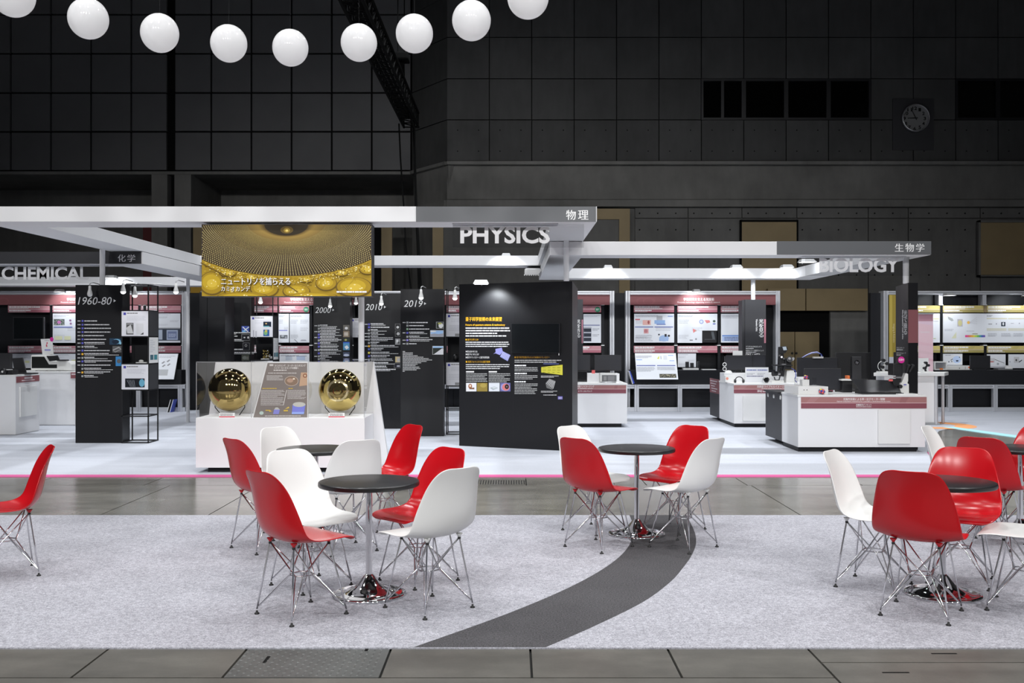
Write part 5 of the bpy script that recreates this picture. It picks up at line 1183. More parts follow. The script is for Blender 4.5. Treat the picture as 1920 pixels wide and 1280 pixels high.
b = MB(); b.box(4.125, 4.13, Yd(17.0), Yd(17.8), .55, .84); t = Thing('cabinet_label', 'maroon label on the charcoal end of the second row desk', 'label', (4.13, Yd(17.4), .55)); t.part('board', b, M['maroon'])
b = MB()
for q in range(5): b.add([(4.1245, Yd(17.75 - .03*q), .80 - .05*q), (4.1245, Yd(17.15 + .1*(q % 3)), .80 - .05*q), (4.1245, Yd(17.15 + .1*(q % 3)), .78 - .05*q), (4.1245, Yd(17.75 - .03*q), .78 - .05*q)], [(0, 1, 2, 3)], (.7, .62, .64))
t.part('print', b, M['print'])
b = MB(); b.box(4.14, 5.9, Yd(16.65), Yd(17.0), zd2, .985); solo('desk_riser', 'white riser along the back of the second row desk', 'riser', b, M['white'], (5, Yd(16.8), zd2), bevel=.003)
desk('white demonstration desk directly right of the broad black panel', 0.95, 2.14, 15.86, 17.0, zd2, (1070, 720.5, 1174, 737), [('超解像ナノイメージング', 1078, 722.3, 1114, 726.4), ('Super resolution imaging', 1078, 727, 1112, 729.4), ('オプティカルブロック', 1084, 731.4, 1110, 734.6)])
b = MB(); b.box(1.25, 2.09, Yd(16.6), Yd(17.0), zd2, .975); solo('desk_riser', 'white riser behind the silver box, desk right of the broad panel', 'riser', b, M['white'], (1.7, Yd(16.8), zd2), bevel=.003)
# left desks
t = Thing('demo_desk', 'white demonstration desk cut by the left picture edge', 'counter', (-9.0, Yd(14.9), 0.006))
b = MB(); b.box(-10.4, -8.465, Yd(14.55), Yd(15.28), .012, 1.0); t.part('body', b, M['white'], bevel=.003)
b = MB(); b.box(-10.4, -8.455, Yd(14.55) - .01, Yd(15.28), 1.0, 1.03); t.part('top', b, M['white2'], bevel=.003)
b = MB(); b.box(-8.465, -8.44, Yd(14.66), Yd(15.17), .30, .82); t.part('door_panel', b, M['white2'], bevel=.004)
b = MB(); b.box(-8.465, -8.457, Yd(14.57), Yd(15.27), .895, 1.01); s_ = t.part('name_strip', b, M['maroon'])
b = MB()
for (z_, a, e, h_) in ((.965, 14.8, 15.05, .03), (.925, 14.72, 15.12, .014)): b.add([(-8.4565, Yd(a), z_ - h_/2), (-8.4565, Yd(e), z_ - h_/2), (-8.4565, Yd(e), z_ + h_/2), (-8.4565, Yd(a), z_ + h_/2)], [(0, 1, 2, 3)], (.75, .68, .7))
t.part('print', b, M['print'], s_)
t = Thing('demo_desk', 'white demonstration desk under the scanner, left of the 1960-80 panel', 'counter', (-8.4, Yd(16.5), 0.006))
b = MB(); b.box(-9.6, -8.32, Yd(16.25), Yd(17.0), .012, 1.0); t.part('body', b, M['white'], bevel=.003)
b = MB(); b.box(-9.6, -8.31, Yd(16.25) - .01, Yd(17.0), 1.0, 1.03); t.part('top', b, M['white2'], bevel=.003)
b = MB(); b.pbox(132.5, 145, 698, 709, 16.236, 16.25); b2 = MB(); b2.rect(134, 700, 144, 702.5, 16.236, (.7, .6, .62)); s_ = t.part('name_strip', b, M['maroon']); t.part('print', b2, M['print'], s_)
# white table at right
u = 16.3
t = Thing('white_table', 'white high table with grey leg in front of the pink banner', 'table', (X(1720, u), Yd(u), 0.006))
zt_ = Z(698.5, u)
b = MB(); b.prism([(X(1638, u), Yd(u)), (X(1771, u), Yd(u)), (X(1781, u + .5), Yd(u + .55)), (X(1650, u + .5), Yd(u + .55))], 'z', zt_ - .065, zt_); t.part('table_top', b, M['white2'], bevel=.006)
b = MB(); b.box(X(1660, u), X(1757, u), Yd(u) + .06, Yd(u + .42), .05, zt_ - .065); t.part('body', b, M['white'], bevel=.003)
b = MB(); b.cyl((X(1757, u), Yd(u) + .05, .01), (X(1757, u), Yd(u) + .05, zt_ - .065), .035, n=16); t.part('leg', b, M['alu'])
b = MB(); b.cyl((X(1768, u + .4), Yd(u + .4), .01), (X(1768, u + .4), Yd(u + .4), zt_ - .065), .03, n=16); t.part('leg', b, M['alu'])
b = MB(); b.box(X(1657, u), X(1763, u), Yd(u) + .02, Yd(u + .44), .006, .05); t.part('base_board', b, M['lampgrey'])
# ================================================================== things on the desks and counters
def monitor(label, x0, y0, x1, y1, u, zbase, backside=False, stand=True, tilt=0.0):
    t = Thing('monitor', label, 'monitor', (X((x0+x1)/2, u), Yd(u) + .06, zbase))
    b = MB(); b.pbox(x0, x1, y0, y1, u, u + .035); t.part('housing', b, M['blkplastic'], bevel=.006)
    if not backside:
        b = MB(); b.rect(x0 + 1.2, y0 + 1.2, x1 - 1.2, y1 - 2.2, u, None); b.c = [None]; t.part('screen', b, M['dkscreen'])
    cx = X((x0+x1)/2, u); zb = Z(y1, u)
    if stand:
        d = -.035 if backside else .05; yy = Yd(u) + d
        b = MB(); b.box(cx - .05, cx + .05, yy - .015, yy + .02, zbase + .012, zb + .14); t.part('stand_neck', b, M['blkplastic'], bevel=.004)
        b = MB(); b.box(cx - .13, cx + .13, yy - .10, yy + .12, zbase, zbase + .014); t.part('stand_foot', b, M['blkplastic'], bevel=.004)
    return t
# nearest right desk
monitor('wide dark monitor standing on the nearest right desk behind the small resin model', 1508, 690.5, 1578, 731, 13.0, zd)
monitor('dark monitor whose top edge carries the blue cables, nearest right desk', 1495, 670, 1571, 706, 13.6, 0.83)
u = 13.7
t = monitor('monitor turned its back with a round hp emblem on the stand column', 1567.5, 660.5, 1633, 709.5, u, zd, True, False)
b = MB(); b.pbox(1598, 1615.5, 668.5, 716, u - .06, u); nk = t.part('stand_column', b, M['dkfascia'], bevel=.006)
b = MB(); b.disc(1606.7, 679.2, 4.7, 4.7, u - .06, (.004, .004, .005), 24); b.text('hp', 1604, 676.4, 1609.6, 683, u - .06, (.22, .22, .24), .03, .25); t.part('emblem', b, M['print'], nk)
b = MB(); b.box(X(1597, u), X(1617, u), Yd(u) - .16, Yd(u) + .12, zd, zd + .02); t.part('stand_foot', b, M['blkplastic'], bevel=.004)
u = 12.62
t = Thing('laptop', 'large black laptop lying open on the nearest right desk', 'laptop', (X(1642, u), Yd(u), zd))
b = MB(); b.box(X(1608, u), X(1684, u), Yd(u) - .22, Yd(u) + .12, zd, zd + .022); t.part('base', b, M['blkplastic'], bevel=.005)
b = MB(); P0 = (X(1609, u), Yd(u) + .0, zd + .024)
b.add([(X(1606, u), Yd(u) - .2, zd + .03), (X(1680, u), Yd(u) - .2, zd + .03), (X(1676, u), Yd(u) + .06, Z(713, u)), (X(1598, u), Yd(u) + .06, Z(711, u)), (X(1606, u), Yd(u) - .185, zd + .03), (X(1680, u), Yd(u) - .185, zd + .03), (X(1676, u), Yd(u) + .075, Z(713, u)), (X(1598, u), Yd(u) + .075, Z(711, u))], [(0,1,2,3),(7,6,5,4),(0,4,5,1),(1,5,6,2),(2,6,7,3),(3,7,4,0)])
t.part('lid', b, M['blkplastic'], bevel=.003)
def pad(name, label, cat, x0, x1, y0, y1, z0, z1, m, bev=.002):
    b = MB(); b.box(x0, x1, y0, y1, z0, z1); return solo(name, label, cat, b, M[m], ((x0+x1)/2, (y0+y1)/2, z0), bevel=bev)
pad('paper_sheet', 'white leaflets under the white microscope at the right desk end', 'paper', X(1676, 12.5), X(1713, 12.5), Yd(12.36), Yd(12.62), zd, zd + .012, 'white2')
pad('paper_sheet', 'white leaflets on the desk between resin ball and laptop', 'paper', X(1555, 12.5), X(1596, 12.5), Yd(12.36), Yd(12.72), zd, zd + .008, 'white2')
pad('black_tray', 'flat black tray on the charcoal end of the nearest right desk', 'tray', X(1450, 13.3), X(1482, 13.3), Yd(13.1), Yd(13.8), .80, .825, 'blkplastic')
u = 12.42
t = Thing('white_box', 'white exhibit box with two dark holes on the nearest right desk', 'box', (X(1530, u), Yd(u) + .2, zd))
b = MB(); b.prism([(X(1497, u), Yd(u)), (X(1553, u), Yd(u)), (X(1546, u), Yd(u) + .42), (X(1485, u), Yd(u) + .42)], 'z', zd, zd + .115); t.part('body', b, M['white2'], bevel=.006)
for px in (1507.5, 1513):
    b = MB(); b.cyl((X(px, u), Yd(u) - .002, zd + .065), (X(px, u), Yd(u) + .01, zd + .065), .007, n=10); t.part('hole', b, M['void'])
zb = zd + .115
t = Thing('white_pedestal', 'small white cube on the white exhibit box', 'pedestal', (X(1511, 12.6), Yd(12.6), zb))
b = MB(); b.pbox(1504.5, 1517.5, 711.5, 726, 12.6, 12.72); b.v = [(x, y, max(z, zb)) for x, y, z in b.v]; t.part('body', b, M['white2'], bevel=.003)
t = Thing('acrylic_box', 'clear acrylic box around the small white cube', 'display case', (X(1514, 12.6), Yd(12.6), zb))
for a in ((1496.5, 1531.5, 12.58),):
    b = MB(); b.box(X(a[0], a[2]), X(a[1], a[2]), Yd(a[2]), Yd(a[2]) + .005, zb, Z(708.5, a[2])); t.part('front_pane', b, M['acrylic'])
    b = MB(); b.box(X(a[0], a[2]), X(a[0], a[2]) + .005, Yd(a[2]) + .005, Yd(12.76), zb, Z(708.5, a[2])); t.part('side_pane', b, M['acrylic'])
    b = MB(); b.box(X(a[1], a[2]) - .005, X(a[1], a[2]), Yd(a[2]) + .005, Yd(12.76), zb, Z(708.5, a[2])); t.part('side_pane', b, M['acrylic'])
def protein(label, px, py, u, r, zbase):
    c = Vector((X(px, u), Yd(u), zbase + r)); t = Thing('protein_model', label, 'model', (c.x, c.y, zbase), 0, 'resin molecule models'); rr = rp(int(px))
    bb = {'redresin': MB(), 'blueitem': MB(), 'yellowresin': MB()}
    for i in range(13):
        a = i*2.4; zz = -0.75 + 1.5*i/12; q = math.sqrt(max(0, 1 - zz*zz)); k_ = ('redresin', 'blueitem')[i % 2] if i < 12 else 'yellowresin'
        bb[k_].ball(c + Vector((math.cos(a)*q, math.sin(a)*q, zz))*r*.62, r*.40, 10, 7)
    for k_, m_ in bb.items(): t.part('lobe', m_, M[k_], label={'redresin': 'coral lobes', 'blueitem': 'blue lobes', 'yellowresin': 'yellow tip'}[k_])
protein('coral and blue resin molecule ball lying on the desk', 1541, 734, 12.4, .047, zd)
protein('small coral and blue resin molecule on the white cube', 1511, 708, 12.66, .036, Z(711.5, 12.6))
b = MB(); c = Vector((X(1547.5, 12.52), Yd(12.52), zd + .045)); b.ball(c, .044, 20, 12); solo('clear_ball', 'glossy white ball behind the resin molecule ball', 'ball', b, M['white2'], (c.x, c.y, zd), smooth=True)
t = Thing('cable_bundle', 'blue and white cables arching over the dark monitor', 'cable', (X(1525, 13.65), Yd(13.65), Z(671, 13.65)))
for i, (c_, o_) in enumerate((('blueitem', 0), ('white2', 1.4), ('white2', -1.2), ('blueitem', 2.4))):
    u = 13.62 + .02*i; b = MB(); b.tube([(X(px, u), Yd(u), Z(py, u)) for px, py in ((1504 - i, 671.5), (1512, 666 - o_*.4), (1522, 661.8 - o_*.5), (1532, 660.5 - o_*.6), (1540, 664), (1544 - i*2, 671))], .006, 6); t.part('cable', b, M[c_])
b = MB(); b.pbox(1525.5, 1544, 668.6, 671.6, 13.55, 13.6); t.part('plug_bar', b, M['instrument'])
pad('small_box', 'small orange and white packet at the foot of the hp monitor', 'box', X(1589, 13.4), X(1593.5, 13.4), Yd(13.4), Yd(13.5), .83, Z(704, 13.4), 'orangebtn')
t = Thing('control_unit', 'black control unit with white top left of the laptop', 'instrument', (X(1588, 12.9), Yd(12.9), zd))
b = MB(); b.pbox(1580, 1598, 713.5, 739, 12.9, 13.1); b.v = [(x, y, max(z, zd)) for x, y, z in b.v]; t.part('body', b, M['blkplastic'], bevel=.006)
b = MB(); b.pbox(1578.5, 1599, 711, 713.4, 12.88, 13.1); t.part('top_plate', b, M['white2'])
def microscope1():
    u = 12.58; t = Thing('microscope', 'white inverted microscope with black head at the right desk end', 'microscope', (X(1693, u), Yd(u), zd))
    b = MB(); b.prism([(X(1688, u), zd), (X(1702, u), zd), (X(1702, u), Z(720, u)), (X(1697, u), Z(716, u)), (X(1687, u), Z(717, u)), (X(1684, u), Z(726, u))], 'y', Yd(u) - .05, Yd(u) + .12); t.part('foot', b, M['instrument'], bevel=.006)
    b = MB(); b.prism([(X(1689, u), Z(718, u)), (X(1699, u), Z(721, u)), (X(1706, u), Z(702, u)), (X(1697, u), Z(699, u))], 'y', Yd(u) - .03, Yd(u) + .07); t.part('arm', b, M['instrument'], bevel=.006)
    b = MB(); b.disc(1697, 721, 3.2, 1, u - .1, (.05, .05, .35)); t.part('badge', b, M['print'])
    b = MB(); b.pbox(1674.5, 1692.5, 681, 704, u + .02, u + .2); t.part('dark_housing', b, M['blkplastic'], bevel=.012)
    b = MB(); b.pbox(1677, 1679.5, 660, 682, u + .06, u + .09); t.part('rear_rod', b, M['blkplastic'])
    b = MB(); b.pbox(1680, 1692, 706.5, 708.5, u - .04, u + .05); t.part('stage', b, M['steel'])
    b = MB(); b.prism([(X(1672, u), Z(710, u)), (X(1690, u), Z(710, u)), (X(1686, u), Z(733, u)), (X(1678, u), Z(728, u))], 'y', Yd(u) + .0, Yd(u) + .1); t.part('lower_block', b, M['blkplastic'], bevel=.004)
    b = MB(); b.cyl((X(1686, u), Yd(u) - .06, Z(724, u)), (X(1686, u), Yd(u), Z(724, u)), .028, n=14); t.part('focus_knob', b, M['blkplastic'])
    for dx in (0, 7.5):
        b = MB(); b.cyl((X(1699 + dx*.5, u), Yd(u) + .02, Z(704, u)), (X(1700 + dx, u), Yd(u) - .06, Z(686.5, u)), .020, .022, 14); b.cyl((X(1700 + dx, u), Yd(u) - .06, Z(687, u)), (X(1700.5 + dx, u), Yd(u) - .075, Z(683.5, u)), .026, n=14); t.part('eyepiece', b, M['blkplastic'])
    b = MB(); b.pbox(1667, 1674, 711, 714.5, u - .1, u - .08); t.part('red_tag', b, M['redresin'])
    b = MB(); b.disc(1690, 674.5, 6.3, 6.3, u - .02, (.6, .02, .28), 24); b.text('実演中', 1685.5, 672, 1694.5, 676.5, u - .02, (.85,) * 3, .03); t.part('sticker', b, M['print'], label='magenta round sticker with white characters')
microscope1()
# second row right desk
def microscope2():
    u = 16.3; t = Thing('microscope', 'tall black microscope with camera head and white foot, second row desk', 'microscope', (X(1478, u), Yd(u), zd2))
    b = MB(); b.prism([(X(1471, u), zd2), (X(1488, u), zd2), (X(1486, u), Z(694, u)), (X(1473, u), Z(694, u))], 'y', Yd(u) - .1, Yd(u) + .1); t.part('foot', b, M['instrument'], bevel=.008)
    b = MB(); b.prism([(X(1459, u), Z(704, u)), (X(1469, u), Z(706, u)), (X(1471, u), Z(686, u)), (X(1468, u), Z(660, u)), (X(1461.5, u), Z(660, u))], 'y', Yd(u) - .04, Yd(u) + .1); t.part('pillar', b, M['blkplastic'], bevel=.006)
    b = MB(); b.pbox(1453, 1486, 683.5, 686, u - .12, u + .1); t.part('stage', b, M['blkplastic'], bevel=.004)
    b = MB(); b.pbox(1466, 1474, 682, 683.6, u - .14, u - .05); t.part('slide_holder', b, M['steel'])
    b = MB(); b.cyl((X(1469, u), Yd(u) - .08, Z(686, u)), (X(1467, u), Yd(u) - .08, Z(695, u)), .03, .018, 12); t.part('objective_turret', b, M['blkplastic'])
    for q in (0, 1, 2):
        b = MB(); b.cyl((X(1459 + 4*q, u), Yd(u) - .1, Z(666 + 3*q, u)), (X(1460 + 4*q, u), Yd(u) - .05, Z(667 + 3*q, u)), .02, n=10); t.part('side_knob', b, M['steel' if q == 1 else 'blkplastic'])
    b = MB(); b.tube([(X(px, u), Yd(u) - .1, Z(py, u)) for px, py in ((1449, 706), (1451, 712), (1458, 712), (1460, 704))], .012, 6); t.part('lever', b, M['blkplastic'])
    b = MB(); b.cyl((X(1447, u), Yd(u) - .08, Z(700, u)), (X(1455, u), Yd(u) - .05, Z(700, u)), .05, .045, 16); t.part('side_camera', b, M['blkplastic'])
    b = MB(); b.cyl((X(1455, u), Yd(u) - .05, Z(700, u)), (X(1461, u), Yd(u) - .03, Z(700, u)), .03, n=14); t.part('camera_tube', b, M['steel'])
    b = MB(); b.pbox(1472, 1484, 671, 692, u - .06, u + .1); t.part('tube', b, M['blkplastic'], bevel=.008)
    b = MB(); b.cyl((X(1477, u), Yd(u) - .14, Z(673, u)), (X(1478, u), Yd(u), Z(676, u)), .06, .05, 16); t.part('head', b, M['blkplastic'])
    for dx in (-3, 4):
        b = MB(); b.cyl((X(1478 + dx, u), Yd(u) - .20, Z(671.5, u)), (X(1478 + dx, u), Yd(u) - .12, Z(674, u)), .024, n=12); t.part('eyepiece', b, M['steel'])
    b = MB(); b.prism([(X(1460.5, u), Z(662, u)), (X(1471, u), Z(662, u)), (X(1476, u), Z(654, u)), (X(1473, u), Z(648.5, u)), (X(1461, u), Z(650, u))], 'y', Yd(u) - .06, Yd(u) + .08); t.part('lamp_house', b, M['blkplastic'], bevel=.008)
    b = MB(); b.poly([(1467, 650), (1474, 649.5), (1475.5, 656), (1469, 656.5)], u - .06, (.55, .62, .68)); t.part('lamp_label', b, M['print'])
    for dz in (688, 697):
        b = MB(); b.cyl((X(1463, u), Yd(u) - .08, Z(dz, u)), (X(1463, u), Yd(u) - .03, Z(dz, u)), .028, n=12); t.part('focus_knob', b, M['blkplastic'])
    b = MB(); b.pbox(1447, 1470, 713, 719.3, u - .12, u + .1); b.v = [(x, y, max(z, zd2)) for x, y, z in b.v]; t.part('base_plate', b, M['instrument'])
    b = MB(); b.tube([(X(px, u), Yd(u) + .02, Z(py, u)) for px, py in ((1484, 690), (1492, 695), (1493, 705), (1490, 712), (1495, 717))], .008, 6); t.part('cable', b, M['blueitem'])
microscope2()
monitor('dark monitor with two white rings at its side, second row desk', 1359, 666, 1411, 694.5, 16.8, .985)
monitor('smaller dark monitor behind the white notice, second row desk', 1410, 665, 1436, 694, 16.95, .985)
t = Thing('ring_pair', 'two white rings hanging at the monitor edge', 'ring', (X(1358, 16.78), Yd(16.78), Z(696, 16.78)))
for cy_ in (683, 691.5):
    b = MB(); b.tube([(X(1358 + 3.2*math.cos(a), 16.78), Yd(16.78) - .03, Z(cy_ - 3.2*math.sin(a), 16.78)) for a in [2*math.pi*i/18 for i in range(18)]], .008, 6, True); t.part('ring', b, M['white2'])
u = 16.78; b = MB(); b.disc(1359, 664, 2.9, 2.9, u, (.75, .06, .08), 20); b.add(b.v, [tuple(reversed(b.f[0]))], (.75, .06, .08)); solo('red_sticker', 'red round sticker on the top corner of the monitor with rings', 'sticker', b, M['print'], (X(1359, u), Yd(u), Z(667, u)))
pad('paper_sheet', 'white card standing on top of the monitor with rings', 'paper', X(1374, 16.84), X(1392, 16.84), Yd(16.84), Yd(16.84) + .01, Z(666, 16.84), Z(657.5, 16.84), 'white2', 0)
u = 16.2
def notice(label, x0, y0, x1, y1, u, zbase, draw, m='white2'):
    t = Thing('notice_stand', label, 'sign', (X((x0+x1)/2, u), Yd(u), zbase))
    b = MB(); b.pbox(x0, x1, y0, y1, u, u + .01); t.part('sheet', b, M[m])
    b = MB(); b.rect(x0 + .3, y0 + .3, x1 - .3, y1 - .3, u, (.74, .75, .78)); draw(b); t.part('print', b, M['print'])
    b = MB(); zz = Z(y1, u); b.prism([(Yd(u) + .012, zz), (Yd(u) + .012, zz + .12), (Yd(u) + .09, zbase)], 'x', X((x0+x1)/2, u) - .02, X((x0+x1)/2, u) + .02); t.part('strut', b, M['white2'])
notice('white notice standing before the monitors, second row desk', 1397.5, 688.5, 1441, 718, u, zd2, lambda b: (b.lines(1400, 692.5, 1419, 694.5, u, 1, NV, fill=.9), b.lines(1420, 692.5, 1439, 694.5, u, 1, NV, fill=.9), b.lines(1400, 699, 1415, 703, u, 2, TX), b.lines(1420, 699, 1435, 703, u, 2, TX), b.lines(1400, 704, 1439, 706, u, 1, (.15, .15, .25), fill=.8)))
t = Thing('camera_lens', 'black and silver camera lens lying before the notice', 'lens', (X(1436, 16.0), Yd(16.0), zd2)); c = Vector((X(1436.5, 16.0), Yd(16.0), zd2 + .058))
b = MB(); b.cyl(c, c + Vector((.02, .14, 0)), .056, .05, 24); t.part('barrel', b, M['blkplastic'])
b = MB(); b.lathe([(.045, .0), (.057, .004), (.058, .02), (.05, .026)], c, 24, RX); t.part('silver_ring', b, M['chrome'])
b = MB(); b.lathe([(.0005, .002), (.03, .005), (.044, .002)], c, 24, RX); t.part('front_glass', b, M['screen'])
t = Thing('headset', 'black headset lying on the second row desk', 'headset', (X(1386, 16.1), Yd(16.1), zd2))
c = Vector((X(1386, 16.1), Yd(16.1), zd2)); b = MB(); b.tube([c + Vector((.08*math.cos(a), 0, .03 + .085*math.sin(a))) for a in [math.pi*i/10 for i in range(11)]], .009, 6); t.part('band', b, M['blkplastic'])
for sx in (-1, 1):
    b = MB(); b.cyl(c + Vector((sx*.06, 0, .035)), c + Vector((sx*.095, 0, .035)), .034, n=14); t.part('ear_cup', b, M['blkplastic'])
t = Thing('white_box', 'white carton with a coral round mark, second row desk', 'box', (X(1370, 16.4), Yd(16.4), zd2))
b = MB(); b.pbox(1360, 1379, 704, 719.4, 16.35, 16.5); b.v = [(x, y, max(z, zd2)) for x, y, z in b.v]; t.part('carton', b, M['white2'], bevel=.003)
b = MB(); b.disc(1363.5, 709.5, 2.6, 2.6, 16.35, (.75, .3, .22), 16); b.rect(1363, 716.2, 1378, 717.4, 16.35, (.6, .1, .12)); t.part('print', b, M['print'])
u = 16.35; c = Vector((X(1367, 16.7), Yd(16.75), .985)); b = MB(); b.lathe([(.075, 0), (.07, .02), (.045, .045), (.0005, .052)], c, 16); solo('white_dome', 'white domed device on the riser below the monitor with rings', 'device', b, M['white2'], c)
# desk right of the broad panel
monitor('right one of two dark monitors beside the broad black panel', 1114, 665, 1165.5, 695, 16.75, .975)
monitor('left one of two dark monitors beside the broad black panel', 1060, 665, 1107, 695, 16.9, .975)
t = Thing('tablet', 'black tablet leaning at the edge of the broad black panel', 'tablet', (X(1088, 16.4), Yd(16.4), zd2))
b = MB(); b.pbox(1070, 1101, 696, 719, 16.4, 16.45); b.v = [(x, y, max(z, zd2)) for x, y, z in b.v]; t.part('body', b, M['blkplastic'], bevel=.005)
b = MB(); b.rect(1071, 697, 1100, 716, 16.4, None); b.c = [None]; t.part('screen', b, M['screen'])
u = 16.1; t = Thing('silver_instrument', 'white instrument with grey open front, desk right of the broad panel', 'instrument', (X(1140, u), Yd(u), zd2))
b = MB(); b.pbox(1125.5, 1154.5, 699.5, 718, u, u + .25); b.v = [(x, y, max(z, zd2)) for x, y, z in b.v]; t.part('case', b, M['instrument'], bevel=.008)
b = MB(); b.rect(1128.5, 703, 1156, 715, u, (.16, .165, .17)); b.rect(1132, 705, 1137, 713, u, (.28, .28, .28)); b.rect(1140, 704.5, 1152, 714, u, (.24, .24, .25)); t.part('open_front', b, M['print'])
b = MB(); b.tube([(X(px, u), Yd(u) - .03, Z(py, u)) for px, py in ((1126, 716), (1135, 716.5), (1146, 716), (1155, 716.5))], .01, 6); t.part('front_rail', b, M['steel'])
pad('paper_sheet', 'white papers before the tablet, desk right of the broad panel', 'paper', X(1085, 16.0), X(1122, 16.0), Yd(15.92), Yd(16.25), zd2, zd2 + .012, 'white2')
pad('small_box', 'pink packet between the two monitors beside the broad panel', 'box', X(1108.5, 16.8), X(1114.5, 16.8), Yd(16.66), Yd(16.70), .975, 1.04, 'redresin')
# left desks
u = 16.45; t = Thing('scanner', 'large white and black scanner on the left desk', 'scanner', (X(97, u), Yd(u), 1.03)); zs = 1.03
def sp(P, y0, y1): m_ = MB(); m_.prism([(X(a, u), max(Z(c, u), zs + .012)) for a, c in P], 'y', y0, y1); return m_
t.part('housing', sp([(58, 695), (134, 695), (134, 683), (130, 678.5), (122, 677), (95, 677), (86, 666), (58, 665.5)], Yd(u), Yd(u) + .42), M['instrument'], bevel=.01)
b = MB(); b.poly([(59.5, 690), (107, 690), (107, 683), (92, 683), (83, 668.5), (59.5, 668.5)], u, (.006, .007, .007)); t.part('dark_window', b, M['print'])
t.part('control_screen', sp([(88, 667), (109, 666), (113, 675), (94, 677)], Yd(u) - .03, Yd(u) - .004), M['blkplastic'], bevel=.003)
t.part('output_tray', sp([(108, 676.5), (125, 676.5), (125, 674), (110, 674)], Yd(u) - .05, Yd(u) + .1), M['blkplastic'])
for px in (66, 85, 106, 124):
    b = MB(); b.cyl((X(px, u), Yd(u) + .05, zs), (X(px, u), Yd(u) + .05, zs + .014), .02, n=10); t.part('foot', b, M['rubber'])
u = 16.4; t = Thing('notice_stand', 'small white notice with a red squiggle on the scanner', 'sign', (X(84, u), Yd(u) + .1, Z(666, u)))
P = [(71.5, 635.5), (93, 634.5), (96, 664.5), (75, 666)]
b = MB(); b.prism([(X(a, u), Z(c, u)) for a, c in P], 'y', Yd(u) + .1, Yd(u) + .11); t.part('sheet', b, M['white2'])
b = MB(); b.lay = -.1; b.poly([(83, 641), (85, 641.5), (84.5, 645), (82.5, 645)], u, (.6, .05, .1)); b.poly([(81.5, 646), (83.5, 645.5), (84.5, 650), (82, 650)], u, (.6, .05, .1)); b.rect(79, 654.5, 90.5, 657.5, u, (.3, .3, .6)); b.lines(79, 637, 89, 639, u, 1, TX); b.disc(92.5, 636, 3.4, 4.2, u, (.6, .03, .3), 18); t.part('print', b, M['print'])
u = 14.9; z4 = 1.03
t = Thing('laptop', 'black laptop with raised lid on the desk at the left edge', 'laptop', (X(38, u), Yd(u), z4))
b = MB(); b.prism([(X(17, u), Z(671.5, u)), (X(37, u), Z(670.5, u)), (X(44, u), z4 + .02), (X(22, u), z4 + .02)], 'y', Yd(u) + .1, Yd(u) + .125); t.part('lid', b, M['blkplastic'], bevel=.004)
b = MB(); b.box(X(16, u), X(66, u), Yd(u) - .12, Yd(u) + .12, z4, z4 + .022); t.part('base', b, M['blkplastic'], bevel=.004)
t = Thing('black_case', 'black equipment case on the desk at the left edge', 'case', (X(25, u), Yd(u) - .2, z4))
b = MB(); b.box(X(14, u), X(42, u), Yd(14.62), Yd(14.78), z4, z4 + .08); t.part('body', b, M['blkplastic'], bevel=.006)
b = MB(); b.box(X(18, u), X(34, u), Yd(14.64), Yd(14.74), z4 + .08, z4 + .09); t.part('white_card', b, M['white2'])
b = MB(); b.pbox(-60, 20, 662, 697, 15.2, 15.26); solo('monitor', 'black monitor cut by the left picture edge', 'monitor', b, M['blkplastic'], (X(-20, 15.2), Yd(15.2), z4), bevel=.005)
u = 14.6; c = Vector((X(7, u), Yd(u) - .02, z4 + .055)); t = Thing('web_camera', 'round dark web camera at the left picture edge', 'camera', (c.x, c.y, z4))
b = MB(); b.lathe([(.0005, .03), (.03, .028), (.054, .01), (.056, -.02), (.04, -.04), (.0005, -.042)], c, 20, RX); t.part('body', b, M['blkplastic'])
b = MB(); b.lathe([(.0005, .034), (.018, .032)], c, 16, RX); t.part('lens', b, M['instrument'])
# middle exhibit wall counter
u = 19.5; zc = Z(693.5, 19.5)
t = Thing('gadget_tray', 'white tray with small dark gadgets on the middle exhibit wall counter', 'tray', (X(1293, u), Yd(u), zc))
b = MB(); b.pbox(1281, 1310, 690, 693.6, u, u + .14); t.part('tray', b, M['white2'])
for (a, e, c) in ((1286, 1292, 678), (1295, 1301, 680)):
    b = MB(); b.pbox(a, e, c, 690, u + .02, u + .1); t.part('gadget', b, M['blkplastic'], bevel=.008)
b = MB(); b.pbox(1308.5, 1312, 677, 694, u + .05, u + .12); solo('speaker', 'small black loudspeaker right of the gadget tray', 'speaker', b, M['blkplastic'], (X(1310, u), Yd(u), zc), bevel=.004)
pad('paper_sheet', 'white papers on the middle exhibit wall counter', 'paper', X(1316, u), X(1342, u), Yd(19.45), Yd(19.6), zc, zc + .02, 'white2')
u = 19.3; b = MB(); b.prism([(X(1180, u), Z(696, u)), (X(1182, u), Z(695.5, u)), (X(1190, u), Z(718, u)), (X(1187, u), Z(719.5, u))], 'y', Yd(u), Yd(u) + .25)
t = Thing('leaning_board', 'dark blue board leaning at the left post of the middle exhibit wall', 'board', (X(1185, u), Yd(u), Z(719, u))); t.part('board', b, M['blueitem'])
b = MB(); b.prism([(X(1179, u), Z(696, u)), (X(1180, u), Z(695.5, u)), (X(1187, u), Z(719.5, u)), (X(1186, u), Z(720, u))], 'y', Yd(u) - .003, Yd(u) + .25); t.part('white_edge', b, M['white2'])
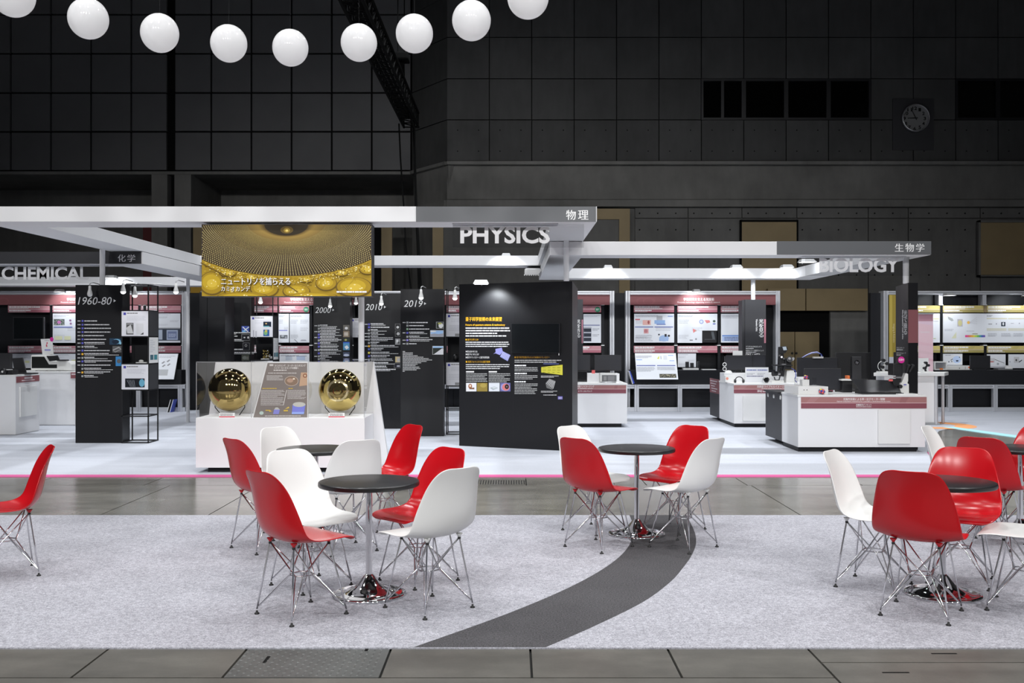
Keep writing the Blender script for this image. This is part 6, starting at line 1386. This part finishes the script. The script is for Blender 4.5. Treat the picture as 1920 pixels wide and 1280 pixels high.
for i, px in enumerate((313, 318)):
    u = 19.2; b = MB(); b.prism([(X(px, u), .008), (X(px + 2.6, u), .008), (X(px + 9, u), Z(749, u)), (X(px + 6.8, u), Z(749, u))], 'y', Yd(u), Yd(u) + .2)
    t = Thing('folded_panel', ('left' if i == 0 else 'right') + ' one of two slim boards leaning low at the left exhibit wall', 'board', (X(px, u), Yd(u), .006), 0, 'slim leaning boards'); t.part('board', b, M['blueitem'] if i else M['blkplastic'])
    b = MB(); b.prism([(X(px - .4, u), .008), (X(px + 1.0, u), .008), (X(px + 7.4, u), Z(749, u)), (X(px + 6.2, u), Z(749, u))], 'y', Yd(u) - .004, Yd(u)); t.part('white_edge', b, M['white2'])
# golden wall counter
u = 19.5
t = Thing('rack_instrument', 'long beige instrument with an orange button on the golden wall counter', 'instrument', (X(1790, u), Yd(u), zc))
b = MB(); b.pbox(1775, 1828.5, 685.5, 693.4, u, u + .25); t.part('case', b, M['instrument'], bevel=.006)
b = MB(); b.disc(1817, 688.5, 1.8, 1.6, u, (.8, .15, .05), 14); b.disc(1799, 690, 1, 1, u, (.1, .1, .1), 10); b.rect(1821, 687, 1826.5, 692, u, (.4, .4, .38)); b.rect(1809, 687, 1811, 692, u, (.5, .5, .48)); t.part('front_print', b, M['print'])
u = 19.45
t = Thing('instrument_frame', 'small silver frame instrument with orange label left on the golden wall counter', 'instrument', (X(1764, u), Yd(u), zc))
b = MB()
for (a, c, e, d) in ((1752, 677.5, 1776, 679.5), (1752, 691.5, 1776, 693.5), (1752, 679.5, 1754, 691.5), (1774, 679.5, 1776, 691.5)): b.pbox(a, e, c, d, u, u + .12)
t.part('frame', b, M['instrument'])
b = MB(); b.pbox(1754, 1774, 679.5, 691.5, u + .06, u + .08); t.part('inner_plate', b, M['steel'])
b = MB(); b.rect(1762, 690, 1768, 693, u, (.8, .22, .05)); t.part('orange_label', b, M['print'])
t = monitor('black monitor on the golden wall counter', 1819, 666.5, 1857, 692, 19.47, zc, True, False)
b = MB(); b.pbox(1826, 1850, 691.6, 693.5, 19.42, 19.6); t.part('stand_foot', b, M['blkplastic'])
t = Thing('glass_gadget', 'small glass and white gadget at right on the golden wall counter', 'instrument', (X(1888, 19.5), Yd(19.5), zc))
b = MB(); b.pbox(1872, 1899, 691, 693.5, 19.45, 19.65); t.part('base', b, M['steel'])
b = MB(); b.pbox(1884, 1891, 681, 691, 19.5, 19.56); t.part('tower', b, M['acrylic'])
b = MB(); b.prism([(X(1889, 19.48), Z(691, 19.48)), (X(1899, 19.48), Z(691, 19.48)), (X(1896, 19.48), Z(686, 19.48)), (X(1890, 19.48), Z(685, 19.48))], 'y', Yd(19.48), Yd(19.58)); t.part('cover', b, M['white2'])
# white table
def robot(label, px, u, zb, sc, seed, m='steel'):
    r = rp(seed); c = Vector((X(px, u), Yd(u), zb)); t = Thing('mechanical_model', label, 'model', c)
    b = MB(); b.box(c.x - .11*sc, c.x + .14*sc, c.y - .1, c.y + .1, zb, zb + .02); t.part('base', b, M['instrument'], bevel=.004)
    j = [c + Vector((0, 0, .02)), c + Vector((-.03*sc, 0, .10*sc)), c + Vector((.04*sc, -.02, .17*sc)), c + Vector((-.02*sc, -.03, .23*sc))]
    for p, q in zip(j, j[1:]):
        b = MB(); b.cyl(p, q, .026*sc, .02*sc, 10); t.part('link', b, M[m])
    for p in j[1:]:
        b = MB(); b.cyl(p + Vector((0, -.04, 0)), p + Vector((0, .04, 0)), .032*sc, n=12); t.part('joint', b, M['blkplastic'])
    b = MB(); b.tube([c + Vector((.1*sc*math.cos(a) - .02, -.02, .12*sc + .1*sc*math.sin(a))) for a in [1.6 + 2.4*i/10 for i in range(11)]], .007, 6); t.part('hose', b, M['instrument'])
robot('white articulated model at the left end of the white table', 1657, 16.5, zt_, 1.0, 3, 'instrument')
robot('dark lattice model on the right half of the white table', 1736, 16.5, zt_, .8, 5, 'blkplastic')
pad('paper_stack', 'pale sheet holder standing right on the white table, before the pink banner', 'paper', X(1722, 16.7), X(1741, 16.7), Yd(16.7), Yd(16.71), zt_, Z(671, 16.7), 'white2', 0)
# ================================================================== wire racks with cube showcases
def rack(label, px, u, posters, things_=(), top=True):
    W, Dp = .41, .36*S; x0 = X(px, u); y0 = Yd(u); r_ = .009
    t = Thing('wire_rack', label, 'rack', (x0 + W/2, y0 + Dp/2, .006), 0, 'black wire racks between the timeline panels')
    def bar(a, c): m_ = MB(); m_.box(min(a[0], c[0]) - r_, max(a[0], c[0]) + r_, min(a[1], c[1]) - r_, max(a[1], c[1]) + r_, min(a[2], c[2]) - r_, max(a[2], c[2]) + r_); t.part('bar', m_, M['blkmetal'])
    cs = [(x0, y0), (x0 + W, y0), (x0 + W, y0 + Dp), (x0, y0 + Dp)]
    for (a, c) in cs: bar((a, c, .016), (a, c, 2.486))
    for z_ in (.016, .43, .84, 2.486):
        for i in range(4): bar((*cs[i], z_), (*cs[(i+1) % 4], z_))
    for z_ in (.84, 1.25, 1.675, 2.085):
        m_ = MB(); m_.box(x0, x0 + W, y0, y0 + Dp, z_ - .008, z_ + .008); t.part('shelf', m_, M['black2'])
    m_ = MB(); m_.box(x0, x0 + W, y0 + Dp - .01, y0 + Dp, .85, 2.08); t.part('back_board', m_, M['black2'])
    for (z0, z1, side) in ((.85, 1.24, 0), (1.26, 1.665, 1), (1.685, 2.075, 0)):
        if not side:
            m_ = MB(); m_.box(x0 - .004, x0 + W + .002, y0 - .012, y0 - .002, z0, z1); fr = t.part('sign_panel', m_, M['white2'])
            m_ = MB(); m_.box(x0 + W - .004, x0 + W + .006, y0 + .01, y0 + Dp, z0, z1); t.part('side_panel', m_, M['dkfascia'])
            k_ = posters[0 if z0 > 1.5 else 1]
            p_ = MB(); uu = (y0 - .0125)/S; ax, ay, ex, ey = [960 + (x0)*1600/uu, 640 - (z1 - EYE)*1600/uu, 960 + (x0 + W)*1600/uu, 640 - (z0 - EYE)*1600/uu]
            q = (ex - ax)/47
            p_.rect(ax, ay, ex, ey, uu, (.74, .74, .78)); p_.rect(ax + 3*q, ay + 2.5*q, ax + 7.5*q, ay + 7*q, uu, (.06, .06, .35)); p_.lines(ax + 9*q, ay + 2.5*q, ax + 30*q, ay + 5*q, uu, 1, (.25,) * 3, fill=.8); p_.lines(ax + 9*q, ay + 8*q, ax + 44*q, ay + 17*q, uu, 4, (.55, .55, .6), fill=.35)
            k_(p_, ax, ay, q, uu); t.part('print', p_, M['print'], fr)
        else:
            m_ = MB(); m_.box(x0 + W - .004, x0 + W + .008, y0 + .01, y0 + Dp, z0, z1); sp_ = t.part('side_panel', m_, M['white2'])
            p_ = MB(); xx = x0 + W + .0085
            for q in range(7):
                zz = z1 - .05 - q*.03; p_.add([(xx, y0 + .05, zz), (xx, y0 + .05 + .22*(1 if q % 3 else .6), zz), (xx, y0 + .05 + .22*(1 if q % 3 else .6), zz + .008), (xx, y0 + .05, zz + .008)], [(0, 1, 2, 3)], (.5, .5, .55))
            for q in (0, 1): p_.add([(xx, y0 + .06 + q*.17, z0 + .05), (xx, y0 + .2 + q*.17, z0 + .05), (xx, y0 + .2 + q*.17, z0 + .13), (xx, y0 + .06 + q*.17, z0 + .13)], [(0, 1, 2, 3)], (.06, .14 + .1*q, .18 + .1*q))
            t.part('print', p_, M['print'], sp_)
    return x0, y0, W, Dp
def pA(p, x, y, q, u): p.rect(x + 8*q, y + 21*q, x + 21*q, y + 42*q, u, (.1, .1, .1)); p.poly([(x + 8*q, y + 30*q), (x + 16*q, y + 24*q), (x + 21*q, y + 40*q), (x + 10*q, y + 40*q)], u, (.6, .6, .6)); p.rect(x + 9*q, y + 22*q, x + 20*q, y + 24*q, u, (.35, .35, .35)); p.rect(x + 26*q, y + 22*q, x + 39*q, y + 42*q, u, (.66, .66, .68)); p.poly([(x + 33*q, y + 42*q), (x + 39*q, y + 38*q), (x + 39*q, y + 42*q)], u, (.05, .05, .05))
def pB(p, x, y, q, u): p.rect(x + 6*q, y + 25*q, x + 41*q, y + 41*q, u, (.008, .01, .015)); p.disc(x + 36*q, y + 33*q, 5*q, 7*q, u, (.15, .4, .55)); [p.poly([(x + (9+3*i)*q, y + 28*q), (x + (10+3*i)*q, y + 28*q), (x + (16+2*i)*q, y + 40*q), (x + (15.4+2*i)*q, y + 40*q)], u, (.25, .27, .3)) for i in range(5)]
def pC(p, x, y, q, u): p.rect(x + 27*q, y + 12*q, x + 44*q, y + 23*q, u, (.01, .02, .04)); p.disc(x + 33*q, y + 16*q, 2*q, 1.5*q, u, (.6, .4, .15)); p.rect(x + 27*q, y + 21*q, x + 40*q, y + 23*q, u, (.1, .4, .45)); p.rect(x + 27*q, y + 29*q, x + 40*q, y + 43*q, u, (.03, .12, .35)); p.disc(x + 32*q, y + 36*q, 4*q, 5*q, u, (.2, .45, .2)); p.disc(x + 33*q, y + 32*q, 2.6*q, 3*q, u, (.65, .55, .1)); p.rect(x + 5*q, y + 30*q, x + 7*q, y + 46*q, u, (.4, .4, .45)); p.rect(x + 10*q, y + 32*q, x + 13*q, y + 46*q, u, (.5, .5, .55))
def pD(p, x, y, q, u): p.lines(x + 5*q, y + 22*q, x + 42*q, y + 34*q, u, 4, (.55, .55, .6), fill=.3); p.rect(x + 17*q, y + 39*q, x + 28*q, y + 44*q, u, (.3, .3, .3))
x0, y0, W, Dp = rack('black wire rack with white cube signs right of the 1960-80 panel', 229, 13.37, (pA, pB))
t = Thing('small_device', 'small white device in the dark showcase right of the 1960-80 panel', 'device', (x0 + .26, y0 + .12, 1.258)); b = MB(); b.box(x0 + .19, x0 + .36, y0 + .06, y0 + .2, 1.258, 1.275); t.part('plate', b, M['white2'], bevel=.004)
b = MB(); b.ball((x0 + .25, y0 + .13, 1.292), .026, 12, 8, (1.5, 1, .8)); t.part('knob', b, M['instrument'])
t = Thing('vacuum_tube', 'small dark cylinder standing on the top shelf of the rack right of 1960-80', 'device', (x0 + .28, y0 + .2, 2.094)); b = MB(); b.cyl((x0 + .28, y0 + .2, 2.094), (x0 + .28, y0 + .2, 2.17), .022, n=14); t.part('body', b, M['blkplastic']); b = MB(); b.cyl((x0 + .28, y0 + .2, 2.17), (x0 + .28, y0 + .2, 2.178), .024, n=14); t.part('cap', b, M['white2'])
x1, y1, W, Dp = rack('black wire rack with a glittering gold exhibit above the left gold sphere', 470.5, 16.0, (pC, pD))
t = Thing('gold_detector_part', 'glittering gold and silver detector part in the dark showcase', 'exhibit', (x1 + .27, y1 + .16, 1.258)); b = MB(); b.box(x1 + .17, x1 + .33, y1 + .06, y1 + .24, 1.258, 1.28); t.part('plate', b, M['white2'])
r = rp(11)
for nm, m_, n_, xo in (('gold_cluster', 'gold', 22, .24), ('silver_cluster', 'chrome', 10, .29)):
    b = MB()
    for i in range(n_): b.ball((x1 + xo + r.uniform(-.04, .04), y1 + .13 + r.uniform(-.05, .05), 1.31 + r.uniform(-.02, .13)), r.uniform(.012, .026), 7, 5)
    t.part(nm, b, M[m_])
t = Thing('small_device', 'small pale sensor beside the gold detector part', 'device', (x1 + .37, y1 + .1, 1.258)); b = MB(); b.ball((x1 + .365, y1 + .1, 1.29), .032, 12, 8); t.part('dome', b, M['instrument'])
x2, y2, W, Dp = rack('black wire rack right of the 2000 panel, behind the white post', 657.5, 17.5, (pD, pD))
x3, y3, W, Dp = rack('black wire rack between the 2019 panel and the broad black panel', 837, 14.6, (pD, pD))
b = MB(); b.ball((x3 + .15, y3 + .12, 1.32), .055, 12, 8, (1, 1, 1.2)); solo('dark_sculpture', 'dark knobbly object in the showcase left of the broad panel', 'exhibit', b, M['blkplastic'], (x3 + .15, y3 + .12, 1.258))
# ================================================================== lamps
def arm_lamp(label, px, py, w_, u, power=0, tgt=None, ang=110):
    c = Vector((X(px, u), Yd(u), Z(py, u))); k_ = w_*u/1600/2
    t = Thing('flood_lamp', label, 'lamp', c, 0, 'flood lamps on the canopies')
    b = MB(); b.add([c + Vector(p) for p in ((-k_*.75, -.02, .06), (k_*.75, -.02, .06), (k_, -.12, -.005), (-k_, -.12, -.005), (-k_*.75, .14, .06), (k_*.75, .14, .06), (k_, .16, .005), (-k_, .16, .005))], [(0,3,2,1),(4,5,6,7),(0,1,5,4),(1,2,6,5),(2,3,7,6),(3,0,4,7)]); t.part('housing', b, M['lampgrey'], bevel=.006)
    b = MB(); b.add([c + Vector(p) for p in ((-k_*.85, -.11, -.008), (k_*.85, -.11, -.008), (k_*.85, .14, .0), (-k_*.85, .14, .0))], [(0, 3, 2, 1)]); t.part('lit_lens', b, M['glow'])
    b = MB(); b.tube([c + Vector((0, .14, .03)), c + Vector((0, .25, .035)), c + Vector((0, .34, .0))], .012, 6); t.part('arm', b, M['lampgrey'])
    if power:
        o = spot('flood_light', tuple(c + Vector((0, -.01, -.03))), power, ang, .5, .06, tgt or tuple(c + Vector((0, .30, -.26))), (.9, .95, 1))
arm_lamp('flood lamp on the rear beam above the broad black panel', 949, 480.5, 18, 16.1, 80)
arm_lamp('flood lamp on top of the broad black panel', 902, 532, 30, 12.6, 110, (X(940, 12.9), Yd(12.95), 1.6))
arm_lamp('flood lamp on the right canopy above the white desk', 1140, 502.5, 17, 16.65, 80)
arm_lamp('flood lamp on the right canopy above the charcoal totem', 1381, 502, 21, 16.65, 80)
arm_lamp('left one of two flood lamps near the corner of the right canopy', 1476, 501.5, 22, 16.65, 60)
arm_lamp('right one of two flood lamps near the corner of the right canopy', 1514, 491.5, 30, 15.6, 14, (5.75, Yd(15.9), 2.7))
arm_lamp('flood lamp on the left canopy above the 1960-80 panel', 207, 521, 20, 18.85, 70)
arm_lamp('flood lamp on the golden exhibit wall', 1781, 554, 18, 19.3, 40)
arm_lamp('flood lamp on the top rail of the middle exhibit wall', 1306, 547, 14, 19.4, 45)
arm_lamp('flood lamp on the left exhibit wall, hidden behind the left canopy post', 110, 547, 14, 19.4, 45)
arm_lamp('flood lamp on the exhibit wall above the information plate', 540, 547, 14, 19.4, 40)
arm_lamp('flood lamp on the right half of the golden exhibit wall', 1930, 554, 18, 19.3, 40)
def bulb(label, px, py, u, on=True, power=4):
    c = Vector((X(px, u), Yd(u), Z(py, u))); t = Thing('spotlight', label, 'lamp', c + Vector((0, 0, .05)), 0, 'small bulb spotlights over the timeline')
    b = MB(); b.lathe([(.012, .085), (.02, .08), (.022, .03), (.036, -.02), (.040, -.05)], c, 14); t.part('shade', b, M['instrument'])
    b = MB(); b.lathe([(.038, -.045), (.036, -.065), (.02, -.082), (.0005, -.086)], c, 14); t.part('bulb', b, M['glow'] if on else M['white2'])
    b = MB(); b.tube([c + Vector((0, 0, .08)), c + Vector((0, 0, .12)), c + Vector((.02, .06, .14)), c + Vector((.06, .22, .12))], .008, 6); t.part('bracket', b, M['lampgrey'])
    if on and power: spot('bulb_light', tuple(c + Vector((0, 0, -.1))), power, 90, .8, .03, tuple(c + Vector((.12, .35, -1))))
bulb('unlit bulb spotlight at the 1960-80 heading', 168.5, 546, 13.2, False); bulb('bulb spotlight at the right top corner of the 1960-80 panel', 231, 540.5, 13.15, True, 5); bulb('bright bulb spotlight over the rack right of 1960-80', 253, 547.5, 13.4, True, 6); bulb('bulb spotlight right of the 1960-80 rack, before the left canopy', 330, 541, 13.6, True, 6)
bulb('bulb spotlight over the rack with the gold exhibit', 488.5, 561, 15.8, True, 6); bulb('bulb spotlight below the left end of the gold banner', 424.5, 559, 16.0, True, 5); bulb('bulb spotlight over the 2000 heading, left of the white post', 619, 568.5, 16.7, True, 6); bulb('bulb spotlight behind the white post right of 2000', 667.5, 563, 17.2, True, 4)
bulb('bulb spotlight over the 2010 heading, right of the white post', 715, 563.5, 15.3, True, 6); bulb('bulb spotlight over the 2019 heading, highest of the middle ones', 789.5, 552, 14.05, True, 6); bulb('bulb spotlight between the 2019 panel and the broad panel', 853, 553, 14.3, True, 4)
u = 13.4; t = Thing('track_rail', 'thin white track rail on top of the 1960-80 rack', 'rail', (X(280, u), Yd(13.6), 2.5)); b = MB(); b.tube([(X(228, u), Yd(13.55), 2.512), (X(286, u), Yd(13.55), 2.512), (X(331, 13.7), Yd(13.8), 2.49)], .012, 6); t.part('rail', b, M['lampgrey'])
u = 16.9; t = Thing('ribbed_lamp_box', 'pale ribbed box under the rear canopy corner, above the broad panel', 'lamp', (X(1003, u), Yd(u), Z(516, u)))
b = MB(); b.add([(X(990, u), Yd(u), Z(504, u)), (X(1011, u), Yd(u), Z(504, u)), (X(1009, u - 1), Yd(u - 1), Z(515, u - 1)), (X(983.5, u - 1), Yd(u - 1), Z(515, u - 1)), (X(990, u), Yd(u), Z(500, u)), (X(1011, u), Yd(u), Z(500, u)), (X(1017, u - 1), Yd(u - 1), Z(505, u - 1)), (X(983.5, u - 1), Yd(u - 1), Z(505, u - 1))], [(0,1,2,3),(4,7,6,5),(3,2,6,7),(1,5,6,2),(0,3,7,4),(0,4,5,1)]); t.part('body', b, M['lampgrey'])
b = MB()
for i in range(7):
    q = i/6; a = Vector((X(990, u), Yd(u), Z(504, u))).lerp(Vector((X(1011, u), Yd(u), Z(504, u))), q); e = Vector((X(983.5, u - 1), Yd(u - 1), Z(515, u - 1))).lerp(Vector((X(1009, u - 1), Yd(u - 1), Z(515, u - 1))), q); b.tube([a - Vector((0, 0, .01)), e - Vector((0, 0, .01))], .012, 4)
t.part('ribs', b, M['instrument'])
# ================================================================== truss, hoist, cables
tx, tz0, ty1 = -2.27, 6.42, Yd(19.2); wd = .32
t = Thing('lighting_truss', 'black box truss running overhead towards the back wall', 'truss', (tx, ty1 - 4, tz0)); y_s = Yd(11.0)
cc = [(tx - wd/2, tz0), (tx + wd/2, tz0), (tx + wd/2, tz0 + wd), (tx - wd/2, tz0 + wd)]
for (a, z_) in cc:
    b = MB(); b.cyl((a, y_s, z_), (a, ty1, z_), .03, n=8); t.part('chord', b, M['trusscol'])
n = 22; L_ = (ty1 - y_s)/n; b = MB()
for i in range(n + 1):
    y = y_s + i*L_
    for k in range(4):
        (a, z_), (e, w_) = cc[k], cc[(k+1) % 4]
        b.cyl((a, y, z_), (e, y, w_), .015, n=5, cap=False)
        if i < n: b.cyl((a, y, z_), (e, y + L_, w_), .015, n=5, cap=False)
t.part('lacing', b, M['trusscol'], kind='stuff')
b = MB()
for i in range(4): b.tube([(tx - .1 + .07*i, y_s, tz0 + wd*.6), (tx - .12 + .08*i, (y_s+ty1)/2, tz0 + wd*.35), (tx - .1 + .06*i, ty1 - .2, tz0 + wd*.5)], .03, 6)
t.part('cable_loom', b, M['trusscol'])
for yy in (Yd(12), Yd(18)):
    b = MB(); b.cyl((tx, yy, tz0 + wd), (tx, yy, 14.19), .012, n=6); t.part('suspension_wire', b, M['trusscol'])
u = 17.6
t = Thing('chain_hoist', 'black chain hoist hanging beside the black truss', 'hoist', (X(746, u), Yd(u), Z(158, u)))
b = MB(); b.pbox(729.5, 765, 96, 110, u - .1, u + .25); t.part('motor', b, M['trusscol'], bevel=.03)
b = MB(); b.pbox(735, 756, 116, 158, u, u + .2); t.part('chain_bag', b, M['trusscol'], bevel=.02)
b = MB(); b.pbox(741, 750, 109, 117, u + .05, u + .15); t.part('hook_block', b, M['trusscol'])
b = MB(); b.cyl((X(745, u), Yd(u) + .1, Z(96, u)), (X(745, u), Yd(u) + .1, 14.19), .012, n=6); t.part('chain', b, M['trusscol'])
def cable(label, pts, r_=.022):
    b = MB(); P = [(X(px, u_), Yd(u_), Z(py, u_)) for px, py, u_ in pts]; b.tube(P, r_, 6); return solo('hanging_cable', label, 'cable', b, M['trusscol'], P[-1], group='black cables dropping from the truss')
cable('thin black cable dropping left from the truss end', [(748, 232, 19), (751, 300, 18.6), (757, 386, 18.2), (761, 460, 18), (770, 540, 17.6), (775, 640, 17.3)], .018)
cable('thick black cable dropping right from the truss end', [(776, 225, 19.1), (777.5, 300, 18.7), (780, 386, 18.3), (784, 470, 18), (786, 545, 17.6), (788, 640, 17.3)], .03)
cable('black cable splitting off right of the thick one', [(757, 158, 17.7), (768, 210, 18), (777, 240, 18.4), (780.5, 386, 18), (786, 470, 17.7), (790, 545, 17.4), (792, 640, 17.1)], .02)
